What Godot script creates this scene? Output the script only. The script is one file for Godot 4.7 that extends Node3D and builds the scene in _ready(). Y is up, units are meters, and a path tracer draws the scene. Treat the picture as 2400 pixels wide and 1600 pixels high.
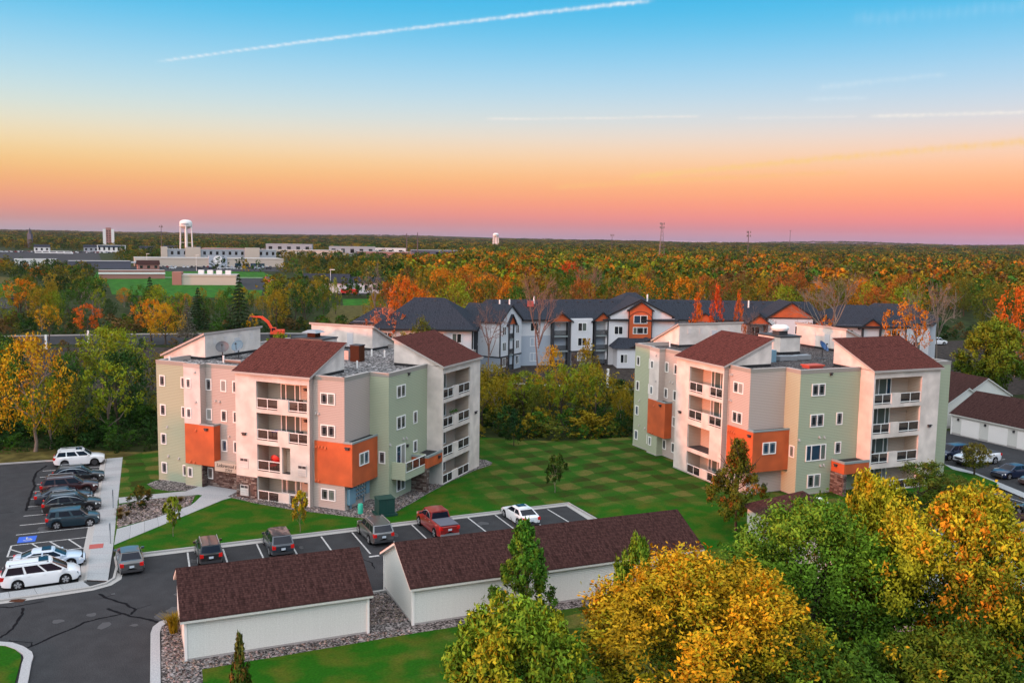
extends Node3D
# An apartment estate at dusk seen from a drone. x to the right, -z away from the camera, y up, metres.

var rng := RandomNumberGenerator.new()
var M := {}
var T := {}
var taken := {}

class MB:
	var v := PackedVector3Array()
	var n := PackedVector3Array()
	var c := PackedColorArray()
	var col := Color.WHITE
	var X := Transform3D.IDENTITY
	func tri(a: Vector3, b: Vector3, d: Vector3) -> void:  # counter-clockwise seen from outside
		a = X * a; b = X * b; d = X * d
		var m := (b - a).cross(d - a).normalized()
		v.append(a); v.append(d); v.append(b)
		n.append(m); n.append(m); n.append(m)
		c.append(col); c.append(col); c.append(col)
	func quad(a: Vector3, b: Vector3, d: Vector3, e: Vector3) -> void:
		tri(a, b, d); tri(a, d, e)
	func box(lo: Vector3, hi: Vector3) -> void:
		var a := lo; var b := Vector3(hi.x, lo.y, lo.z); var d := Vector3(hi.x, lo.y, hi.z); var e := Vector3(lo.x, lo.y, hi.z)
		var u := Vector3(0, hi.y - lo.y, 0)
		quad(a, b, d, e)
		quad(e + u, d + u, b + u, a + u)
		quad(e, d, d + u, e + u)
		quad(d, b, b + u, d + u)
		quad(b, a, a + u, b + u)
		quad(a, e, e + u, a + u)
	func cbox(at: Vector3, size: Vector3) -> void:
		box(at - size / 2, at + size / 2)
	func hexa(p: Array) -> void:  # eight corners: bottom four counter-clockwise from above, then the top four
		quad(p[3], p[2], p[1], p[0]); quad(p[4], p[5], p[6], p[7])
		for i in 4:
			var j := (i + 1) % 4
			quad(p[i], p[j], p[j + 4], p[i + 4])
	func cyl(p: Vector3, q: Vector3, r0: float, r1: float, seg := 8, capped := true) -> void:
		var d := (q - p).normalized()
		var s := d.cross(Vector3.RIGHT if absf(d.x) < 0.9 else Vector3.UP).normalized()
		var t := d.cross(s)
		for i in seg:
			var a0 := TAU * i / seg; var a1 := TAU * (i + 1) / seg
			var e0 := s * cos(a0) + t * sin(a0); var e1 := s * cos(a1) + t * sin(a1)
			var i0 := v.size()
			quad(p + e0 * r0, p + e1 * r0, q + e1 * r1, q + e0 * r1)
			var k := [e0, e1, e1, e0, e1, e0]  # order of emission a,d,b then a,e,d
			k = [e0, e1, e1, e0, e0, e1]
			for j in 6:
				n[i0 + j] = (X.basis * k[j]).normalized()
			if capped:
				tri(q, q + e0 * r1, q + e1 * r1); tri(p, p + e1 * r0, p + e0 * r0)
	func lathe(prof: Array, at: Vector3, seg := 16) -> void:  # prof: [radius, height] from the bottom up
		for i in prof.size() - 1:
			for k in seg:
				var a0 := TAU * k / seg; var a1 := TAU * (k + 1) / seg
				var f := func(j: int, an: float) -> Vector3: return at + Vector3(cos(an) * prof[j][0], prof[j][1], -sin(an) * prof[j][0])
				quad(f.call(i, a0), f.call(i, a1), f.call(i + 1, a1), f.call(i + 1, a0))
	func fan(poly: PackedVector2Array, y: float) -> void:  # flat sheet over x,z
		var ix := Geometry2D.triangulate_polygon(poly)
		for i in range(0, ix.size(), 3):
			var a := Vector3(poly[ix[i]].x, y, poly[ix[i]].y); var b := Vector3(poly[ix[i + 1]].x, y, poly[ix[i + 1]].y); var d := Vector3(poly[ix[i + 2]].x, y, poly[ix[i + 2]].y)
			if (b - a).cross(d - a).y > 0: tri(a, b, d)
			else: tri(a, d, b)
	func slab(poly: PackedVector2Array, y0: float, y1: float) -> void:
		fan(poly, y1)
		var cw := Geometry2D.is_polygon_clockwise(poly)
		for i in poly.size():
			var p := poly[i]; var q := poly[(i + 1) % poly.size()]
			if cw: var s := p; p = q; q = s
			quad(Vector3(q.x, y0, q.y), Vector3(p.x, y0, p.y), Vector3(p.x, y1, p.y), Vector3(q.x, y1, q.y))
	func smooth(deg := 40.0) -> void:
		var at := {}
		for i in v.size():
			var k := Vector3i((v[i] * 2000.0).round())
			if not at.has(k): at[k] = PackedInt32Array()
			at[k].append(i)
		var lim := cos(deg_to_rad(deg))
		var m := n.duplicate()
		for k in at:
			var g: PackedInt32Array = at[k]
			for i in g:
				var s := Vector3.ZERO
				for j in g:
					if n[j].dot(n[i]) > lim: s += n[j]
				m[i] = s.normalized()
		n = m
	func mesh() -> ArrayMesh:
		var a := []; a.resize(Mesh.ARRAY_MAX)
		a[Mesh.ARRAY_VERTEX] = v; a[Mesh.ARRAY_NORMAL] = n; a[Mesh.ARRAY_COLOR] = c
		var me := ArrayMesh.new()
		if v.size(): me.add_surface_from_arrays(Mesh.PRIMITIVE_TRIANGLES, a)
		return me

func lin(r: float, g: float, b: float) -> Color:
	return Color(r, g, b).linear_to_srgb()

func numbered(called: String) -> String:
	var k: int = taken.get(called, 0); taken[called] = k + 1
	return called if k == 0 else "%s_%03d" % [called, k]

func tag(o: Node3D, label: String, category: String, group := "", kind := "") -> Node3D:
	if label: o.set_meta("label", label)
	if category: o.set_meta("category", category)
	if group: o.set_meta("group", group)
	if kind: o.set_meta("kind", kind)
	return o

func thing(called: String, label: String, category: String, at := Vector3.ZERO, turn := 0.0, group := "") -> Node3D:
	var o := Node3D.new(); o.name = numbered(called); add_child(o)
	o.position = at; o.rotation.y = turn
	return tag(o, label, category, group)

func inst(called: String, me: Mesh, m: Material, parent: Node3D) -> MeshInstance3D:
	var o := MeshInstance3D.new(); o.mesh = me
	if m: o.material_override = m
	if parent == self: o.name = numbered(called)
	else:
		var k: String = "%d/%s" % [parent.get_instance_id(), called]
		var j: int = taken.get(k, 0); taken[k] = j + 1
		o.name = called if j == 0 else "%s_%03d" % [called, j]
	parent.add_child(o, true)
	return o

func part(called: String, b: MB, m: Material, parent: Node3D) -> MeshInstance3D:
	return inst(called, b.mesh(), m, parent)

func struct(called: String, b: MB, m: Material) -> MeshInstance3D:
	var o := part(called, b, m, self); o.set_meta("kind", "structure"); return o

func bx(lo: Vector3, hi: Vector3, X := Transform3D.IDENTITY) -> MB:
	var b := MB.new(); b.X = X; b.box(lo, hi); return b

func dup(o: Node3D, label: String, at: Vector3, turn: float, group := "") -> Node3D:
	var stem := String(o.name).rstrip("0123456789").rstrip("_")
	var c: Node3D = o.duplicate(); c.name = numbered(stem); add_child(c)
	c.position = at; c.rotation.y = turn
	c.set_meta("label", label)
	if group: c.set_meta("group", group)
	return c

func V2(a: Array) -> PackedVector2Array:
	var p := PackedVector2Array()
	for i in range(0, a.size(), 2): p.append(Vector2(a[i], a[i + 1]))
	return p

# ---------------------------------------------------------------- materials
func noise_tex(seed_: int, freq: float, lo: float, hi: float, type := FastNoiseLite.TYPE_SIMPLEX_SMOOTH, size := 512, oct := 4) -> NoiseTexture2D:
	var f := FastNoiseLite.new(); f.seed = seed_; f.noise_type = type; f.frequency = freq; f.fractal_octaves = oct
	if type == FastNoiseLite.TYPE_CELLULAR:
		f.cellular_return_type = FastNoiseLite.RETURN_CELL_VALUE; f.fractal_type = FastNoiseLite.FRACTAL_NONE
	var t := NoiseTexture2D.new(); t.width = size; t.height = size; t.seamless = true; t.noise = f
	var g := Gradient.new(); g.set_color(0, Color(lo, lo, lo)); g.set_color(1, Color(hi, hi, hi)); t.color_ramp = g
	return t

func mat(key: String, albedo: Color, rough := 0.8, tex: Texture2D = null, per_m := 1.0, bump: Texture2D = null, depth := 1.0, world := true) -> StandardMaterial3D:
	var m := StandardMaterial3D.new(); m.resource_name = key
	m.albedo_color = albedo; m.roughness = rough; m.vertex_color_use_as_albedo = true
	if tex or bump:
		m.uv1_triplanar = true; m.uv1_world_triplanar = world; m.uv1_scale = Vector3.ONE * per_m
	if tex: m.albedo_texture = tex
	if bump: m.heightmap_enabled = true; m.heightmap_texture = bump; m.heightmap_scale = depth
	if rough >= 0.84: m.metallic_specular = 0.18
	M[key] = m
	return m

func image_tex(w: int, h: int, f: Callable) -> ImageTexture:
	var im := Image.create(w, h, false, Image.FORMAT_RGB8)
	for y in h:
		for x in w: im.set_pixel(x, y, f.call(x, y))
	return ImageTexture.create_from_image(im)

func materials() -> void:
	T.fine = noise_tex(1, 0.06, 0.80, 1.0); T.coarse = noise_tex(2, 0.012, 0.87, 1.0); T.speck = noise_tex(3, 0.25, 0.62, 1.0)
	T.pebble = noise_tex(4, 0.09, 0.22, 1.0, FastNoiseLite.TYPE_CELLULAR); T.bump = noise_tex(5, 0.2, 0.0, 1.0)
	T.stain = noise_tex(7, 0.006, 0.84, 1.0, FastNoiseLite.TYPE_SIMPLEX_SMOOTH, 512, 5); T.patch = noise_tex(6, 0.02, 0.55, 1.0, FastNoiseLite.TYPE_SIMPLEX_SMOOTH, 512, 5)
	rng.seed = 11
	# shingle courses: 16 courses of tabs, tone by tab
	var tone := PackedFloat32Array()
	for i in 16 * 24: tone.append(rng.randf_range(0.62, 1.0))
	T.shingle = image_tex(384, 256, func(x: int, y: int) -> Color:
		var row := y / 16; var xx := (x + (row % 3) * 5) % 384
		var k := tone[row * 24 + xx / 16] * (0.62 if y % 16 < 2 else 1.0) * (0.8 if xx % 16 == 0 else 1.0) * rng.randf_range(0.86, 1.0)
		return Color(k, k, k))
	# lap siding: eight boards to the picture
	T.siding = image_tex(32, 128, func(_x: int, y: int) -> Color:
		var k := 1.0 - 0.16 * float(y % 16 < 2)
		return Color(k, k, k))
	T.lap = image_tex(32, 128, func(_x: int, y: int) -> Color:
		var k := 1.0 - float(y % 16) / 15.0
		k = 1.0 - k
		return Color(k, k, k))
	mat("cream", lin(0.74, 0.665, 0.61), 0.85, T.stain, 0.13, T.bump, 0.25, false)
	mat("offwhite", lin(0.70, 0.64, 0.61), 0.85, T.stain, 0.13, T.bump, 0.25, false)
	mat("taupe", lin(0.44, 0.372, 0.335), 0.85, T.siding, 0.8, T.lap, 1.2, false)
	mat("sage", lin(0.36, 0.395, 0.285), 0.85, T.siding, 0.8, T.lap, 1.2, false)
	mat("beige", lin(0.50, 0.40, 0.32), 0.85, T.siding, 0.8, T.lap, 1.2, false)
	mat("orange", lin(0.56, 0.105, 0.025), 0.75, T.stain, 0.13, T.bump, 0.2, false)
	mat("grey_trim", lin(0.30, 0.345, 0.345), 0.6, T.fine, 0.5)
	mat("pale_cap", lin(0.46, 0.42, 0.39), 0.6, T.fine, 0.5)
	mat("white", lin(0.78, 0.77, 0.75), 0.5)
	mat("white_paint", lin(0.74, 0.74, 0.74), 0.8, T.patch, 0.6)
	mat("black", lin(0.012, 0.012, 0.014), 0.8)
	mat("dark", lin(0.03, 0.03, 0.034), 0.6)
	mat("rubber", lin(0.014, 0.014, 0.015), 0.85)
	mat("metal", lin(0.45, 0.46, 0.48), 0.35).metallic = 0.7
	mat("galvanised", lin(0.42, 0.45, 0.48), 0.45, T.fine, 0.6).metallic = 0.5
	mat("rust", lin(0.12, 0.045, 0.025), 0.85, T.patch, 1.2)
	mat("shingle_red", lin(0.165, 0.054, 0.044), 0.95, T.shingle, 0.42, null, 1.0, false)
	mat("shingle_brown", lin(0.088, 0.042, 0.038), 0.95, T.shingle, 0.42, null, 1.0, false)
	mat("shingle_grey", lin(0.060, 0.070, 0.092), 0.95, T.shingle, 0.42, null, 1.0, false)
	mat("roof_gravel", lin(0.42, 0.40, 0.40), 0.95, T.pebble, 0.13, T.pebble, 5.0)
	mat("roof_tar", lin(0.21, 0.19, 0.19), 0.95, T.pebble, 0.2, T.pebble, 3.0)
	mat("asphalt", lin(0.078, 0.080, 0.086), 0.92, T.coarse, 0.09, T.bump, 0.6)
	M.asphalt.detail_enabled = true; M.asphalt.detail_albedo = T.speck; M.asphalt.detail_blend_mode = BaseMaterial3D.BLEND_MODE_MUL
	M.asphalt.uv2_triplanar = true; M.asphalt.uv2_world_triplanar = true; M.asphalt.uv2_scale = Vector3.ONE * 0.8
	mat("oil", lin(0.048, 0.048, 0.052), 0.8); mat("seal", lin(0.008, 0.008, 0.010), 0.9)
	mat("concrete", lin(0.43, 0.445, 0.46), 0.9, T.fine, 0.25, T.bump, 0.3)
	mat("kerb", lin(0.46, 0.445, 0.43), 0.9, T.fine, 0.3, T.bump, 0.3)
	mat("gravel", lin(0.36, 0.32, 0.31), 0.95, T.pebble, 0.2, T.pebble, 5.0)
	mat("rockbed", lin(0.42, 0.35, 0.33), 0.95, T.pebble, 0.16, T.pebble, 5.0)
	mat("earth", lin(0.045, 0.062, 0.018), 0.95, T.patch, 0.02)
	mat("dirt", lin(0.075, 0.062, 0.055), 0.95, T.patch, 0.08, T.bump, 4.0)
	mat("dry_grass", lin(0.14, 0.12, 0.035), 0.95, T.patch, 0.05)
	mat("field", lin(0.045, 0.19, 0.018), 0.95, T.patch, 0.02)
	mat("siding_shadow", lin(0.30, 0.31, 0.30), 0.8); mat("siding_white", lin(0.74, 0.75, 0.71), 0.6, T.fine, 0.4)  # the darker backing paints the shade under each lap
	mat("stucco_white", lin(0.78, 0.78, 0.80), 0.8, T.fine, 0.3)
	mat("lightgrey_wall", lin(0.40, 0.44, 0.50), 0.8, T.siding, 0.8, null, 1.0, false)
	mat("stone_a", lin(0.21, 0.145, 0.125), 0.9, T.patch, 1.6, T.bump, 1.5)
	mat("stone_b", lin(0.33, 0.25, 0.22), 0.9, T.patch, 1.6, T.bump, 1.5)
	mat("stone_c", lin(0.13, 0.085, 0.075), 0.9, T.patch, 1.6, T.bump, 1.5)
	mat("stone_d", lin(0.42, 0.36, 0.32), 0.9, T.patch, 1.6, T.bump, 1.5)
	mat("mortar", lin(0.10, 0.075, 0.068), 0.95)
	mat("red", lin(0.75, 0.03, 0.02), 0.5)
	mat("blue_sign", lin(0.015, 0.09, 0.50), 0.7)
	mat("brick_red", lin(0.35, 0.07, 0.06), 0.8)
	mat("green_box", lin(0.008, 0.055, 0.045), 0.5, T.fine, 0.7)
	mat("green_post", lin(0.03, 0.42, 0.28), 0.5)
	mat("meter_blue", lin(0.20, 0.36, 0.46), 0.5, T.fine, 0.7)
	mat("grey_fascia", lin(0.36, 0.33, 0.29), 0.8, T.fine, 0.4); mat("lightgrey_bar", lin(0.34, 0.35, 0.36), 0.6); mat("grey_door", lin(0.50, 0.50, 0.52), 0.6)
	mat("dish_grey", lin(0.10, 0.10, 0.11), 0.6); mat("dish_pale", lin(0.16, 0.22, 0.27), 0.6); mat("dish_blue", lin(0.02, 0.07, 0.20), 0.35); mat("red_lid", lin(0.45, 0.06, 0.03), 0.6)
	mat("beige_far", lin(0.52, 0.44, 0.37), 0.85); mat("lightgrey_far", lin(0.33, 0.35, 0.38), 0.85); mat("brick_far", lin(0.34, 0.17, 0.14), 0.85); mat("white_far", lin(0.72, 0.70, 0.68), 0.7); mat("slate_far", lin(0.09, 0.095, 0.125), 0.8); mat("mast_grey", lin(0.20, 0.15, 0.15), 0.7)
	mat("digger", lin(0.78, 0.07, 0.02), 0.5)
	mat("bark", lin(0.12, 0.095, 0.075), 0.95, T.patch, 1.0, T.bump, 3.0)
	mat("pale_bark", lin(0.36, 0.30, 0.25), 0.95, T.patch, 1.0, T.bump, 3.0)
	mat("brown_bark", lin(0.20, 0.125, 0.10), 0.95)
	var g := mat("glass_dark", lin(0.016, 0.019, 0.022), 0.06); g.metallic_specular = 0.6
	g = mat("glass_curtain", lin(0.10, 0.125, 0.11), 0.12); g.metallic_specular = 0.6
	g = mat("glass_blind", lin(0.26, 0.26, 0.24), 0.15); g = mat("glass_blue", lin(0.02, 0.05, 0.085), 0.06); g.metallic_specular = 0.7
	g = mat("glass_car", lin(0.008, 0.011, 0.020), 0.05); g.metallic_specular = 0.34
	g = mat("rail_glass", Color(0.10, 0.11, 0.12, 0.45), 0.5); g.transparency = BaseMaterial3D.TRANSPARENCY_ALPHA
	g = mat("lamp_white", lin(0.8, 0.8, 0.78), 0.2); g = mat("lamp_red", lin(0.55, 0.012, 0.01), 0.2)

func leaf_mat(key: String, r: float, g: float, b: float) -> StandardMaterial3D:
	var m := mat("leaf_" + key, lin(r, g, b), 0.75)
	m.backlight_enabled = true; m.backlight = Color(0.30, 0.30, 0.30); m.metallic_specular = 0.2
	return m

# ---------------------------------------------------------------- light, sky, camera
const SUN := Vector3(-0.905, 0.075, 0.425)

func sky_image() -> Image:
	var stops := [[0.0, 166, 146, 166], [0.7, 200, 140, 146], [1.3, 230, 144, 136], [2.1, 247, 158, 128], [3.1, 252, 178, 126], [4.0, 252, 197, 140], [5.0, 249, 213, 174], [6.0, 239, 222, 205], [7.3, 212, 224, 227], [9.0, 182, 218, 238], [10.8, 145, 207, 240], [12.4, 105, 196, 238], [14.0, 66, 186, 234], [19.0, 62, 172, 226], [90.0, 62, 172, 226]]
	var w := 256; var h := 1024
	var im := Image.create(w + 16, h, false, Image.FORMAT_RGBAF)
	var sa := atan2(SUN.x, -SUN.z)
	var lut := []  # the colour by elevation, in tenths of a degree, smoothed
	for q in 901:
		var e := q * 0.1; var k := 0
		while k < stops.size() - 2 and stops[k + 1][0] < e: k += 1
		var f := clampf((e - stops[k][0]) / (stops[k + 1][0] - stops[k][0]), 0, 1)
		var a: Array = stops[k]; var b: Array = stops[k + 1]
		lut.append(Vector3(lerpf(a[1], b[1], f), lerpf(a[2], b[2], f), lerpf(a[3], b[3], f)))
	for y in h:
		var e := maxf(90.0 - (y + 0.5) * 180.0 / h, 0.0)
		var sum := Vector3.ZERO; var ws := 0.0; var rad := clampf(e * 0.25, 0.15, 2.2)
		for q in 13:
			var o := (q - 6) / 6.0; var g := exp(-o * o * 2.0); sum += lut[clampi(int((e + o * rad) * 10.0), 0, 900)] * g; ws += g
		sum /= ws * 255.0
		var base := Color(sum.x, sum.y, sum.z).srgb_to_linear()
		for x in w + 16:
			# Godot's panorama: the first column looks along -z, columns run towards +x
			var az := wrapf((x - 7.5) / w * TAU, -PI, PI)
			var c := base
			var left := clampf(-az / 0.6, -1, 1) * exp(-e * e / 60.0)  # the pink belt is yellower towards the left
			var s := left * (0.5 + 0.5 * cos(az))
			c.r *= 1.0 - 0.10 * s; c.g *= 1.0 + 0.10 * s; c.b *= 1.0 - 0.06 * s
			var d := cos(az - sa) * 0.5 + 0.5
			# added fill: high sky brightened, most behind the camera; low sunward afterglow strengthened too
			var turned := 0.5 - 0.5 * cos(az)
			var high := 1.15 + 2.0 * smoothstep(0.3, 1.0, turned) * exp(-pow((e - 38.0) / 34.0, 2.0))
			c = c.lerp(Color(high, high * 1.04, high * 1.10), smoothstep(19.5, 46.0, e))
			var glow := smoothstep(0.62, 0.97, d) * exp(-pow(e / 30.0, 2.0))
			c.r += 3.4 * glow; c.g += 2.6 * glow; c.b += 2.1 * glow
			im.set_pixel(x, y, c)
	im.resize(4352, 2048, Image.INTERPOLATE_CUBIC)
	im = im.get_region(Rect2i(128, 0, 4096, 2048))
	# condensation trails and thin streaks: [azimuth, elevation] to [azimuth, elevation], half width in degrees, strength, tint
	var nz := FastNoiseLite.new(); nz.seed = 5; nz.frequency = 0.05; nz.fractal_octaves = 4
	for s in TRAILS:
		var steps: int = int(absf(s[2] - s[0]) * 4096.0 / 360.0 * 1.2) + 2
		for i in steps:
			var t := float(i) / (steps - 1)
			var az: float = lerpf(s[0], s[2], t); var el: float = lerpf(s[1], s[3], t) + s[8] * t * (1.0 - t)
			var hw: float = lerpf(s[4], s[5], t)
			var px := az / 360.0 * 4096.0; var py := (90.0 - el) / 180.0 * 2048.0
			var cols: Color = s[7]
			var sp := hw * 2048.0 / 180.0
			py += nz.get_noise_2d(i * 2.5, s[0] * 10.0) * sp * 0.7
			var amp: float = s[6] * smoothstep(0.0, 0.06, t) * smoothstep(1.0, 0.94 if s[4] < 0.2 else 0.6, t) * (0.75 + 0.5 * nz.get_noise_2d(i * 0.9, 77.0))
			for dy in range(-int(sp * 3) - 1, int(sp * 3) + 2):
				var yy := int(round(py)) + dy
				var g := exp(-pow((yy - py) / sp, 2.0)) * amp
				if g < 0.003: continue
				var xx := posmod(int(px), 4096)
				im.set_pixel(xx, yy, im.get_pixel(xx, yy).lerp(cols, clampf(g, 0, 1)))
	return im

const TRAILS := [
	[-21.26, 9.52, 8.4, 14.02, 0.035, 0.085, 0.95, Color(0.93, 0.95, 0.98), 2.1],
	[-2.2, 7.25, 11.4, 7.51, 0.05, 0.04, 0.55, Color(1.0, 0.90, 0.82), 0.0],
	[20.3, 7.28, 36.0, 6.95, 0.07, 0.07, 0.6, Color(1.0, 0.93, 0.84), 0.3],
	[13.0, 7.35, 20.0, 7.3, 0.05, 0.05, 0.3, Color(1.0, 0.92, 0.86), 0.0],
	[17.5, 8.95, 24.5, 9.4, 0.14, 0.10, 0.2, Color(0.85, 0.92, 0.96), 0.0],
	[17.0, 8.3, 20.5, 8.3, 0.10, 0.08, 0.2, Color(0.85, 0.92, 0.96), 0.0],
	[6.5, 3.85, 34.0, 5.95, 0.14, 0.18, 0.75, Color(0.96, 0.62, 0.24), 0.9],
	[2.0, 3.25, 20.0, 4.2, 0.13, 0.13, 0.6, Color(0.97, 0.55, 0.22), 0.3],
	[19.0, 12.5, 34.0, 12.6, 0.3, 0.3, 0.18, Color(0.45, 0.72, 0.92), 0.0],
]

func set_stage() -> void:
	var cam := Camera3D.new(); cam.name = "camera"
	var p := 0.1097; var r := 0.0158
	var fwd := Vector3(0, -sin(p), -cos(p)); var up := Vector3(0, cos(p), -sin(p)); var rt := Vector3.RIGHT
	var r2 := rt * cos(r) + up * sin(r); var u2 := up * cos(r) - rt * sin(r)
	cam.transform = Transform3D(Basis(r2, u2, -fwd), Vector3(0, 25, 0))
	cam.fov = rad_to_deg(2.0 * atan(800.0 / 2167.1)); cam.near = 0.5; cam.far = 20000
	add_child(cam); cam.current = true
	var we := WorldEnvironment.new(); we.name = "environment"
	var e := Environment.new(); e.background_mode = Environment.BG_SKY
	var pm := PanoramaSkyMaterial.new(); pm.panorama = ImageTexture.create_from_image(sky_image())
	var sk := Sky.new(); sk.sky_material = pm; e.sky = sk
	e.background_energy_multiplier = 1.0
	e.tonemap_mode = Environment.TONE_MAPPER_LINEAR; e.tonemap_exposure = 1.0
	e.sdfgi_enabled = true; e.ssao_enabled = true; e.ssil_enabled = true
	e.fog_enabled = true; e.fog_density = 0.000016; e.fog_light_color = Color(0.80, 0.78, 0.86)
	we.environment = e; add_child(we)
	var sun := DirectionalLight3D.new(); sun.name = "sun"; add_child(sun)
	sun.look_at_from_position(SUN * 100.0, Vector3.ZERO)
	sun.light_color = Color(1.0, 0.50, 0.30); sun.light_energy = 1.2; sun.light_angular_distance = 3.0; sun.shadow_enabled = true

# ---------------------------------------------------------------- the setting
func rise(x: float, z: float) -> float:
	return 0.50 * smoothstep(3.0, 17.0, x) * smoothstep(-76.0, -84.0, z) * smoothstep(-135.0, -118.0, z)

func sheet(poly: PackedVector2Array, y: float, step: float, b := MB.new()) -> MB:  # a sheet that follows the rise of the ground
	var lo := poly[0]; var hi := poly[0]
	for p in poly: lo = lo.min(p); hi = hi.max(p)
	var gx := lo.x
	while gx < hi.x:
		var gz := lo.y
		while gz < hi.y:
			var cell := PackedVector2Array([Vector2(gx, gz), Vector2(gx + step, gz), Vector2(gx + step, gz + step), Vector2(gx, gz + step)])
			for pc in Geometry2D.intersect_polygons(poly, cell):
				var ix := Geometry2D.triangulate_polygon(pc)
				for i in range(0, ix.size(), 3):
					var q := []
					for j in 3:
						var w: Vector2 = pc[ix[i + j]]
						q.append(Vector3(w.x, y + rise(w.x, w.y), w.y))
					if (q[1] - q[0]).cross(q[2] - q[0]).y > 0: b.tri(q[0], q[1], q[2])
					else: b.tri(q[0], q[2], q[1])
			gz += step
		gx += step
	return b

func ribbon(pts: PackedVector2Array, off0: float, off1: float, y0: float, y1: float, b := MB.new()) -> MB:  # a strip along a line, off to its right
	var nn := PackedVector2Array()
	for i in pts.size():
		var d := Vector2.ZERO
		if i > 0: d += (pts[i] - pts[i - 1]).normalized()
		if i < pts.size() - 1: d += (pts[i + 1] - pts[i]).normalized()
		d = d.normalized(); nn.append(Vector2(-d.y, d.x))
	for i in pts.size() - 1:
		var q := []
		for w in [pts[i] + nn[i] * off0, pts[i + 1] + nn[i + 1] * off0, pts[i + 1] + nn[i + 1] * off1, pts[i] + nn[i] * off1]:
			q.append(Vector3(w.x, y0, w.y))
		if (q[1] - q[0]).cross(q[2] - q[0]).y < 0: q.reverse()
		for k in 4: q.append(q[k] + Vector3(0, y1 - y0, 0))
		b.hexa(q)
	return b

func paint(a: Vector2, c: Vector2, w: float, y: float, b := MB.new()) -> MB:
	var d := (c - a).normalized(); var s := Vector2(-d.y, d.x) * w / 2
	var q := [a - s, c - s, c + s, a + s]
	var p := []
	for k in q: p.append(Vector3(k.x, y, k.y))
	if (p[1] - p[0]).cross(p[2] - p[0]).y < 0: p.reverse()
	b.quad(p[0], p[1], p[2], p[3])
	return b

func slabs(called: String, left: PackedVector2Array, right: PackedVector2Array, y0: float, y1: float, each: float) -> void:
	var o := Node3D.new(); o.name = numbered(called); add_child(o); o.set_meta("kind", "structure")
	var cl := Curve2D.new(); var cr := Curve2D.new()
	for p in left: cl.add_point(p)
	for p in right: cr.add_point(p)
	var k := maxi(1, int(round((cl.get_baked_length() + cr.get_baked_length()) / 2 / each)))
	for i in k:
		var f0 := (i + 0.008) / k; var f1 := (i + 0.992) / k
		var q := [cl.sample_baked(f0 * cl.get_baked_length()), cl.sample_baked(f1 * cl.get_baked_length()), cr.sample_baked(f1 * cr.get_baked_length()), cr.sample_baked(f0 * cr.get_baked_length())]
		var b := MB.new(); var s := rng.randf_range(0.9, 1.05); b.col = Color(s, s, s)
		var p := []
		for w in q: p.append(Vector3(w.x, y0, w.y))
		if (p[1] - p[0]).cross(p[2] - p[0]).y < 0: p.reverse()
		for j in 4: p.append(p[j] + Vector3(0, y1 - y0, 0))
		b.hexa(p)
		part("concrete_slab", b, M.concrete, o)
	# the bed that shows in the joints
	var poly := left.duplicate(); var rr := right.duplicate(); rr.reverse(); poly.append_array(rr)
	var bb := MB.new(); bb.slab(poly, y0 - 0.01, y1 - 0.025)
	part("joint_bed", bb, M.dirt, o)

func lawn_texture() -> ImageTexture:
	# 64 m to the side: mown diamonds between the buildings, dry patches, fine grain
	var f := FastNoiseLite.new(); f.seed = 21; f.frequency = 0.03; f.fractal_octaves = 4
	var g := FastNoiseLite.new(); g.seed = 22; g.frequency = 0.35; g.fractal_octaves = 2
	var im := Image.create(1024, 1024, false, Image.FORMAT_RGB8)
	var u := Vector2(0.90, -0.437); var v := Vector2(0.437, 0.90)
	for y in 1024:
		for x in 1024:
			var w := Vector2(x, y) / 16.0; var wx := w.x - 32.0; var wz := w.y - 128.0 if w.y > 32 else w.y - 64.0
			wz = w.y - 128.0
			var n := f.get_noise_2d(x * 0.7, y * 0.7); var m := g.get_noise_2d(x, y)
			var dry := clampf(0.25 + n * 1.3, 0, 1)
			var c := Vector3(0.016, 0.098, 0.004).lerp(Vector3(0.105, 0.100, 0.012), dry * 0.7)
			var inn := smoothstep(-8.0, 2.0, wx) * smoothstep(-83.0, -88.0, wz)
			if inn > 0:
				var p := Vector2(wx, wz) + Vector2(f.get_noise_2d(x * 0.5 + 400.0, y * 0.5), f.get_noise_2d(x * 0.5, y * 0.5 + 700.0)) * 0.5; var a := sin(p.dot(u) * 1.55); var b := sin(p.dot(v) * 1.55)
				var k := clampf(a * 4.0, -1, 1) * 0.5 + clampf(b * 4.0, -1, 1) * 0.5
				c = c.lerp(Vector3(0.135, 0.120, 0.030) if k > 0.3 else (Vector3(0.032, 0.040, 0.006) if k < -0.3 else Vector3(0.040, 0.085, 0.010)), inn * clampf(0.66 + 0.8 * n, 0.12, 0.9))
			c *= 0.82 * (1.0 + 0.4 * m)
			im.set_pixel(x, y, Color(c.x, c.y, c.z).linear_to_srgb())
	return ImageTexture.create_from_image(im)

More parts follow.
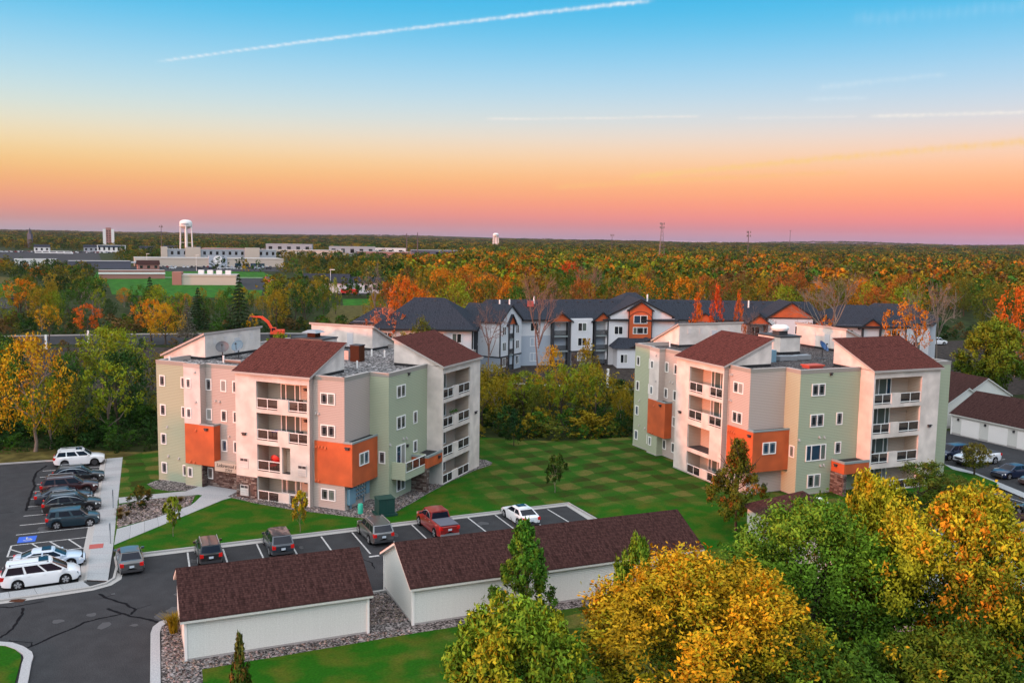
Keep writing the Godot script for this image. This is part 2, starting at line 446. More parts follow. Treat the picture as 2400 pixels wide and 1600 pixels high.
func ground() -> void:
	rng.seed = 31
	var b := MB.new()
	# the land, out to the horizon, with low hills far off
	var rings := [0.0, 60.0, 140.0, 260.0, 420.0, 700.0, 1100.0, 1700.0, 2500.0, 3400.0, 4500.0, 6000.0, 8000.0]
	var hn := FastNoiseLite.new(); hn.seed = 8; hn.frequency = 0.0007
	var hy := func(r: float, an: float) -> float:
		if r < 1200: return -0.06
		var x := sin(an) * r; var z := -cos(an) * r
		var k := hn.get_noise_2d(x, z)
		return -0.06 + smoothstep(1500, 4500, r) * (10.0 + 16.0 * k) + smoothstep(5000, 8500, r) * (22.0 + 30.0 * hn.get_noise_2d(z * 0.6, x * 0.6))
	for i in rings.size() - 1:
		for k in 72:
			var a0 := TAU * k / 72; var a1 := TAU * (k + 1) / 72
			var p := func(r: float, an: float) -> Vector3: return Vector3(sin(an) * r, hy.call(r, an), -90.0 * float(r < 300) * 0.0 - cos(an) * r)
			if i == 0: b.tri(p.call(0.0, 0.0), p.call(rings[1], a1), p.call(rings[1], a0))
			else: b.quad(p.call(rings[i], a0), p.call(rings[i], a1), p.call(rings[i + 1], a1), p.call(rings[i + 1], a0))
	for i in range(0, b.v.size(), 3):
		if b.n[i].y < 0:
			var t := b.v[i + 1]; b.v[i + 1] = b.v[i + 2]; b.v[i + 2] = t
			for j in 3: b.n[i + j] = -b.n[i + j]
	struct("ground", b, M.earth)

	# parking lots and drives
	b = MB.new(); b.slab(V2([-75, -44, 16, -44, 16, -75, 8.3, -80.6, 5.9, -85.6, -30.5, -69.0, -44.2, -99.8, -51, -99.6, -55, -97.8, -75, -92]), -0.05, 0.0)
	var lot := struct("parking_lot", b, M.asphalt)
	var L := [-49.25, -95.2, -44.05, -97.36, -48.27, -92.69, -43.1, -94.85, -47.17, -89.93, -42.0, -92.1, -46.16, -87.32, -41.0, -89.5, -45.1, -84.81, -39.95, -86.97, -44.1, -82.38, -38.95, -84.5, -43.02, -79.58, -37.9, -81.75, -41.96, -76.96, -36.8, -79.2, -40.93, -74.41, -35.89, -76.8,
		-39.88, -71.78, -34.84, -74.15, -38.8, -69.18, -33.89, -71.54, -39.88, -71.78, -38.8, -69.18, -37.87, -66.78, -32.9, -69.0, -36.57, -64.19, -31.95, -66.44,
		-39.5, -70.9, -37.6, -69.8, -38.6, -72.4, -36.4, -70.4, -37.4, -72.95, -35.2, -70.95, -36.1, -73.5, -34.2, -71.6,
		-25.42, -70.82, -23.5, -66.0, -22.94, -71.83, -20.8, -66.8, -20.57, -73.1, -18.4, -68.1, -18.15, -74.03, -16.0, -69.1, -15.76, -75.27, -13.5, -70.2, -13.39, -76.5, -11.0, -71.2, -11.0, -77.55, -8.8, -72.6, -8.54, -78.84, -6.4, -74.0, -6.1, -79.95, -4.0, -75.2, -3.74, -81.2, -1.6, -76.4, -1.29, -82.14, 0.8, -77.3, 1.1, -83.2, 3.2, -78.4, 3.56, -84.24, 5.7, -79.6]
	for i in range(0, L.size(), 4):
		part("painted_line", paint(Vector2(L[i], L[i + 1]), Vector2(L[i + 2], L[i + 3]), 0.13, 0.009), M.white_paint, lot)
	for k in 10:
		var q := Vector2(-23.1, -64.6) + Vector2(0.90, -0.437) * (2.69 * k)
		part("painted_line", paint(q, q + Vector2(0.75, -0.36), 0.26, 0.009), M.white_paint, lot)
	var cracks := [[-28.53, -62.13, -27.76, -61.41, -26.01, -60.42, -24.95, -59.52, -24.91, -58.67], [-26.87, -59.6, -25.42, -58.73, -24.58, -58.31, -23.33, -57.91, -22.63, -57.5], [-25.6, -58.72, -26.83, -57.78, -27.4, -57.32, -27.51, -56.66, -27.93, -55.95, -29.0, -53.6], [-28.9, -53.75, -29.19, -54.25, -30.34, -54.34, -30.7, -54.5], [-32.44, -59.5, -31.89, -58.25, -31.38, -56.17, -31.42, -54.86], [-34.09, -59.6, -33.32, -59.5, -32.77, -59.9, -31.68, -60.6], [-50.0, -97.57, -49.61, -94.68, -48.28, -91.35, -47.11, -89.49, -46.2, -87.08, -44.76, -83.7, -43.64, -81.18], [-43.5, -81.2, -41.4, -82.0], [-48.6, -79.0, -44.6, -80.7], [-24.95, -59.5, -24.2, -60.4], [-27.4, -62.0, -28.2, -61.2], [-11.5, -70.0, -10.6, -69.2, -10.2, -67.9], [-22.9, -68.0, -22.0, -70.2]]
	for ci in cracks.size():
		var p := V2(cracks[ci]); var f := PackedVector2Array()
		for i in p.size() - 1:
			for k in 5: f.append(p[i].lerp(p[i + 1], k / 5.0) + Vector2(rng.randf_range(-0.05, 0.05), rng.randf_range(-0.05, 0.05)))
		f.append(p[p.size() - 1])
		var cb := MB.new()
		for i in f.size() - 1: paint(f[i], f[i + 1] + (f[i + 1] - f[i]) * 0.15, [0.13, 0.15, 0.12, 0.06, 0.12, 0.1, 0.16, 0.06, 0.06, 0.04, 0.04, 0.07, 0.07][ci] * rng.randf_range(0.8, 1.3) * 1.35, 0.006, cb)
		part("crack_seal", cb, M.seal, lot)
	# oil stains and patches in the bays
	for k in 26:
		var q: Vector2 = [Vector2(-24.2 + 2.42 * (k % 12), -69.0 - 1.17 * (k % 12)), Vector2(-46.2 + 1.0 * (k % 9), -93.2 + 2.45 * (k % 9)), Vector2(rng.randf_range(-30, -22), rng.randf_range(-64, -56))][k % 3] + Vector2(rng.randf_range(-0.4, 0.4), rng.randf_range(-0.4, 0.4))
		var pg := PackedVector2Array(); var rr := rng.randf_range(0.15, 0.6)
		for j in 9: pg.append(q + Vector2(cos(j * TAU / 9), sin(j * TAU / 9)) * rr * rng.randf_range(0.6, 1.2))
		var ob := MB.new(); ob.fan(pg, 0.004); part("oil_stain", ob, M.oil, lot)
	# the wheelchair bay
	b = MB.new(); b.fan(V2([-40.39, -73.87, -39.14, -74.38, -38.56, -72.89, -39.79, -72.42]), 0.009)
	var bay := part("accessible_symbol", b, M.blue_sign, lot)
	b = MB.new(); b.X = Transform3D(Basis(Vector3.UP, 0.40), Vector3(-39.47, 0.014, -73.4))
	for s in [[-0.05, 0.42, 0.14, 0.14], [-0.05, 0.15, 0.09, 0.45], [0.12, 0.12, 0.3, 0.08], [0.14, -0.1, 0.36, 0.08], [0.34, -0.22, 0.09, 0.3]]:
		b.box(Vector3(s[0] - s[2] / 2, 0, -s[1] - s[3] / 2), Vector3(s[0] + s[2] / 2, 0.004, -s[1] + s[3] / 2))
	for k in 10:
		var an := -2.6 + k * 0.42
		b.cbox(Vector3(0.02 + cos(an) * 0.28, 0.002, 0.16 - sin(an) * 0.28), Vector3(0.11, 0.004, 0.11))
	part("wheelchair_figure", b, M.white_paint, bay)
	part("storm_drain", bx(Vector3(-33.95, 0.0, -60.95), Vector3(-33.0, 0.02, -60.45), Transform3D.IDENTITY), M.rust, lot)

	# lawns
	var grass := mat("lawn", Color(1, 1, 1), 0.95, lawn_texture(), 1.0 / 64.0, T.bump, 3.0); grass.uv1_triplanar_sharpness = 8.0; grass.uv1_offset = Vector3(0.5, 0, 0)
	var lawn := V2([-28.75, -70.33, 5.67, -86.23, 8.1, -80.9, 10.6, -76.0, 14.3, -69.4, 16.0, -66.6, 22.0, -64.0, 34, -66, 45.5, -72, 46.5, -88, 48.4, -94, 49.2, -104.5, 48, -112, 38, -118, 28, -117.5, 15.3, -114.3, 8.4, -113.1, 1.7, -113.6, -4, -115, -15, -117, -33, -112, -42, -104, -43.46, -101.5, -37.08, -85.3, -36.26, -83.08, -31.79, -71.97, -30.5, -69.5])
	struct("lawn", sheet(lawn, 0.10, 2.0), grass)
	b = MB.new(); b.slab(V2([-17.0, -49.3, -17.6, -50.9, -6, -56.2, 15.2, -65.3, 22, -63.9, 46, -66, 60, -40, 40, -28, -16, -28]), -0.05, 0.10); struct("lawn", b, grass)
	b = MB.new(); b.slab(V2([-30.75, -53.64, -29.86, -53.36, -28.94, -52.51, -28.51, -51.8, -27.43, -49.13, -25.5, -44, -40, -44, -40, -56]), -0.05, 0.10); struct("lawn", b, grass)
	# grass strip and bank behind the left lot, field behind the lawn
	b = MB.new(); b.slab(V2([-75, -92.2, -55, -98.2, -51, -100.1, -44.9, -100.8, -43.5, -101.6, -42, -104, -75, -107]), -0.05, 0.09); struct("lawn", b, M.dry_grass)

	# kerbs and gutters
	var k1 := V2([-30.6, -69.48, -28.75, -70.33, 5.67, -86.23, 8.1, -80.9, 9.6, -77.6])
	struct("kerb", ribbon(k1, 0.0, 0.18, -0.05, 0.135), M.kerb)
	struct("gutter", ribbon(k1, 0.18, 0.80, -0.05, 0.006), M.kerb)
	var k2 := V2([-55.5, -97.5, -51, -99.35, -45.2, -100.3]); struct("kerb", ribbon(k2, -0.1, 0.15, -0.05, 0.13), M.kerb)
	var k3 := V2([-44.9, -100.6, -35.36, -76.59, -33.04, -70.7, -30.48, -64.46])
	struct("kerb", ribbon(k3, 0.0, 0.16, -0.05, 0.10), M.kerb); struct("gutter", ribbon(k3, 0.16, 0.55, -0.05, 0.006), M.kerb)
	var k4 := V2([-46, -54.85, -34.61, -60.64, -33.09, -61.36, -31.37, -62.27, -29.6, -63.25, -28.95, -64.0, -28.8, -64.9, -29.6, -67.3, -30.6, -69.3])
	struct("kerb", ribbon(k4, 0.0, 0.18, -0.05, 0.115), M.kerb); struct("gutter", ribbon(k4, 0.18, 0.62, -0.05, 0.006), M.kerb)
	var k5 := V2([-41, -55.2, -30.99, -54.09, -30.2, -53.99, -29.27, -53.5, -28.39, -52.78, -28.0, -52.2, -27.7, -51.4, -26.72, -49.15, -24.6, -43.8])
	struct("kerb", ribbon(k5, 0.0, 0.5, -0.05, 0.12), M.concrete)
	var k6 := V2([-20.9, -58.6, -21.99, -57.96, -22.51, -57.4, -22.63, -56.57, -22.40, -55.6, -19.99, -49.37, -18.0, -44.2])
	struct("kerb", ribbon(k6, -0.55, 0.0, -0.05, 0.12), M.concrete)
	# pavements of single slabs
	slabs("pavement", V2([-44.9, -100.7, -35.36, -76.59, -33.04, -70.7, -30.48, -64.46]), V2([-43.46, -101.5, -36.9, -84.9, -31.79, -71.97, -28.9, -64.35]), -0.05, 0.10, 1.5)
	slabs("pavement", V2([-46, -56.3, -35.23, -61.77, -33.28, -62.71, -30.6, -64.15]), V2([-46, -55.0, -34.61, -60.7, -33.09, -61.42, -29.7, -63.25]), -0.05, 0.105, 1.6)
	slabs("footpath", V2([-31.75, -72.0, -30.57, -75.39, -27.06, -85.39, -26.2, -86.6]), V2([-33.24, -76.01, -31.2, -79.25, -29.4, -83.4, -29.6, -87.2]), 0.09, 0.13, 1.6)
	slabs("footpath", V2([-37.08, -85.38, -35.86, -85.95, -33.2, -87.3, -31.6, -88.0]), V2([-36.22, -83.45, -34.8, -84.7, -31.8, -86.2, -29.9, -86.9]), 0.09, 0.128, 1.6)
	b = MB.new(); b.slab(V2([-31.6, -87.9, -29.8, -86.8, -26.2, -86.6, -26.6, -89.8, -29.0, -91.0, -31.3, -90.0]), 0.09, 0.124); struct("footpath", b, M.concrete)
	b = MB.new(); b.slab(V2([-33.72, -72.0, -33.3, -70.97, -32.35, -71.36, -32.75, -72.4]), 0.09, 0.112); struct("tactile_paving", b, M.brick_red)
	slabs("pavement", V2([49.3, -107.5, 49.77, -104.48, 51.57, -101.14, 52.6, -92.3, 53.2, -86.0]), V2([48.2, -107.0, 48.6, -104.0, 50.4, -100.7, 51.3, -92.3, 52.0, -86.0]), 0.0, 0.14, 1.8)
	# stone beds
	b = MB.new(); b.slab(V2([-27.0, -86.35, -23.46, -84.11, -19.73, -82.41, -16.8, -81.41, -13.98, -80.5, -12.6, -80.1, -11.3, -80.5, -10.6, -81.7, -9.15, -85.39, -8.04, -88.55, -6.16, -93.13, -4.06, -97.55, -2.1, -100.6, -2.0, -101.6, -2.8, -102.8, -4.4, -103.4, -10, -104, -26, -91]), 0.0, 0.135); struct("gravel_bed", b, M.gravel)
	b = MB.new(); b.slab(V2([-31.5, -88.2, -33.2, -88.0, -35.0, -88.7, -36.3, -90.3, -36.0, -91.6, -34, -93, -30, -92]), 0.0, 0.13); struct("gravel_bed", b, M.gravel)
	b = MB.new(); b.slab(V2([-36.0, -83.0, -33.35, -76.4, -31.3, -79.3, -29.55, -83.4, -30.2, -86.55, -31.9, -86.05, -34.75, -84.5]), 0.0, 0.125); struct("rock_bed", b, M.rockbed)
	b = MB.new(); b.slab(V2([-20.6, -58.0, -21.75, -57.6, -22.05, -57.08, -22.0, -56.31, -19.4, -49.5, -17.75, -45.5, -17.0, -49.3, -17.6, -50.9, -6, -56.2, 15.2, -65.3, 15.4, -66.5, -6, -60.5, -9.0, -63.0, -10.6, -62.1, -12, -58]), -0.05, 0.11); struct("gravel_bed", b, M.gravel)
	struct("kerb", ribbon(V2([-10.9, -62.5, -8.4, -63.6]), 0.0, 0.25, -0.05, 0.15), M.kerb)
	# loose stones on the beds
	stones_on([V2([-20.4, -57.6, -21.9, -56.6, -19.3, -49.8, -18.0, -46.5, -17.6, -50.4]), V2([-9.0, -57.2, -6.4, -58.2, -8.6, -62.6, -10.4, -61.6]), V2([-17.6, -50.9, -6, -56.2, -6, -57.2, -18.2, -51.9])], 1500, 0.11, 0.10)
	stones_on([V2([-36.0, -83.0, -33.35, -76.4, -31.3, -79.3, -29.55, -83.4, -30.4, -86.0, -31.9, -85.9, -34.75, -84.5])], 700, 0.125, 0.13)
	stones_on([V2([-14.5, -80.9, -12.6, -80.3, -11.3, -80.9, -9.5, -85.39, -8.4, -88.55, -6.5, -93.13, -8.5, -93, -12.5, -84]), V2([-26.8, -86.35, -23.46, -84.4, -16.8, -81.7, -16.8, -82.6, -25, -86.2])], 1200, 0.135, 0.09)

	# right-hand lot
	b = MB.new(); b.slab(V2([52.7, -92.4, 51.7, -101.2, 49.9, -104.6, 49.4, -112, 51, -124, 66, -124, 80, -104, 78, -62, 50, -62, 46.6, -76, 46.8, -88, 49, -93.2]), -0.05, 0.02)
	lot = struct("parking_lot", b, M.asphalt)
	for k in [0, 1, 2, 3]:
		var q: Vector2 = Vector2(55.1, -103.0) + Vector2(-0.45, 0.91) * (-2.75 + 2.75 * k) * Vector2(-1, 1)
		part("painted_line", paint(q, q + Vector2(4.9, -2.1), 0.12, 0.029), M.white_paint, lot)
	for s in [[48.87, -86.14, 47.31, -90.02], [49.49, -92.13, 52.62, -84.76], [53.5, -82.0, 51.0, -88.0]]:
		part("painted_line", paint(Vector2(s[0], s[1]), Vector2(s[2], s[3]), 0.12, 0.029), M.white_paint, lot)
	b = MB.new(); b.slab(V2([47.5, -102.5, 48.9, -99.9, 50.4, -97.8, 50.9, -94.4, 49.2, -93.0, 46.5, -90, 44, -100]), 0.0, 0.57); struct("lawn", b, grass)

	# building site before the grey-roofed block, its path, and the road behind the left wood
	b = MB.new(); b.slab(V2([-40, -150, -8, -152, 20, -146, 62, -146, 95, -160, 125, -200, 130, -250, 90, -235, 60, -215, -30, -205, -50, -180]), -0.05, 0.02); struct("site_earth", b, M.dirt)
	b = MB.new(); b.slab(V2([-14, -161.5, -3, -160.8, 6, -159.6, 18, -157.0, 40, -152, 40, -150.5, 18, -155.2, 6, -158.0, -3, -159.2, -14, -159.8]), 0.0, 0.05); struct("site_path", b, M.kerb)
	b = MB.new(); b.slab(V2([-190, -203, -116, -205, -100, -206.5, -70, -210, -40, -214, -40, -238, -60, -236, -93, -229, -120, -220, -190, -205]), -0.05, 0.02); struct("road", b, M.asphalt)
	struct("kerb", ribbon(V2([-190, -205, -120, -220, -93, -229, -60, -236, -40, -238]), -0.5, 0.0, 0.0, 0.25), M.kerb)
	b = MB.new(); b.slab(V2([-100, -150, -64, -146, -40, -150, -34, -190, -40, -210, -100, -200, -125, -190]), -0.05, 0.01); struct("bare_ground", b, M.dirt)
	b = MB.new(); b.slab(V2([-200, -300, -165, -300, -166, -306, -176, -322, -187, -342, -199, -357, -260, -372, -260, -352, -210, -340]), -0.05, 0.05); struct("road", b, M.asphalt)
	# fields, lots and roads of the town
	var flat := [["field", M.field, [-255, -440, -236, -446, -190, -362, -203, -358, -262, -376], 0.03], ["field", M.field, [-270, -600, -172, -632, -140, -560, -150, -530, -172, -446, -215, -470], 0.03], ["field", M.field, [-69, -374, -56, -377, -48, -344, -62, -338], 0.03], ["meadow", M.dry_grass, [-66, -338, -44, -344, -36, -262, -54, -258], 0.02], ["meadow", M.dry_grass, [-290, -520, -250, -480, -235, -455, -262, -440, -300, -470], 0.02],
		["field", M.field, [-165, -380, -100, -366, -150, -560, -172, -640, -272, -640, -240, -545], 0.02], ["far_road", M.kerb, [-225, -532, -150, -556, -150, -552, -225, -528], 0.05], ["town_lot", M.asphalt, [-275, -612, -160, -655, -190, -752, -290, -704], 0.06], ["town_lot", M.asphalt, [-162, -540, -140, -545, -108, -432, -122, -425], 0.06], ["town_lot", M.asphalt, [-690, -1240, -560, -1250, -330, -745, -300, -640, -420, -700], 0.06], ["town_lot", M.asphalt, [-92, -398, -56, -408, -56, -440, -92, -430], 0.06], ["town_lot", M.asphalt, [-260, -1480, -60, -1520, -60, -1700, -270, -1640], 0.06]]
	for s in flat:
		b = MB.new(); b.slab(V2(s[2]), -0.05, s[3]); struct(s[0], b, s[1])

func stones_on(polys: Array, count: int, y: float, size: float) -> void:
	var mm := MultiMesh.new(); mm.transform_format = MultiMesh.TRANSFORM_3D; mm.use_colors = true
	var b := MB.new()
	var p := [Vector3(-0.5, 0, -0.36), Vector3(-0.4, 0, 0.4), Vector3(0.45, 0, 0.36), Vector3(0.5, 0, -0.3), Vector3(-0.3, 0.5, -0.2), Vector3(-0.22, 0.55, 0.25), Vector3(0.3, 0.45, 0.2), Vector3(0.28, 0.5, -0.22)]
	b.hexa(p); mm.mesh = b.mesh(); mm.instance_count = count
	var area := []; var total := 0.0
	for q in polys:
		var lo: Vector2 = q[0]; var hi: Vector2 = q[0]
		for w in q: lo = lo.min(w); hi = hi.max(w)
		area.append([lo, hi]); total += (hi.x - lo.x) * (hi.y - lo.y)
	var i := 0
	while i < count:
		var k := rng.randi() % polys.size()
		var w := Vector2(rng.randf_range(area[k][0].x, area[k][1].x), rng.randf_range(area[k][0].y, area[k][1].y))
		if not Geometry2D.is_point_in_polygon(w, polys[k]): continue
		var s := size * rng.randf_range(0.6, 2.0)
		mm.set_instance_transform(i, Transform3D(Basis(Vector3.UP, rng.randf() * TAU).scaled(Vector3(s, s * rng.randf_range(0.5, 1.0), s)), Vector3(w.x, y - 0.005, w.y)))
		var t := rng.randf_range(0.55, 1.5); mm.set_instance_color(i, Color(t, t * rng.randf_range(0.9, 1.0), t * rng.randf_range(0.82, 1.0))); i += 1
	var o := MultiMeshInstance3D.new(); o.name = numbered("loose_stones"); o.multimesh = mm; o.material_override = M.rockbed; add_child(o); o.set_meta("kind", "stuff")

# ---------------------------------------------------------------- the two apartment buildings (plan axes a, b; x = a, z = -b)
func wf(p: Vector2, q: Vector2) -> Transform3D:  # frame of a wall from p to q, outside on its right: x along, y up, z outwards
	var x := Vector3(q.x - p.x, 0, -(q.y - p.y)).normalized()
	return Transform3D(Basis(x, Vector3.UP, x.cross(Vector3.UP)), Vector3(p.x, 0, -p.y))

func rect(b: MB, s0: float, s1: float, h0: float, h1: float, z := 0.0) -> void:
	b.quad(Vector3(s0, h0, z), Vector3(s1, h0, z), Vector3(s1, h1, z), Vector3(s0, h1, z))

func wall(root: Node3D, p: Vector2, q: Vector2, bands: Array, called := "wall") -> void:  # bands: [h0, h1, material, proud]
	var len := p.distance_to(q)
	for z in bands:
		var b := MB.new(); b.X = wf(p, q)
		var pr: float = z[3] if z.size() > 3 else 0.0
		if pr > 0: b.box(Vector3(0, z[0], -0.05), Vector3(len, z[1], pr))
		else: rect(b, 0, len, z[0], z[1])
		part(called, b, M[z[2]], root)

func window(root: Node3D, X: Transform3D, s0: float, s1: float, h0: float, h1: float, sashes := 1, glass := "glass_dark", frame := "white") -> void:
	var f := MB.new(); f.X = X; var w := 0.10
	f.box(Vector3(s0, h0, 0), Vector3(s1, h0 + w, 0.06)); f.box(Vector3(s0, h1 - w, 0), Vector3(s1, h1, 0.06))
	f.box(Vector3(s0, h0 + w, 0), Vector3(s0 + w, h1 - w, 0.06)); f.box(Vector3(s1 - w, h0 + w, 0), Vector3(s1, h1 - w, 0.06))
	var cuts := [s0 + w]
	if sashes == 2: cuts.append_array([(s0 + s1) / 2 - 0.055, (s0 + s1) / 2 + 0.055])
	if sashes == 3:
		var k := (s1 - s0) * 0.27
		cuts.append_array([s0 + k - 0.05, s0 + k + 0.05, s1 - k - 0.05, s1 - k + 0.05])
	cuts.append(s1 - w)
	for i in range(1, cuts.size() - 1, 2): f.box(Vector3(cuts[i], h0 + w, 0), Vector3(cuts[i + 1], h1 - w, 0.06))
	var o := part("window", f, M[frame], root)
	for i in range(0, cuts.size(), 2):
		var g := MB.new(); g.X = X
		g.box(Vector3(cuts[i], h0 + w, 0.004), Vector3(cuts[i + 1], h1 - w, 0.022))
		part("pane", g, M[glass] if rng.randf() < 0.72 else [M.glass_curtain, M.glass_curtain, M.glass_blue, M.glass_blind][rng.randi() % 4], o)
		if h1 - h0 < 1.6 and cuts[i + 1] - cuts[i] > 0.3:
			var m := MB.new(); m.X = X
			for s in [cuts[i] + 0.11, cuts[i + 1] - 0.13]: m.box(Vector3(s, h0 + w, 0.02), Vector3(s + 0.022, h1 - w, 0.032))
			for h in [h0 + w + 0.12, h1 - w - 0.14]: m.box(Vector3(cuts[i], h, 0.02), Vector3(cuts[i + 1], h + 0.022, 0.031))
			part("glazing_bar", m, M.lightgrey_bar, o)

func holed(root: Node3D, X: Transform3D, s0: float, s1: float, h0: float, h1: float, holes: Array, m: String) -> void:
	var xs := [s0, s1]; var ys := [h0, h1]
	for k in holes: xs.append_array([k[0], k[1]]); ys.append_array([k[2], k[3]])
	xs.sort(); ys.sort()
	var b := MB.new(); b.X = X
	for i in xs.size() - 1:
		for j in ys.size() - 1:
			if xs[i + 1] - xs[i] < 0.001 or ys[j + 1] - ys[j] < 0.001: continue
			var c := Vector2((xs[i] + xs[i + 1]) / 2, (ys[j] + ys[j + 1]) / 2); var open := false
			for k in holes: open = open or (c.x > k[0] and c.x < k[1] and c.y > k[2] and c.y < k[3])
			if not open: rect(b, xs[i], xs[i + 1], ys[j], ys[j + 1])
	for k in holes:  # the thickness of the wall
		var t := -0.2
		b.quad(Vector3(k[0], k[2], 0), Vector3(k[0], k[2], t), Vector3(k[0], k[3], t), Vector3(k[0], k[3], 0))
		b.quad(Vector3(k[1], k[2], t), Vector3(k[1], k[2], 0), Vector3(k[1], k[3], 0), Vector3(k[1], k[3], t))
		b.quad(Vector3(k[0], k[3], t), Vector3(k[1], k[3], t), Vector3(k[1], k[3], 0), Vector3(k[0], k[3], 0))
	part("wall", b, M[m], root)

func recess(root: Node3D, X: Transform3D, s0: float, s1: float, h0: float, h1: float, deep := 1.75) -> Transform3D:
	var z := -0.2; var y := -deep
	var b := MB.new(); b.X = X; rect(b, s0, s1, h0, h1, y); part("balcony_back", b, M.beige, root)
	b = MB.new(); b.X = X
	b.quad(Vector3(s0, h0, z), Vector3(s0, h0, y), Vector3(s0, h1, y), Vector3(s0, h1, z))
	b.quad(Vector3(s1, h0, y), Vector3(s1, h0, z), Vector3(s1, h1, z), Vector3(s1, h1, y))
	b.quad(Vector3(s0, h1, y), Vector3(s1, h1, y), Vector3(s1, h1, z), Vector3(s0, h1, z))
	part("balcony_side", b, M.beige, root)
	b = MB.new(); b.X = X; b.box(Vector3(s0, h0 - 0.1, y), Vector3(s1, h0 + 0.02, z)); part("balcony_floor", b, M.dark, root)
	return X.translated_local(Vector3(0, 0, y))

func railing(root: Node3D, X: Transform3D, s0: float, s1: float, h0: float, tall := 1.02, posts := 1) -> void:
	var b := MB.new(); b.X = X
	b.box(Vector3(s0, h0 + tall - 0.06, -0.12), Vector3(s1, h0 + tall, -0.05)); b.box(Vector3(s0, h0 + 0.08, -0.12), Vector3(s1, h0 + 0.15, -0.05))
	for k in posts + 2:
		var s := lerpf(s0 + 0.03, s1 - 0.03, float(k) / (posts + 1))
		b.box(Vector3(s - 0.03, h0 + 0.02, -0.11), Vector3(s + 0.03, h0 + tall - 0.02, -0.06))
	var o := part("railing", b, M.white, root)
	for k in posts + 1:
		b = MB.new(); b.X = X
		b.box(Vector3(lerpf(s0, s1, float(k) / (posts + 1)) + 0.05, h0 + 0.14, -0.09), Vector3(lerpf(s0, s1, float(k + 1) / (posts + 1)) - 0.05, h0 + tall - 0.06, -0.08))
		part("railing_panel", b, M.rail_glass, o)

func tower_top(root: Node3D, p: Vector2, q: Vector2, deep: float) -> void:
	# single-pitch roof: low over the front, high at the back
	var X := wf(p, q); var w := p.distance_to(q); var h0 := 12.18; var hb := 14.62
	var b := MB.new(); b.X = X
	for s in [0.0, w]:
		var pts := [Vector3(s, 12.28, 0), Vector3(s, 12.28, -deep), Vector3(s, hb, -deep), Vector3(s, h0, 0)]
		if s == 0.0: b.quad(pts[1], pts[0], pts[3], pts[2])
		else: b.quad(pts[0], pts[1], pts[2], pts[3])
	b.quad(Vector3(w, 12.28, -deep), Vector3(0, 12.28, -deep), Vector3(0, hb, -deep), Vector3(w, hb, -deep))
	part("gable_wall", b, M.cream, root)
	b = MB.new(); b.X = X
	b.box(Vector3(0.015, 11.9, -deep + 0.015), Vector3(w - 0.015, 12.281, -0.3)); part("flashing", b, M.black, root)
	var sl := (hb - h0) / deep; var o := 0.26
	var lo := h0 - sl * o; var hi := hb + sl * 0.12
	b = MB.new(); b.X = X
	b.hexa([Vector3(-o, lo, o), Vector3(w + o, lo, o), Vector3(w + o, hi, -deep - 0.12), Vector3(-o, hi, -deep - 0.12), Vector3(-o, lo + 0.2, o), Vector3(w + o, lo + 0.2, o), Vector3(w + o, hi + 0.2, -deep - 0.12), Vector3(-o, hi + 0.2, -deep - 0.12)])
	var r := part("roof_slab", b, M.pale_cap, root)
	b = MB.new(); b.X = X; var e := o - 0.03
	b.hexa([Vector3(-e, lo + 0.204, e), Vector3(w + e, lo + 0.204, e), Vector3(w + e, hi + 0.204, -deep - 0.09), Vector3(-e, hi + 0.204, -deep - 0.09), Vector3(-e, lo + 0.235, e), Vector3(w + e, lo + 0.235, e), Vector3(w + e, hi + 0.235, -deep - 0.09), Vector3(-e, hi + 0.235, -deep - 0.09)])
	part("roof_shingles", b, M.shingle_red, r)

func stonework(root: Node3D, X: Transform3D, s0: float, s1: float, h0: float, h1: float, skip := [], row := 0.16) -> void:
	var b := MB.new(); b.X = X; b.box(Vector3(s0, h0, -0.03), Vector3(s1, h1, 0.03)); part("stone_backing", b, M.mortar, root)
	var ms := [M.stone_a, M.stone_b, M.stone_c, M.stone_d, M.stone_a, M.stone_b]
	var h := h0
	while h < h1 - 0.04:
		var hh := minf(row * rng.randf_range(0.75, 1.3), h1 - h)
		var s := s0
		while s < s1 - 0.03:
			var w := minf(rng.randf_range(0.22, 0.62), s1 - s)
			if s1 - s - w < 0.1: w = s1 - s
			var hid := false
			for k in skip: hid = hid or (s + w > k[0] and s < k[1] and h + hh > k[2] and h < k[3])
			if not hid:
				b = MB.new(); b.X = X; var t := rng.randf_range(0.05, 0.11); var g := 0.012; var j := 0.015
				var v := rng.randf_range(0.75, 1.25); b.col = Color(v, v, v)
				b.hexa([Vector3(s + g, h + g, 0.02), Vector3(s + w - g, h + g, 0.02), Vector3(s + w - g, h + hh - g, 0.02), Vector3(s + g, h + hh - g, 0.02), Vector3(s + g + j, h + g + j, t), Vector3(s + w - g - j, h + g + j, t), Vector3(s + w - g - j, h + hh - g - j, t), Vector3(s + g + j, h + hh - g - j, t)])
				part("stone", b, ms[rng.randi() % 6], root)
			s += w
		h += hh

func wall_lamp(root: Node3D, X: Transform3D, s: float, h: float, wide := 0.22) -> void:
	var b := MB.new(); b.X = X; b.box(Vector3(s - wide / 2, h, 0), Vector3(s + wide / 2, h + 0.22, 0.16)); b.box(Vector3(s - wide * 0.7, h + 0.2, 0), Vector3(s + wide * 0.7, h + 0.26, 0.22))
	part("wall_lamp", b, M.dark, root)

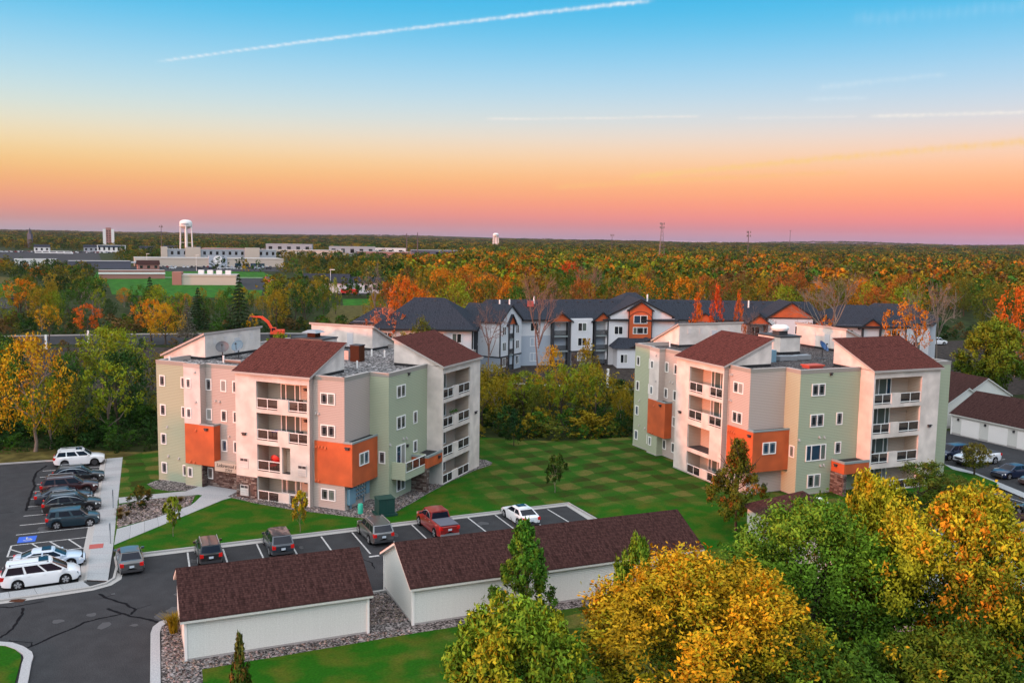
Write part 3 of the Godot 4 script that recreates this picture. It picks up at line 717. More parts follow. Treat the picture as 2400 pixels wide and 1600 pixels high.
func vents(root: Node3D, X: Transform3D, at: Array, m := "pale_cap") -> void:
	for k in range(0, at.size(), 2):
		var b := MB.new(); b.X = X; var s: float = at[k]; var h: float = at[k + 1]
		b.hexa([Vector3(s - 0.1, h, 0), Vector3(s + 0.1, h, 0), Vector3(s + 0.1, h + 0.2, 0), Vector3(s - 0.1, h + 0.2, 0), Vector3(s - 0.09, h - 0.02, 0.16), Vector3(s + 0.09, h - 0.02, 0.16), Vector3(s + 0.05, h + 0.16, 0.05), Vector3(s - 0.05, h + 0.16, 0.05)])
		part("vent_hood", b, M[m], root)

func grille(root: Node3D, X: Transform3D, s: float, h: float) -> void:
	var b := MB.new(); b.X = X; b.box(Vector3(s, h, 0), Vector3(s + 0.95, h + 1.05, 0.05))
	var o := part("air_grille", b, M.offwhite, root)
	for k in 2:
		b = MB.new(); b.X = X; b.box(Vector3(s + 0.06 + 0.44 * k, h + 0.75, 0.045), Vector3(s + 0.45 + 0.44 * k, h + 0.99, 0.06)); part("louvre", b, M.dark, o)
	for k in 3:
		b = MB.new(); b.X = X; b.box(Vector3(s + 0.06, h + 0.1 + k * 0.2, 0.045), Vector3(s + 0.89, h + 0.115 + k * 0.2, 0.058)); part("louvre", b, M.grey_trim, o)

func flats(left: bool, label: String, at: Vector3, turn: float) -> Node3D:
	rng.seed = 41 if left else 42
	var r := thing("apartment_building", label, "building", at, turn)
	var O := [Vector2(-19.61, 1.575), Vector2(-15.7, 1.575), Vector2(-15.7, 1.137), Vector2(-13.64, 1.137), Vector2(-13.64, 1.94), Vector2(-8.4, 1.94), Vector2(-8.4, 0), Vector2(0, 0), Vector2(0, 0.59), Vector2(3.39, 0.59), Vector2(3.39, 4.877), Vector2(5.48, 4.877), Vector2(5.48, 12.416), Vector2(7.27, 12.416), Vector2(7.27, 21.25), Vector2(4.6, 21.25), Vector2(4.6, 25.7), Vector2(-6.8, 25.7), Vector2(-6.8, 27.5), Vector2(-15.2, 27.5), Vector2(-15.2, 25.7), Vector2(-21.0, 25.7), Vector2(-21.0, 15.2), Vector2(-23.0, 15.2), Vector2(-23.0, 6.2), Vector2(-19.61, 6.2)]
	var H := 12.36
	var base: float = -0.6
	# plain walls
	wall(r, O[0], O[1], [[base, H, "sage"]]); wall(r, O[1], O[2], [[base, H, "sage"]])
	wall(r, O[2], O[3], [[6.4, H, "offwhite"], [base, 6.4, "sage"]]); wall(r, O[3], O[4], [[6.4, H, "taupe"], [base, 6.4, "sage"]])
	wall(r, O[4], O[5], [[base, H, "taupe"]]); wall(r, O[5], O[6], [[base, 12.3, "cream"]])
	wall(r, O[7], O[8], [[base, 12.3, "taupe"]]); wall(r, O[8], O[9], [[base, H, "taupe"]]); wall(r, O[9], O[10], [[base, H, "taupe"]])
	wall(r, O[10], O[11], [[base, H, "sage"]]); wall(r, O[11], O[12], [[base, H, "sage"]]); wall(r, O[12], O[13], [[base, 12.3, "cream"]])
	wall(r, O[14], O[15], [[base, 12.3, "cream"]]); wall(r, O[15], O[16], [[base, H, "sage"]]); wall(r, O[16], O[17], [[base, H, "taupe"]])
	for i in [17, 18, 19, 22, 23, 24]: wall(r, O[i], O[i + 1], [[base, 12.3, "cream"]])
	for i in [20, 21]: wall(r, O[i], O[i + 1], [[base, H, "taupe"]])
	wall(r, O[25], O[0], [[base, H, "sage"]])
	# skirting at the foot of the walls, caps along the roof edge
	for i in O.size():
		var p: Vector2 = O[i]; var q: Vector2 = O[(i + 1) % O.size()]; var len := p.distance_to(q)
		var b := MB.new(); b.X = wf(p, q); b.box(Vector3(0, base, -0.02), Vector3(len, 0.16, 0.035)); part("skirting", b, M.pale_cap, r)
		if i in [6, 13, 18, 23, 5, 7, 12, 14, 17, 19, 22, 24]: continue
		b = MB.new(); b.X = wf(p, q); b.box(Vector3(-0.02, H - 0.02, -0.3), Vector3(len + 0.02, H + 0.06, 0.04)); b.box(Vector3(0, 11.9, -0.28), Vector3(len, H - 0.02, -0.26))
		part("parapet_cap", b, M.pale_cap, r)
		b = MB.new(); b.X = wf(p, q); b.box(Vector3(-0.01, H - 0.34, 0.0), Vector3(len + 0.01, H - 0.03, 0.022)); part("fascia", b, M.pale_cap if i in [2] else M.grey_fascia, r)
	# flat roof
	var poly := PackedVector2Array()
	for p in O: poly.append(Vector2(p.x, -p.y))
	var rb := MB.new(); rb.fan(poly, 12.0); part("flat_roof", rb, M.roof_gravel if left else M.roof_tar, r)
	# towers
	tower_top(r, O[6], O[7], 5.75); tower_top(r, O[13], O[14], 5.65); tower_top(r, O[18], O[19], 5.6); tower_top(r, O[23], O[24], 5.6)
	# floor openings of the two towers that face the camera
	var fl := [[8.88, 11.48], [5.92, 8.5], [2.95, 5.48], [0.03, 2.42]]
	for t in 2:
		var X := wf(O[6], O[7]) if t == 0 else wf(O[13], O[14]); var w := 8.4 if t == 0 else 8.834
		var s0 := 2.45 if t == 0 else 0.2; var s1 := 8.18 if t == 0 else 6.35
		var p0 := 4.86 if t == 0 else 2.42; var p1 := 6.07 if t == 0 else 3.62
		var holes := []
		for k in 4:
			if t == 0 and k == 2:
				if left: holes.append([2.47, 5.05, 2.95, 5.48]); holes.append([5.3, 6.24, 2.98, 5.46])
				else: holes.append([2.42, 6.35, 2.86, 5.33])
			else: holes.append([s0, s1, fl[k][0], fl[k][1]])
		holed(r, X, 0, w, base, 12.3, holes, "cream")
		for hk in holes.size():
			var h: Array = holes[hk]
			var Y := recess(r, X, h[0], h[1], h[2], h[3], 1.75 if h[1] - h[0] > 1.5 else 0.7)
			var odd: bool = t == 0 and h[2] > 2.5 and h[2] < 3.5
			if h[1] - h[0] < 1.5: continue
			if odd and not left:
				window(r, Y, h[0] + 2.3, h[1] - 0.1, h[2] + 0.9, h[3] - 0.15, 2, "glass_dark"); continue
			var wd: float = h[1] - h[0]
			if odd: window(r, Y, h[0] + 1.45, h[0] + 2.5, h[2] + 0.05, h[3] - 0.2, 2, "glass_dark")
			elif t == 0:
				window(r, Y, h[0] + 1.5, h[0] + 3.75, h[2] + 0.5, h[3] - 0.3, 3, "glass_curtain"); window(r, Y, h[0] + 4.75, h[0] + 5.6, h[2] + 0.03, h[3] - 0.35, 1, "glass_dark")
				wall_lamp(r, Y, h[0] + 4.3, h[2] + 1.75)
			else:
				window(r, Y, h[0] + 1.6, h[0] + 3.85, h[2] + 0.5, h[3] - 0.3, 3, "glass_curtain"); window(r, Y, h[0] + 0.1, h[0] + 0.95, h[2] + 0.03, h[3] - 0.35, 1, "glass_dark")
				wall_lamp(r, Y, h[0] + 1.25, h[2] + 1.75)
			if odd: railing(r, X, h[0], h[1], h[2]); continue
			railing(r, X, h[0] + 0.02, p0, h[2]); railing(r, X, p1, h[1] - 0.02, h[2])
			part("balcony_wall", bx(Vector3(p0, h[2], -0.16), Vector3(p1, h[2] + 1.07, 0.012), X), M.cream, r)
		# lamps
		wall_lamp(r, X, 1.0 if t == 0 else 7.7, 6.2, 0.35)
		if t == 0 and left:
			grille(r, X, 0.45, 2.95); grille(r, X, 7.1, 2.95)
			stonework(r, X, 0.0, 2.42, 0.05, 2.25, [[0.5, 1.5, 0.35, 1.4]]); grille(r, X.translated_local(Vector3(0, 0, 0.06)), 0.5, 0.35)
	# end wall
	var X0 := wf(O[0], O[1])
	for h in [[9.78, 10.92], [6.8, 7.95], [3.84, 4.98], [0.85, 2.0]]:
		window(r, X0, 0.42, 1.14, h[0], h[1])
		if h[0] > 6 or h[0] < 2: window(r, X0, 3.18, 3.86, h[0], h[1])
	vents(r, X0, [1.3, 5.6, 1.35, 2.6, 2.7, 2.5])
	# bay
	var X2 := wf(O[2], O[3])
	for h in [[9.94, 10.9], [6.95, 7.95], [0.98, 1.99]]: window(r, X2, 0.32, 0.92, h[0], h[1])
	vents(r, X2, [1.45, 11.5, 1.5, 8.55])
	var b := MB.new(); b.X = wf(Vector2(-15.55, 1.0), Vector2(-11.94, 1.0)); b.box(Vector3(0, 2.4, -0.93), Vector3(3.61, 6.4, 0))
	part("orange_box", b, M.orange, r)
	b = MB.new(); b.X = wf(Vector2(-15.55, 1.0), Vector2(-11.94, 1.0)); b.box(Vector3(1.9, 6.4, -0.12), Vector3(3.66, 6.56, 0.05)); b.box(Vector3(3.5, 6.4, -0.93), Vector3(3.66, 6.56, -0.12)); part("box_cap", b, M.grey_trim, r)
	b = MB.new(); b.X = wf(Vector2(-15.55, 1.0), Vector2(-11.94, 1.0)); b.box(Vector3(1.95, 6.4, -0.93), Vector3(3.5, 6.42, -0.12)); part("box_roof", b, M.black, r)
	var Xo := wf(Vector2(-15.55, 1.0), Vector2(-11.94, 1.0))
	wall_lamp(r, Xo, 2.7, 5.9, 0.3); vents(r, Xo, [1.4, 5.75, 0.65, 2.55, 1.15, 2.5], "orange")
	# long taupe wall
	var X4 := wf(O[4], O[5])
	for h in [[9.74, 10.92], [6.78, 7.93], [3.79, 4.97], [0.84, 1.98]]:
		if h[0] > 6 or h[0] < 2: window(r, X4, 0.03, 0.74, h[0], h[1])
		if not (left and h[0] < 2): window(r, X4, 1.86, 2.57, h[0], h[1]); window(r, X4, 3.32, 4.04, h[0], h[1])
	vents(r, X4, [1.2, 8.7, 1.7, 8.65, 2.8, 5.3])
	if left:
		stonework(r, wf(O[3], O[4]), 0.0, 0.8, 0.05, 2.3); stonework(r, X4, 0.05, 5.2, 0.05, 2.3, [[0.0, 0.8, 0.8, 2.05], [0.0, 0.06, 0, 3]])
		# name board over the entrance
		b = MB.new(); b.X = wf(Vector2(-11.9, 1.0), Vector2(-8.4, 1.0)); b.box(Vector3(0, 2.02, -0.9), Vector3(3.49, 2.92, 0)); var sg := part("sign_board", b, M.beige, r)
		var fnt := SystemFont.new(); fnt.font_names = PackedStringArray(["Droid Serif"]); fnt.font_italic = true
		for tx in [["Lakewood Pines", 0.25, 2.52, 0.36], ["3703", 1.25, 2.12, 0.33]]:
			var tm := TextMesh.new(); tm.text = tx[0]; tm.font = fnt; tm.font_size = 48; tm.pixel_size = tx[3] / 40.0; tm.depth = 0.02; tm.horizontal_alignment = HORIZONTAL_ALIGNMENT_LEFT; tm.curve_step = 2.0
			var o := inst("lettering", tm, M.black, sg)
			var XX := wf(Vector2(-11.9, 1.0), Vector2(-8.4, 1.0)); o.transform = XX.translated_local(Vector3(tx[1], tx[2] + 0.1, 0.012)) * Transform3D(Basis(Vector3(1, 0, 0), Vector3(0.22, 1, 0), Vector3(0, 0, 1)), Vector3.ZERO)
	else:
		vents(r, X4, [0.5, 2.3])
	# second taupe wall and its orange box
	var X8 := wf(O[8], O[9])
	for h in [[9.76, 10.88], [6.78, 7.93], [0.83, 1.95]]: window(r, X8, 0.82, 2.4, h[0], h[1], 2)
	if not left: part("downpipe", bx(Vector3(0.12, 6.4, 0), Vector3(0.2, 12.0, 0.08), X8), M.taupe, r)
	vents(r, X8, [0.35, 8.85, 0.6, 8.8])
	if not left: vents(r, X8, [0.35, 11.4, 0.6, 11.4])
	b = MB.new(); b.X = X8; b.box(Vector3(0.16, 2.4, -0.01), Vector3(4.25, 6.36, 0.07)); b.box(Vector3(3.39, 2.4, -4.287), Vector3(4.25, 6.36, -0.01)); part("orange_box", b, M.orange, r)
	b = MB.new(); b.X = X8; b.box(Vector3(3.36, 6.36, -0.16), Vector3(4.3, 6.52, 0.12)); b.box(Vector3(4.12, 6.36, -4.287), Vector3(4.3, 6.52, -0.16)); part("box_cap", b, M.grey_trim, r)
	b = MB.new(); b.X = X8; b.box(Vector3(3.4, 6.36, -4.28), Vector3(4.12, 6.385, -0.16)); part("box_roof", b, M.black, r)
	window(r, wf(Vector2(4.25, 0.52), Vector2(4.25, 4.877)), 1.16, 2.78, 4.1, 5.3, 2, "glass_blue")
	wall_lamp(r, X8.translated_local(Vector3(0, 0, 0.07)), 3.75, 5.8, 0.35); vents(r, X8.translated_local(Vector3(0, 0, 0.07)), [0.4, 5.75, 0.7, 5.75, 1.05, 5.75, 1.4, 5.7, 0.35, 2.6, 0.65, 2.55], "orange")
	# green walls
	window(r, wf(O[10], O[11]), 1.02, 1.72, 3.72, 4.9)
	var X11 := wf(O[11], O[12]); var off := 4.877
	for h in [[9.78, 11.0], [6.72, 8.0]]: window(r, X11, 6.31 - off, 7.98 - off, h[0], h[1], 2)
	window(r, X11, 6.31 - off, 7.95 - off, 0.66, 2.02, 2)
	for h in [[6.75, 8.0], [3.85, 5.05]]: window(r, X11, 9.56 - off, 10.35 - off, h[0], h[1])
	wall_lamp(r, X11, 3.7, 11.75)
	vents(r, X11, [2.7, 5.6, 3.3, 5.55, 0.2, 5.5, 3.0, 2.75, 3.4, 2.75])
	if left:
		window(r, X11, 6.25 - off, 7.98 - off, 3.0, 5.2, 2, "glass_blue"); wall_lamp(r, X11, 3.45, 4.7)
		var Xb := wf(Vector2(7.0, 5.35), Vector2(7.0, 9.5))
		b = MB.new(); b.X = Xb
		b.box(Vector3(0, 2.2, -1.53), Vector3(4.15, 2.42, 0)); b.box(Vector3(0, 2.42, -0.1), Vector3(4.15, 2.86, 0)); b.box(Vector3(0, 2.42, -1.53), Vector3(0.12, 3.86, -0.1)); b.box(Vector3(0, 2.86, -0.1), Vector3(0.12, 3.86, 0)); b.box(Vector3(4.03, 2.42, -1.53), Vector3(4.15, 3.92, -0.1))
		part("balcony", b, M.sage, r); railing(r, Xb.translated_local(Vector3(0, 0, 0.06)), 0.14, 4.1, 2.84, 1.05, 2)
		# meters on the wall under the orange box
		var Xm := wf(O[9], O[10])
		b = MB.new(); b.X = Xm; b.box(Vector3(0.35, 0.55, 0.0), Vector3(1.35, 2.05, 0.32)); b.box(Vector3(1.35, 0.75, 0.0), Vector3(3.2, 2.25, 0.2)); b.box(Vector3(3.3, 0.9, 0), Vector3(3.9, 2.1, 0.22)); b.box(Vector3(0.7, 0.1, 0.05), Vector3(0.85, 0.6, 0.2)); b.box(Vector3(3.0, 0.1, 0.05), Vector3(3.1, 0.9, 0.15))
		var mb := part("meter_bank", b, M.meter_blue, r)
		for i in 4:
			for j in 4:
				b = MB.new(); b.X = Xm; var c := Vector3(1.6 + 0.44 * i, 0.95 + 0.36 * j, 0.2)
				b.cyl(c, c + Vector3(0, 0, 0.12), 0.12, 0.11, 8); part("meter", b, M.metal, mb)
				b = MB.new(); b.X = Xm; b.cbox(c + Vector3(0.2, -0.02, 0.02), Vector3(0.12, 0.2, 0.05)); part("meter_label", b, M.dark, mb)
	else:
		window(r, X11, 5.95 - off, 8.46 - off, 3.35, 4.98, 3, "glass_blue")
	# side entrance: orange canopy on a stone pier
	var dz := 0.0 if left else -0.35
	var Xc := wf(Vector2(7.27, 9.25), Vector2(7.27, 12.41))
	b = MB.new(); b.X = Xc; b.box(Vector3(0, 2.55 + dz, -1.78), Vector3(3.16, 3.55 + dz, 0)); part("canopy", b, M.orange, r)
	b = MB.new(); b.X = Xc; b.box(Vector3(-0.04, 3.55 + dz, -0.14), Vector3(3.16, 3.78 + dz, 0.04)); b.box(Vector3(-0.04, 3.55 + dz, -1.78), Vector3(0.1, 3.78 + dz, -0.14)); part("canopy_cap", b, M.grey_trim, r)
	b = MB.new(); b.X = Xc; b.box(Vector3(0.1, 3.55 + dz, -1.78), Vector3(3.16, 3.58 + dz, -0.14)); part("canopy_roof", b, M.black, r)
	wall_lamp(r, Xc if left else wf(Vector2(5.48, 9.25), Vector2(7.27, 9.25)), 2.4 if left else 0.7, 3.1 + dz, 0.3)
	var Xs := wf(Vector2(5.48, 9.25), Vector2(7.2, 9.25))
	part("pier", bx(Vector3(0, base, -0.35), Vector3(1.72, 2.55 + dz, -0.03), Xs), M.mortar, r)
	stonework(r, Xs, 0.0, 1.72, 0.03, 2.55 + dz); stonework(r, wf(Vector2(7.2, 9.2), Vector2(7.2, 9.62)), 0.0, 0.42, 0.03, 2.55 + dz)
	part("entrance_door", bx(Vector3(5.2, 0.05, 0), Vector3(6.2, 2.25, 0.06), X11), M.glass_dark, r)
	# windows of the far corner
	var X15 := wf(O[15], O[16])
	for h in [[9.7, 10.9], [6.7, 7.9], [3.7, 4.9], [0.8, 2.0]]: window(r, wf(Vector2(4.6, 21.25), Vector2(4.6, 25.7)), 0.35, 1.0, h[0], h[1])
	# the backs of the two far towers: hatches and a door
	for t in 2:
		var Xt := wf(Vector2(-17.4, 6.2), Vector2(-17.4, 15.2)) if t == 0 else wf(Vector2(-15.2, 21.9), Vector2(-6.8, 21.9))
		for s in [1.2, 2.9, 5.3, 7.2]:
			b = MB.new(); b.X = Xt; b.box(Vector3(s, 13.55, 0), Vector3(s + 0.5, 14.25, 0.03)); part("hatch", b, M.offwhite, r)
		var ds := 4.6 if t == 0 else 5.0
		b = MB.new(); b.X = Xt; b.box(Vector3(ds, 12.3, 0), Vector3(ds + 0.8, 13.9, 0.05)); part("roof_door", b, M.grey_door, r)
	# stair head
	b = MB.new(); b.box(Vector3(-11.65, 12.0, -16.1), Vector3(-7.75, 13.95, -13.26)); part("stair_head", b, M.cream, r)
	b = MB.new(); b.box(Vector3(-11.75, 13.95, -16.2), Vector3(-7.65, 14.1, -13.16)); part("stair_head_roof", b, M.dark, r)
	b = MB.new(); b.box(Vector3(-11.67, 12.0, -16.12), Vector3(-7.73, 12.3, -13.24)); part("flashing", b, M.black, r)
	b = MB.new()
	if left:
		b.box(Vector3(-10.3, 14.1, -15.2), Vector3(-9.3, 14.6, -14.2)); var hd := part("roof_vent", b, M.rust, r)
		b = MB.new(); b.hexa([Vector3(-10.75, 14.6, -13.75), Vector3(-8.85, 14.6, -13.75), Vector3(-8.85, 14.6, -15.65), Vector3(-10.75, 14.6, -15.65), Vector3(-10.3, 14.85, -14.2), Vector3(-9.3, 14.85, -14.2), Vector3(-9.3, 14.85, -15.2), Vector3(-10.3, 14.85, -15.2)]); part("vent_cowl", b, M.galvanised, hd)
	else:
		b.box(Vector3(-10.2, 14.1, -15.3), Vector3(-9.0, 14.55, -14.1)); var hd := part("roof_vent", b, M.dark, r)
		b = MB.new(); b.lathe([[0.0, 14.5], [0.85, 14.55], [1.0, 14.75], [1.0, 14.95], [0.7, 15.2], [0.0, 15.25]], Vector3(-9.6, 0, -14.7), 14); b.smooth(50); part("vent_cowl", b, M.white, hd)
	# pipes on the roof
	for p in ([[-0.5, 8.8], [-4.3, 17.7], [-2.6, 17.6], [-18.6, 2.4], [-14.4, 5.5]] if left else [[-17.8, 5.2], [1.0, 15.0], [-4.0, 19.0]]):
		b = MB.new(); b.cyl(Vector3(p[0], 12.0, -p[1]), Vector3(p[0], 12.75, -p[1]), 0.09, 0.09, 8); part("vent_pipe", b, M.white, r)
	return r

func roof_things(A: Transform3D, B: Transform3D) -> void:
	var dish := func(X: Transform3D, a: float, bb: float, label: String, facing: float, m: String) -> void:
		var o := thing("satellite_dish", label, "satellite dish", X * Vector3(a, 12.0, -bb), facing)
		var b := MB.new(); b.cyl(Vector3(0, 0, 0), Vector3(0, 1.0, 0), 0.05, 0.05, 8); b.box(Vector3(-0.5, 0, -0.5), Vector3(0.5, 0.06, 0.5)); part("mast", b, M.dark, o)
		b = MB.new(); b.X = Transform3D(Basis(Vector3.RIGHT, 0.9), Vector3(0, 1.25, 0)); b.lathe([[0.0, 0.0], [0.3, 0.04], [0.55, 0.14], [0.68, 0.24], [0.68, 0.27], [0.55, 0.17], [0.3, 0.07], [0.0, 0.03]], Vector3.ZERO, 18); b.smooth(50); part("reflector", b, M[m], o)
		b = MB.new(); b.X = Transform3D(Basis(Vector3.RIGHT, 0.9), Vector3(0, 1.25, 0)); b.cyl(Vector3(0, 0.1, 0.5), Vector3(0, 0.6, 0), 0.03, 0.03, 6); b.cbox(Vector3(0, 0.62, 0), Vector3(0.14, 0.14, 0.14)); part("feed_arm", b, M.dark, o)
	dish.call(A, -16.06, 7.3, "round dark satellite dish standing before the tall rooftop wall with a door", 0.2, "dish_grey")
	dish.call(A, -15.3, 8.9, "round pale blue satellite dish nearest the rooftop door, beside the darker dish", -0.3, "dish_pale")
	dish.call(B, -3.7, 15.7, "blue satellite dish on a sled on the right apartment roof", 0.9, "dish_blue")
	var o := thing("chimney_box", "rust-brown metal flue box standing on the gravel roof of the left building", "flue", A * Vector3(-3.4, 12.0, -13.4), -0.4)
	part("casing", bx(Vector3(-0.55, 0, -0.55), Vector3(0.55, 1.65, 0.55)), M.rust, o); part("lid", bx(Vector3(-0.6, 1.65, -0.6), Vector3(0.6, 1.75, 0.6)), M.dark, o)
	o = thing("condenser", "grey air conditioning unit behind the rust-brown flue box", "air conditioner", A * Vector3(-5.2, 12.0, -14.2), -0.4)
	part("cabinet", bx(Vector3(-0.45, 0, -0.45), Vector3(0.45, 0.95, 0.45)), M.galvanised, o)
	var fb := MB.new(); fb.cyl(Vector3(0, 0.95, 0), Vector3(0, 1.0, 0), 0.35, 0.35, 12); part("fan_grille", fb, M.dark, o)
	o = thing("condenser", "blue-grey air conditioning unit by the stair head of the right building", "air conditioner", B * Vector3(-3.4, 12.0, -8.2), -1.16)
	part("cabinet", bx(Vector3(-0.6, 0, -0.5), Vector3(0.6, 1.25, 0.5)), M.meter_blue, o); part("grille", bx(Vector3(-0.5, 0.7, 0.5), Vector3(0.5, 1.1, 0.53)), M.dark, o)
	o = thing("roof_duct", "long silver wrapped duct lying across the right apartment roof", "duct", B * Vector3(-3.3, 12.0, -11.4), -1.16)
	var b := MB.new()
	for k in 9: b.cbox(Vector3(rng.randf_range(-0.06, 0.06), 0.3 + rng.randf_range(-0.04, 0.06), -1.9 + k * 0.47), Vector3(0.8, 0.5, 0.48))
	part("casing", b, M.galvanised, o); part("support", bx(Vector3(-0.3, 0, -1.7), Vector3(0.3, 0.1, 1.7)), M.dark, o)
	o = thing("roof_hatch", "low red hatch lid on the right apartment roof edge", "hatch", B * Vector3(2.1, 12.0, -9.3), -1.16)
	part("lid", bx(Vector3(-0.65, 0.22, -1.0), Vector3(0.65, 0.36, 1.0)), M.red_lid, o); part("curb", bx(Vector3(-0.55, 0, -0.9), Vector3(0.55, 0.22, 0.9)), M.brick_red, o)
	o = thing("lumber_pile", "pile of grey boards and blocks lying on the left roof below the dishes", "pile", A * Vector3(-13.5, 12.0, -5.8), -0.4)
	for k in 4: part("board", bx(Vector3(-1.2 + 0.1 * k, 0.1 * k, -0.3 + 0.15 * k), Vector3(1.0 + 0.1 * k, 0.08 + 0.1 * k, -0.1 + 0.15 * k)), M.kerb, o)

func seat(called: String, label: String, X: Transform3D, s: float, h: float, z: float, turn: float, m: String, round_back := false) -> void:
	var at := X * Vector3(s, h + 0.02, z)
	var o := thing(called, label, "chair", at, turn)
	if round_back:
		var b := MB.new(); b.X = Transform3D(Basis(Vector3.RIGHT, -1.15), Vector3(0, 0.75, -0.25)); b.lathe([[0.0, -0.08], [0.35, -0.02], [0.55, 0.12], [0.58, 0.18], [0.5, 0.14], [0.3, 0.05], [0.0, 0.0]], Vector3.ZERO, 14); b.smooth(60); part("backrest", b, M[m], o)
		b = MB.new(); b.lathe([[0.0, 0.36], [0.42, 0.36], [0.45, 0.42], [0.4, 0.46], [0.0, 0.46]], Vector3(0, 0, 0.1), 14); part("seat", b, M[m], o)
	else:
		part("seat", bx(Vector3(-0.26, 0.38, -0.25), Vector3(0.26, 0.44, 0.27)), M[m], o); part("backrest", bx(Vector3(-0.26, 0.5, -0.3), Vector3(0.26, 0.95, -0.25)), M[m], o)
	for k in [[-0.23, -0.22], [0.23, -0.22], [-0.23, 0.22], [0.23, 0.22]]: part("leg", bx(Vector3(k[0] - 0.02, 0, k[1] - 0.02), Vector3(k[0] + 0.02, 0.4, k[1] + 0.02)), M.dark, o)

func balcony_things(A: Transform3D, B: Transform3D, ta: float, tb: float) -> void:
	var X := A * wf(Vector2(-8.4, 0), Vector2(0, 0)); var Y := A * wf(Vector2(7.27, 12.416), Vector2(7.27, 21.25))
	seat("lounge_chair", "bright red round-backed chair on the second floor balcony of the left building", X, 3.55, 2.95, -0.95, ta, "red", true)
	seat("patio_chair", "dark wicker chair behind the right rail of the topmost left balcony", X, 6.6, 8.88, -0.9, ta, "rust")
	seat("patio_chair", "dark chair by the door one floor below the topmost left balcony", X, 6.7, 5.92, -0.9, ta + 0.4, "dark")
	var o := thing("patio_table", "small table with blue cloth on the left building's third floor balcony", "table", X * Vector3(4.2, 5.94, -0.9), ta)
	part("table_top", bx(Vector3(-0.5, 0.72, -0.35), Vector3(0.5, 0.78, 0.35)), M.blue_sign, o)
	for k in [[-0.42, -0.28], [0.42, -0.28], [-0.42, 0.28], [0.42, 0.28]]: part("leg", bx(Vector3(k[0] - 0.03, 0, k[1] - 0.03), Vector3(k[0] + 0.03, 0.72, k[1] + 0.03)), M.dark, o)
	o = thing("flower_pots", "row of plants in pots on the third floor corner balcony of the left building", "plants", Y * Vector3(2.6, 7.0, -0.08), ta)
	for k in 3:
		var b := MB.new(); b.lathe([[0.0, 0.0], [0.1, 0.0], [0.14, 0.2], [0.0, 0.2]], Vector3(0, 0, 0.6 - 0.6 * k), 8); part("pot", b, M.stone_d, o)
		var g := MB.new()
		for j in 60:
			var p := Vector3(rng.randfn(0, 0.1), 0.2 + absf(rng.randfn(0, 0.14)), 0.6 - 0.6 * k + rng.randfn(0, 0.1)); var d := Vector3(rng.randfn(), rng.randfn(), rng.randfn()).normalized() * 0.06; var e := d.cross(Vector3(rng.randfn(), rng.randfn(), rng.randfn())).normalized() * 0.03
			g.quad(p - d, p + e, p + d, p - e)
		part("foliage", g, M.leaf_dark, o)
	for k in 4:
		seat("patio_chair", ["teal-cushioned chair on the topmost corner balcony of the left building", "dark chair on the third floor corner balcony below the teal one", "dark chair under the black cover on the second floor corner balcony", "dark chair on the ground floor corner terrace of the left building"][k], Y, 1.2, [8.88, 5.92, 2.95, 0.03][k], -0.9, ta + 1.2, "meter_blue" if k == 0 else "dark")
	var Z := B * wf(Vector2(-8.4, 0), Vector2(0, 0)); var W := B * wf(Vector2(7.27, 12.416), Vector2(7.27, 21.25))
	seat("patio_chair", "dark chair on the topmost pink-lit balcony of the right building", Z, 7.0, 8.88, -0.9, tb, "rust")
	seat("patio_chair", "dark chair on the balcony one below the topmost, right building's left tower", Z, 6.9, 5.92, -0.9, tb, "dark")
	seat("patio_chair", "dark chair on the right tower's second floor balcony, right building", W, 1.3, 2.95, -0.9, tb + 1.4, "rust")
	o = thing("white_bucket", "small white bucket on the ground floor terrace of the right building", "bucket", Z * Vector3(6.6, 0.05, -0.8), 0.0)
	var q := MB.new(); q.lathe([[0.0, 0.0], [0.16, 0.0], [0.2, 0.4], [0.0, 0.4]], Vector3.ZERO, 10); part("bucket_body", q, M.white, o)

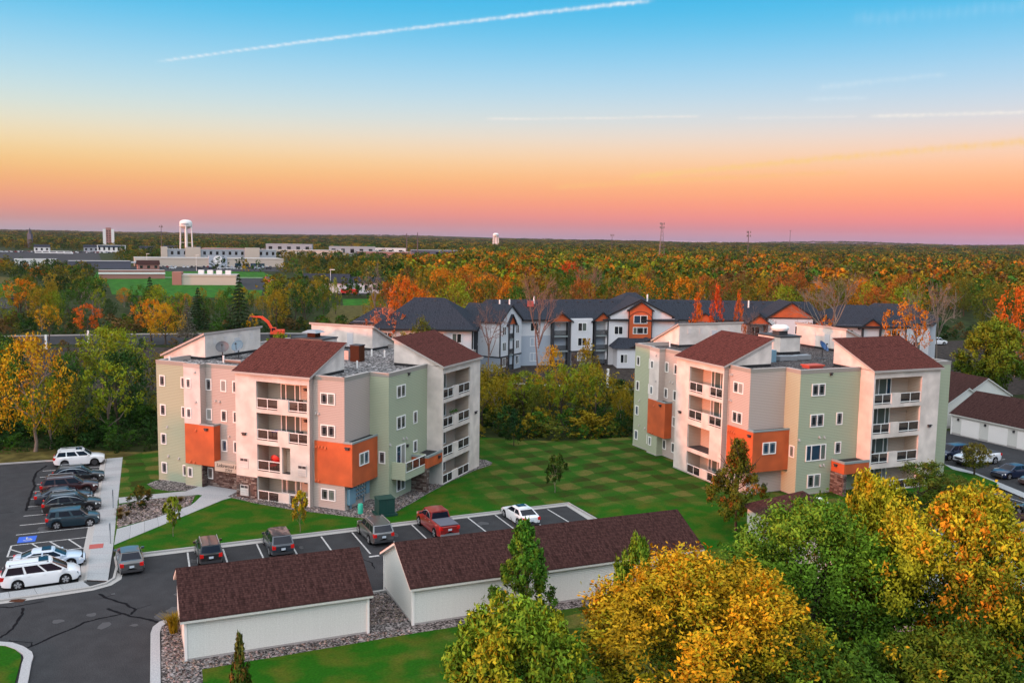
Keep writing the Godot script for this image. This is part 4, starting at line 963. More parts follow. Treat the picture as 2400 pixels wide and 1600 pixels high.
# ---------------------------------------------------------------- garages
func garage(label: String, at: Vector3, turn: float, len: float, deep := 6.9, eave := 2.6, ridge := 4.35, boards := 0, doors := 0, group := "", roofmat := "shingle_brown", door_side := -1.0) -> Node3D:
	# x along the rear wall, -z into the building; the rear wall stands on z = 0
	var o := thing("garage", label, "garage", at, turn, group)
	var b := MB.new()
	b.quad(Vector3(0, -0.3, 0), Vector3(len, -0.3, 0), Vector3(len, eave, 0), Vector3(0, eave, 0)); part("wall", b, M.siding_white if boards == 0 else M.siding_shadow, o)  # boards leave slits onto a backing coloured as lap shadow
	b = MB.new(); b.quad(Vector3(len, -0.3, -deep), Vector3(0, -0.3, -deep), Vector3(0, eave, -deep), Vector3(len, eave, -deep)); part("wall", b, M.siding_white, o)
	for k in 2:
		b = MB.new(); var x := 0.0 if k == 0 else len
		var q := [Vector3(x, -0.3, -deep), Vector3(x, -0.3, 0), Vector3(x, eave, 0), Vector3(x, eave, -deep), Vector3(x, ridge, -deep / 2)]
		if k == 0: b.quad(q[0], q[1], q[2], q[3]); b.tri(q[3], q[2], q[4])
		else: b.quad(q[1], q[0], q[3], q[2]); b.tri(q[2], q[3], q[4])
		part("gable_wall", b, M.siding_white, o)
	var sl := (ridge - eave) / (deep / 2); var e := 0.32; var g := 0.28; var lo := eave - sl * e
	for k in 2:
		b = MB.new(); var z0 := e if k == 0 else -deep - e
		var p := [Vector3(-g, lo, z0), Vector3(len + g, lo, z0), Vector3(len + g, ridge, -deep / 2), Vector3(-g, ridge, -deep / 2)]
		if k == 1: p = [p[1], p[0], p[3], p[2]]
		for j in 4: p.append(p[j] + Vector3(0, 0.16, 0))
		b.hexa(p); var rp := part("roof_slope", b, M.siding_white, o)
		b = MB.new(); var f := 0.02 * (1.0 if k == 0 else -1.0)
		p = [Vector3(-g - 0.02, lo + 0.161, z0 + f), Vector3(len + g + 0.02, lo + 0.161, z0 + f), Vector3(len + g + 0.02, ridge + 0.161, -deep / 2), Vector3(-g - 0.02, ridge + 0.161, -deep / 2)]
		if k == 1: p = [p[1], p[0], p[3], p[2]]
		for j in 4: p.append(p[j] + Vector3(0, 0.035, 0))
		b.hexa(p); part("roof_shingles", b, M[roofmat], rp)
	for k in 4:
		b = MB.new(); var c: Vector3 = [Vector3(0, 0, 0), Vector3(len, 0, 0), Vector3(len, 0, -deep), Vector3(0, 0, -deep)][k]
		b.cbox(c + Vector3(0, eave / 2 - 0.15, 0), Vector3(0.16, eave + 0.1, 0.16)); part("corner_board", b, M.white, o)
	b = MB.new(); b.box(Vector3(-0.03, -0.3, -deep - 0.03), Vector3(len + 0.03, 0.18, 0.03)); part("plinth", b, M.kerb, o)
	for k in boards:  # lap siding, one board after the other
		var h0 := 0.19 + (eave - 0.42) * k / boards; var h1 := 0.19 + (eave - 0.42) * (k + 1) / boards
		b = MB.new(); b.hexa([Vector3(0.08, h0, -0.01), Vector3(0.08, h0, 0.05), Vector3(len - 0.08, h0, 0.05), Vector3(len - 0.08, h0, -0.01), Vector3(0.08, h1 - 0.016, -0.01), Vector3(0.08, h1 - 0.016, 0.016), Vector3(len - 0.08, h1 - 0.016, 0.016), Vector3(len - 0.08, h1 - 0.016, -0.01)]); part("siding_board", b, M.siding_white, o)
	for k in doors:
		var x0 := 1.5 + k * 4.1; var z := -deep
		var b2 := MB.new(); b2.box(Vector3(len - x0 - 2.75, 0.05, z - 0.05), Vector3(len - x0, 2.2, z + 0.01)); var d := part("garage_door", b2, M.white, o)
		for j in 4:
			b2 = MB.new(); b2.box(Vector3(len - x0 - 2.7, 0.1 + j * 0.53, z - 0.075), Vector3(len - x0 - 0.05, 0.58 + j * 0.53, z - 0.05)); part("door_panel", b2, M.white, d)
		b2 = MB.new(); b2.box(Vector3(len - x0 + 0.4, 1.9, z - 0.18), Vector3(len - x0 + 0.62, 2.2, z)); part("wall_lamp", b2, M.dark, o)
	return o

func garages() -> void:
	rng.seed = 51
	var t := 0.4026
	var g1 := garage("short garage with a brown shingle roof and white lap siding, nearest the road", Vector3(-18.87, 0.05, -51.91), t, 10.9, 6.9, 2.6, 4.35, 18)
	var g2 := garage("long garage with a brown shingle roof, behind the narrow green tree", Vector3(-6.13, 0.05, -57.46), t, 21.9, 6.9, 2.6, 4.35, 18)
	var mtr := thing("gas_meter", "small dark meter with a pipe on the end wall of the long garage", "meter", Vector3(-8.0, 0.1, -62.0), t + PI / 2)
	part("meter_case", bx(Vector3(-0.15, 0.9, 0.02), Vector3(0.15, 1.25, 0.2)), M.dark, mtr); part("pipe", bx(Vector3(-0.03, 0, 0.05), Vector3(0.03, 0.9, 0.11)), M.galvanised, mtr)
	# to the right of the right building
	garage("garage with three white doors facing the right-hand car park", Vector3(78.6, 0.1, -101.6), 1.996, 26.7, 9.2, 2.7, 5.3, 0, 5)
	garage("garage behind the one with white doors, its plain gable end towards us", Vector3(67.8, 0.1, -128.6), 1.896, 12.0, 9.0, 2.7, 5.3)
	garage("farthest right-hand garage, white gable above its neighbour's roof", Vector3(75.6, 0.1, -138.5), 1.896, 14.0, 9.2, 2.7, 5.3)
	# hipped roof in front of the right building
	var o := thing("hipped_garage", "hipped purple-brown roof with white vents in front of the right apartment building", "garage", Vector3(23.9, 0.3, -73.6), 0.2)
	var b := MB.new(); b.box(Vector3(-3.2, -0.3, -3.2), Vector3(3.2, 2.7, 3.2)); part("wall", b, M.siding_white, o)
	b = MB.new()
	var q := [Vector3(-3.6, 2.7, 3.6), Vector3(3.6, 2.7, 3.6), Vector3(3.6, 2.7, -3.6), Vector3(-3.6, 2.7, -3.6)]
	for k in 4: b.tri(q[k], q[(k + 1) % 4], Vector3(0, 4.75, 0))
	b.quad(q[3], q[2], q[1], q[0]); part("roof", b, M.shingle_brown, o)
	for k in [Vector3(1.0, 3.95, 0.3), Vector3(2.0, 3.4, -0.5)]: part("roof_vent", bx(k, k + Vector3(0.4, 0.28, 0.4)), M.white, o)
	# white building at the right edge, low roof falling away
	o = thing("white_building", "plain white wall with a brown roof edge behind the tall yellow-green tree, far right", "building", Vector3(24.0, 0.1, -57.5), 0.12)
	b = MB.new(); b.hexa([Vector3(0, -0.3, 0), Vector3(26, -0.3, 0), Vector3(26, -0.3, -9), Vector3(0, -0.3, -9), Vector3(0, 7.3, 0), Vector3(26, 7.3, 0), Vector3(26, 4.7, -9), Vector3(0, 4.7, -9)]); part("wall", b, M.siding_white, o)
	b = MB.new(); b.hexa([Vector3(-0.3, 7.31, 0.4), Vector3(26.3, 7.31, 0.4), Vector3(26.3, 4.62, -9.3), Vector3(-0.3, 4.62, -9.3), Vector3(-0.3, 7.5, 0.4), Vector3(26.3, 7.5, 0.4), Vector3(26.3, 4.8, -9.3), Vector3(-0.3, 4.8, -9.3)]); part("roof", b, M.shingle_brown, o)

func yard_things() -> void:
	var o := thing("transformer_cabinet", "dark green transformer cabinet on the gravel by the left building", "transformer", Vector3(-11.25, 0.13, -81.4), 0.44)
	part("cabinet", bx(Vector3(-0.75, 0.18, -0.75), Vector3(0.75, 1.5, 0.55)), M.green_box, o); part("lid", bx(Vector3(-0.8, 1.5, -0.8), Vector3(0.8, 1.58, 0.62)), M.green_box, o)
	for k in 2: part("cabinet_door", bx(Vector3(-0.72 + 0.73 * k, 0.22, 0.55), Vector3(-0.01 + 0.73 * k, 1.44, 0.6)), M.green_box, o)
	part("plinth", bx(Vector3(-0.95, 0, -0.95), Vector3(0.95, 0.18, 0.8)), M.green_box, o); part("warning_label", bx(Vector3(0.75, 1.1, 0.1), Vector3(0.765, 1.35, 0.35)), M.white, o)
	o = thing("utility_pedestal", "bright green round utility post on the gravel beside the meters", "pedestal", Vector3(-13.5, 0.13, -81.55))
	var b := MB.new(); b.lathe([[0.0, 0.0], [0.24, 0.0], [0.24, 0.82], [0.2, 0.9], [0.0, 0.92]], Vector3.ZERO, 12); b.smooth(40); part("post", b, M.green_post, o)
	for k in 2:
		var p: Array = [Vector3(-36.2, 0.1, -82.2), Vector3(-32.2, 0.1, -72.4)]
		o = thing("sign_post", ["grey sign post at the pavement edge beside the rock bed", "grey sign post where the footpath meets the pavement, by the lawn"][k], "sign post", p[k], 0.4)
		part("pole", bx(Vector3(-0.04, 0, -0.04), Vector3(0.04, 1.7, 0.04)), M.galvanised, o); part("sign_plate", bx(Vector3(-0.06, 1.15, -0.17), Vector3(-0.04, 1.7, 0.17)), M.galvanised, o)
	# survey stakes along the bare bank
	for k in 4:
		var p: Vector3 = [Vector3(-99.9, 0, -196.7), Vector3(-95.3, 0, -206.4), Vector3(-71.2, 0, -166.2), Vector3(16.6, 0, -157.5)][k]
		o = thing("marker_post", ["white marker post left of the orange tree before the road", "white marker post on the road's near edge by the orange tree", "white marker post on the bare ground left of the left building", "white marker post on the site earth by the right building"][k], "post", p, 0.0, "white marker posts")
		part("post_body", bx(Vector3(-0.2, 0, -0.12), Vector3(0.2, 3.2, 0.12)), M.white, o)
	# excavator on the road
	o = thing("excavator", "orange-red excavator with a raised arm on the road behind the left building", "excavator", Vector3(-58.4, 0.02, -228.0), 0.15); o.scale = Vector3.ONE * 0.82
	for s in [-1.1, 1.1]:
		b = MB.new(); b.hexa([Vector3(-1.7, 0, s + 0.3), Vector3(1.7, 0, s + 0.3), Vector3(1.7, 0, s - 0.3), Vector3(-1.7, 0, s - 0.3), Vector3(-2.1, 0.8, s + 0.3), Vector3(2.1, 0.8, s + 0.3), Vector3(2.1, 0.8, s - 0.3), Vector3(-2.1, 0.8, s - 0.3)]); part("track", b, M.rubber, o)
	part("undercarriage", bx(Vector3(-1.0, 0.3, -0.9), Vector3(1.0, 1.05, 0.9)), M.dark, o)
	part("engine_body", bx(Vector3(-1.0, 1.05, -1.3), Vector3(2.3, 2.3, 1.3)), M.digger, o)
	b = MB.new(); b.hexa([Vector3(-1.9, 1.05, 1.25), Vector3(-0.1, 1.05, 1.25), Vector3(-0.1, 1.05, -0.1), Vector3(-1.9, 1.05, -0.1), Vector3(-1.5, 3.0, 1.2), Vector3(-0.1, 3.0, 1.2), Vector3(-0.1, 3.0, -0.05), Vector3(-1.5, 3.0, -0.05)]); var cb := part("cab", b, M.digger, o)
	part("cab_window", bx(Vector3(-1.35, 1.9, 1.2), Vector3(-0.3, 2.85, 1.27)), M.glass_car, cb); part("cab_window", bx(Vector3(-1.75, 1.9, 0.05), Vector3(-1.62, 2.8, 1.1)), M.glass_car, cb)
	b = MB.new(); var pts := [Vector3(-1.0, 1.6, -0.5), Vector3(-2.6, 4.6, -0.5), Vector3(-4.6, 6.2, -0.5)]
	for k in 2: b.hexa([pts[k] + Vector3(-0.3, -0.3, 0.25), pts[k] + Vector3(0.35, 0.25, 0.25), pts[k] + Vector3(0.35, 0.25, -0.25), pts[k] + Vector3(-0.3, -0.3, -0.25), pts[k + 1] + Vector3(-0.3, -0.3, 0.25), pts[k + 1] + Vector3(0.3, 0.3, 0.25), pts[k + 1] + Vector3(0.3, 0.3, -0.25), pts[k + 1] + Vector3(-0.3, -0.3, -0.25)])
	part("boom", b, M.digger, o)
	b = MB.new(); b.hexa([Vector3(-4.6, 5.8, -0.3), Vector3(-4.6, 6.4, -0.3), Vector3(-4.6, 6.4, -0.7), Vector3(-4.6, 5.8, -0.7), Vector3(-7.6, 6.0, -0.35), Vector3(-7.6, 6.35, -0.35), Vector3(-7.6, 6.35, -0.65), Vector3(-7.6, 6.0, -0.65)]); part("stick", b, M.digger, o)
	b = MB.new(); b.hexa([Vector3(-8.2, 4.9, 0.0), Vector3(-7.4, 5.0, 0.0), Vector3(-7.4, 5.0, -1.0), Vector3(-8.2, 4.9, -1.0), Vector3(-8.0, 6.0, 0.0), Vector3(-7.3, 6.2, 0.0), Vector3(-7.3, 6.2, -1.0), Vector3(-8.0, 6.0, -1.0)]); part("bucket", b, M.dark, o)

# ---------------------------------------------------------------- the long grey-roofed block behind
func lodge() -> void:
	rng.seed = 61
	var r := thing("retirement_lodge", "long white three-storey block with grey shingle roofs and orange gables", "building")
	var E := 9.5
	var hip := func(c: Vector3, hx: float, hz: float, turn: float, top: float, run: float, m := "stucco_white") -> void:
		# a wing with a hipped or gabled roof; run = half the ridge length
		var X := Transform3D(Basis(Vector3.UP, turn), c)
		var b := MB.new(); b.X = X
		for s in [[Vector3(-hx, 0, hz), Vector3(hx, 0, hz)], [Vector3(hx, 0, hz), Vector3(hx, 0, -hz)], [Vector3(hx, 0, -hz), Vector3(-hx, 0, -hz)], [Vector3(-hx, 0, -hz), Vector3(-hx, 0, hz)]]:
			b.quad(s[0], s[1], s[1] + Vector3(0, E, 0), s[0] + Vector3(0, E, 0))
		part("wall", b, M[m], r)
		var e := 0.7; var q := [Vector3(-hx - e, E - 0.25, hz + e), Vector3(hx + e, E - 0.25, hz + e), Vector3(hx + e, E - 0.25, -hz - e), Vector3(-hx - e, E - 0.25, -hz - e)]
		var a := Vector3(-run, top, 0); var d := Vector3(run, top, 0)
		b = MB.new(); b.X = X; b.quad(q[0], q[1], d, a); b.quad(q[2], q[3], a, d); b.tri(q[1], q[2], d); b.tri(q[3], q[0], a); b.quad(q[3], q[2], q[1], q[0])
		part("roof", b, M.shingle_grey, r)
		for k in int(run * 2 / 2.6):  # ridge vents
			b = MB.new(); b.X = X; var x := -run + 1.3 + k * 2.6; b.cbox(Vector3(x, top - 0.45, 1.2), Vector3(0.5, 0.22, 0.4)); part("roof_vent", b, M.dark, r)
		b = MB.new(); b.X = X; b.box(Vector3(-hx - e - 0.02, E - 0.5, hz + e - 0.05), Vector3(hx + e + 0.02, E - 0.2, hz + e + 0.03)); b.box(Vector3(hx + e - 0.05, E - 0.5, -hz - e), Vector3(hx + e + 0.03, E - 0.2, hz + e - 0.05)); part("fascia", b, M.black, r)
	hip.call(Vector3(-15.5, 0, -172.5), 8.6, 12.0, 0.0, 14.0, 2.8)
	hip.call(Vector3(-25.5, 0, -178.0), 4.0, 7.0, 0.0, 11.6, 0.8)
	hip.call(Vector3(9.0, 0, -193.0), 16.0, 7.6, 0.30, 12.75, 15.0)
	hip.call(Vector3(43.5, 0, -197.5), 21.0, 7.6, 0.02, 12.8, 20.0)
	hip.call(Vector3(70.0, 0, -189.5), 7.0, 9.6, 0.0, 12.8, 2.5)
	hip.call(Vector3(82.0, 0, -198.5), 8.0, 9.0, -0.5, 12.6, 4.0)
	hip.call(Vector3(26.0, 0, -203.0), 7.0, 16.0, 0.0, 13.9, 1.0)
	var pw := func(X: Transform3D, s: float, h: float, w: float, sash: int) -> void: window(r, X, s, s + w, h, h + 1.7, sash, "glass_dark")
	# main front, left part: walls, windows, balconies
	var gable := func(X: Transform3D, s: float, w: float, h0: float, h1: float, m: String, out: float, back: float) -> void:
		# a gable front between two slopes, its roof running back
		var b := MB.new(); b.X = X
		b.tri(Vector3(s, h0, out), Vector3(s + w, h0, out), Vector3(s + w / 2, h1, out)); part("gable", b, M[m], r)
		var e := 0.35; var dy := (h1 - h0) / (w / 2) * e
		for k in 2:
			b = MB.new(); b.X = X
			var p := [Vector3(s - e, h0 - dy, out + 0.3), Vector3(s + w / 2, h1, out + 0.3), Vector3(s + w / 2, h1, out - back), Vector3(s - e, h0 - dy, out - back)]
			if k == 1: p = [Vector3(s + w / 2, h1, out + 0.3), Vector3(s + w + e, h0 - dy, out + 0.3), Vector3(s + w + e, h0 - dy, out - back), Vector3(s + w / 2, h1, out - back)]
			for j in 4: p.append(p[j] + Vector3(0, 0.22, 0))
			b.hexa(p); part("gable_roof", b, M.shingle_grey, r)
			b = MB.new(); b.X = X
			p = [Vector3(s - e, h0 - dy - 0.08, out + 0.305), Vector3(s + w / 2, h1 - 0.08, out + 0.305)] if k == 0 else [Vector3(s + w / 2, h1 - 0.08, out + 0.305), Vector3(s + w + e, h0 - dy - 0.08, out + 0.305)]
			b.quad(p[0], p[1], p[1] + Vector3(0, 0.34, 0), p[0] + Vector3(0, 0.34, 0)); part("bargeboard", b, M.black, r)
	var bal := func(X: Transform3D, s: float, w: float, out: float) -> void:
		# stacked balconies in a dark frame under a small orange gable
		var b := MB.new(); b.X = X; b.box(Vector3(s, 0.1, out - 1.9), Vector3(s + w, 8.9, out - 1.75)); part("balcony_back", b, M.lightgrey_wall, r)
		for k in 2:
			b = MB.new(); b.X = X; b.box(Vector3(s + (w - 0.35) * k, 0, out - 0.3), Vector3(s + 0.35 + (w - 0.35) * k, 8.9, out + 0.05)); part("balcony_post", b, M.dark, r)
			b = MB.new(); b.X = X; b.box(Vector3(s + (w - 0.3) * k, 0, out - 1.75), Vector3(s + 0.3 + (w - 0.3) * k, 8.9, out - 0.3)); part("balcony_side", b, M.dark, r)
		for k in 3:
			b = MB.new(); b.X = X; b.box(Vector3(s + 0.3, 2.75 + k * 3.0, out - 1.75), Vector3(s + w - 0.3, 3.05 + k * 3.0, out + 0.02)); part("balcony_floor", b, M.grey_trim, r)
			b = MB.new(); b.X = X; b.box(Vector3(s + 0.35, 0.05 + k * 3.0, out - 0.12), Vector3(s + w - 0.35, 1.1 + k * 3.0, out - 0.08)); part("railing_panel", b, M.rail_glass, r)
			window(r, X.translated_local(Vector3(0, 0, out - 1.75)), s + 0.5, s + w - 1.0, 0.1 + 3.0 * k + 0.15, 2.2 + 3.0 * k, 2, "glass_dark")
		gable.call(X, s - 0.4, w + 0.8, 8.9, 10.6, "orange", out + 0.1, 3.0)
	var storeys := [0.9, 3.9, 6.9]
	# left end: hip block front and its right flank
	var XA := Transform3D(Basis.IDENTITY, Vector3(-24.1, 0, -160.48))
	for s in [1.5, 6.0, 10.5, 13.6]:
		for h in storeys: pw.call(XA, s, h, 1.7, 2)
	part("corner_post", bx(Vector3(17.05, 0, -0.1), Vector3(17.3, E, 0.12), XA), M.black, r)
	var XB := Transform3D(Basis(Vector3.UP, PI / 2), Vector3(-6.88, 0, -160.5))
	for h in storeys: pw.call(XB, 1.2, h, 1.6, 2)
	bal.call(XB, 5.0, 3.0, 0.6)
	for h in storeys: pw.call(XB, 9.5, h, 1.2, 1)
	# gabled bay turned towards the right
	var XC := Transform3D(Basis(Vector3.UP, 1.08), Vector3(-2.25, 0, -173.0))
	var b := MB.new(); b.X = XC
	b.box(Vector3(0, 2.9, -9.0), Vector3(8.7, 9.5, 0)); part("wall", b, M.stucco_white, r)
	b = MB.new(); b.X = XC; b.box(Vector3(0.05, 0, -9.0), Vector3(8.65, 2.9, -0.05)); part("wall", b, M.lightgrey_wall, r)
	b = MB.new(); b.X = XC; b.box(Vector3(-0.05, 2.75, -9), Vector3(8.75, 2.95, 0.06)); b.box(Vector3(-0.08, 2.95, -0.1), Vector3(0.14, 9.4, 0.08)); part("trim_band", b, M.black, r)
	gable.call(XC, 0, 8.7, 9.5, 12.4, "stucco_white", 0.0, 9.5)
	bal.call(XC, 3.2, 2.2, 0.12)
	for h in storeys: pw.call(XC, 0.9, h, 1.4, 2); pw.call(XC, 6.3, h, 1.3, 2)
	stonework(r, XC, 0.3, 3.0, 0.05, 2.7, [[0.85, 2.35, 0.85, 2.65]], 0.4)
	# straight front from the bay to the centre
	var XD := Transform3D(Basis(Vector3.UP, 0.30), Vector3(-4.05, 0, -181.0))
	b = MB.new(); b.X = XD; b.box(Vector3(5.8, 0, 0.0), Vector3(32, 6.0, 0.04)); part("wall", b, M.lightgrey_wall, r)
	for h in storeys: pw.call(XD, 8.0, h, 1.7, 2)
	bal.call(XD, 12.3, 3.6, 1.3)
	b = MB.new(); b.X = XD; b.box(Vector3(16.3, 2.9, 0), Vector3(20.9, 9.4, 1.2)); part("wall", b, M.stucco_white, r)
	b = MB.new(); b.X = XD; b.box(Vector3(16.25, 2.75, 0), Vector3(20.95, 2.95, 1.24)); part("trim_band", b, M.black, r)
	stonework(r, XD.translated_local(Vector3(0, 0, 1.15)), 16.4, 20.8, 0.05, 2.7, [[17.6, 19.6, 0.85, 2.65]], 0.4)
	part("wall", bx(Vector3(16.35, 0, 0), Vector3(20.85, 2.75, 1.1), XD), M.lightgrey_wall, r)
	for h in storeys: pw.call(XD.translated_local(Vector3(0, 0, 1.2)), 17.7, h, 1.9, 2)
	bal.call(XD, 21.3, 3.3, 1.3)
	for h in storeys: pw.call(XD, 25.6, h, 1.4, 2)
	# centre: white shoulders and an orange tower
	var XE := Transform3D(Basis(Vector3.UP, 0.06), Vector3(19.4, 0, -186.6))
	b = MB.new(); b.X = XE
	b.box(Vector3(0, 0, -6), Vector3(13.2, 10.0, 0)); part("wall", b, M.stucco_white, r)
	gable.call(XE, 0, 13.2, 9.9, 13.2, "stucco_white", -0.02, 14.0)
	for s in [1.3, 10.2]: pw.call(XE, s, 6.2, 1.8, 2)
	for s in [-0.05, 13.05]: part("corner_post", bx(Vector3(s, 0, -0.2), Vector3(s + 0.2, 10.0, 0.08), XE), M.black, r)
	b = MB.new(); b.X = XE; b.box(Vector3(4.1, 5.0, -2.0), Vector3(8.9, 11.3, 0.7)); part("orange_tower", b, M.orange, r)
	gable.call(XE, 4.1, 4.8, 11.2, 12.9, "orange", 0.71, 6.0)
	for s in [4.08, 8.76]: part("corner_post", bx(Vector3(s, 5.0, 0.55), Vector3(s + 0.16, 11.2, 0.74), XE), M.black, r)
	window(r, XE.translated_local(Vector3(0, 0, 0.7)), 5.1, 7.9, 8.5, 10.2, 2, "glass_dark"); window(r, XE.translated_local(Vector3(0, 0, 0.7)), 5.0, 8.0, 6.4, 7.8, 3, "glass_dark")
	b = MB.new(); b.X = XE
	for k in 9:
		var a0 := PI * (0.16 + 0.68 * k / 9.0); var a1 := PI * (0.16 + 0.68 * (k + 1) / 9.0); var c := Vector3(6.5, 8.2, 0.72)
		b.quad(c + Vector3(cos(a0) * 2.7, sin(a0) * 2.7, 0), c + Vector3(cos(a0) * 2.82, sin(a0) * 2.82, 0), c + Vector3(cos(a1) * 2.82, sin(a1) * 2.82, 0), c + Vector3(cos(a1) * 2.7, sin(a1) * 2.7, 0))
	part("arch_band", b, M.black, r)
	b = MB.new(); b.X = XE; b.box(Vector3(1.2, 0, 0), Vector3(10.6, 3.9, 5.0)); part("porch", b, M.stucco_white, r)
	gable.call(XE, 4.0, 7.4, 4.1, 5.6, "orange", 5.05, 5.1)
	b = MB.new(); b.X = XE; b.hexa([Vector3(0.2, 3.9, 5.4), Vector3(11.2, 3.9, 5.4), Vector3(11.2, 3.9, -0.1), Vector3(0.2, 3.9, -0.1), Vector3(2.2, 5.5, 1.6), Vector3(9.2, 5.5, 1.6), Vector3(9.2, 5.6, -0.1), Vector3(2.2, 5.6, -0.1)]); part("porch_roof", b, M.shingle_grey, r)
	for s in [1.8, 8.4]: window(r, XE.translated_local(Vector3(0, 0, 5.0)), s, s + 1.5, 1.0, 2.8, 2)
	# right part
	var XF := Transform3D(Basis(Vector3.UP, 0.02), Vector3(22.5, 0, -189.8))
	for s in [12.2, 20.5, 25.0, 38.0]: for h in storeys: pw.call(XF, s, h, 1.9, 2)
	bal.call(XF, 14.9, 4.0, 1.2); bal.call(XF, 21.9 + 4.6, 3.2, 1.2)
	var XG := Transform3D(Basis(Vector3.UP, 0.0), Vector3(49.5, 0, -186.0))
	b = MB.new(); b.X = XG; b.box(Vector3(2.2, 0, -4), Vector3(11.2, 10.2, 0)); part("wall", b, M.stucco_white, r)
	gable.call(XG, 2.0, 9.4, 10.2, 13.2, "orange", 0.05, 9.0)
	b = MB.new(); b.X = XG; b.box(Vector3(1.9, 10.0, -0.1), Vector3(11.5, 10.25, 0.12)); part("trim_band", b, M.black, r)
	bal.call(XG, -1.6, 3.6, 0.2); bal.call(XG, 11.6, 3.4, 0.2)
	for h in storeys: pw.call(XG, 4.2, h, 1.8, 2); pw.call(XG, 7.6, h, 1.8, 2)
	var XH := Transform3D(Basis.IDENTITY, Vector3(63.0, 0, -179.88))
	for h in storeys: pw.call(XH, 2.0, h, 1.7, 2); pw.call(XH, 10.5, h, 2.4, 3)
	bal.call(XH, 5.3, 3.8, 0.3)
	part("corner_post", bx(Vector3(13.9, 0, -0.1), Vector3(14.12, E, 0.1), XH), M.black, r)
	var XI := Transform3D(Basis(Vector3.UP, -0.5), Vector3(82.0, 0, -198.5)).translated_local(Vector3(-8, 0, 9.02))
	for s in [2.0, 6.0, 10.0, 13.0]: for h in storeys: pw.call(XI, s, h, 1.5, 2)
	# pipes and a red box on the roof
	for p in [Vector3(-2.6, 11.4, -186.5), Vector3(-0.6, 11.5, -187.0), Vector3(4.4, 12.0, -189.5), Vector3(28.6, 12.4, -196.0), Vector3(49.5, 11.6, -193.5)]:
		b = MB.new(); b.cyl(p, p + Vector3(0, 1.5, 0), 0.16, 0.16, 8); part("vent_pipe", b, M.white, r)
	part("roof_box", bx(Vector3(3.0, 11.5, -189.0), Vector3(4.3, 12.6, -187.6)), M.brick_red, r)

# ---------------------------------------------------------------- the town
func block(called: String, label: String, cat: String, at: Vector3, turn: float, size: Vector3, m: String, cols := 0, rows := 1, roof := "", group := "") -> Node3D:
	var o := thing(called, label, cat, at, turn, group)
	var b := MB.new(); b.box(Vector3(-size.x / 2, 0, -size.z), Vector3(size.x / 2, size.y, 0)); part("wall", b, M[m], o)
	if roof == "":
		b = MB.new(); b.box(Vector3(-size.x / 2 - 0.2, size.y - 0.3, -size.z - 0.2), Vector3(size.x / 2 + 0.2, size.y + 0.5, 0.2)); part("parapet", b, M[m], o)
		b = MB.new(); b.fan(V2([-size.x / 2, -size.z, size.x / 2, -size.z, size.x / 2, 0, -size.x / 2, 0]), size.y + 0.52); part("roof", b, M.kerb, o)
	else:
		b = MB.new(); var x := size.x / 2 + 0.5; var h := size.y; var t := h + size.z * 0.28
		b.quad(Vector3(-x, h, 0.5), Vector3(x, h, 0.5), Vector3(x, t, -size.z / 2), Vector3(-x, t, -size.z / 2)); b.quad(Vector3(x, h, -size.z - 0.5), Vector3(-x, h, -size.z - 0.5), Vector3(-x, t, -size.z / 2), Vector3(x, t, -size.z / 2)); b.quad(Vector3(-x, h - 0.01, -size.z - 0.5), Vector3(x, h - 0.01, -size.z - 0.5), Vector3(x, h - 0.01, 0.5), Vector3(-x, h - 0.01, 0.5))
		part("roof", b, M[roof], o)
		b = MB.new(); x = size.x / 2
		b.tri(Vector3(x, h, 0), Vector3(x, h, -size.z), Vector3(x, t - 0.1, -size.z / 2)); b.tri(Vector3(-x, h, -size.z), Vector3(-x, h, 0), Vector3(-x, t - 0.1, -size.z / 2)); part("gable_wall", b, M[m], o)
	for i in cols:
		for j in rows:
			var w := size.x / cols; var h := size.y / rows
			b = MB.new(); b.box(Vector3(-size.x / 2 + w * (i + 0.3), h * (j + 0.35), -0.1), Vector3(-size.x / 2 + w * (i + 0.7), h * (j + 0.8), 0.06)); part("window", b, M.glass_dark, o)
	return o

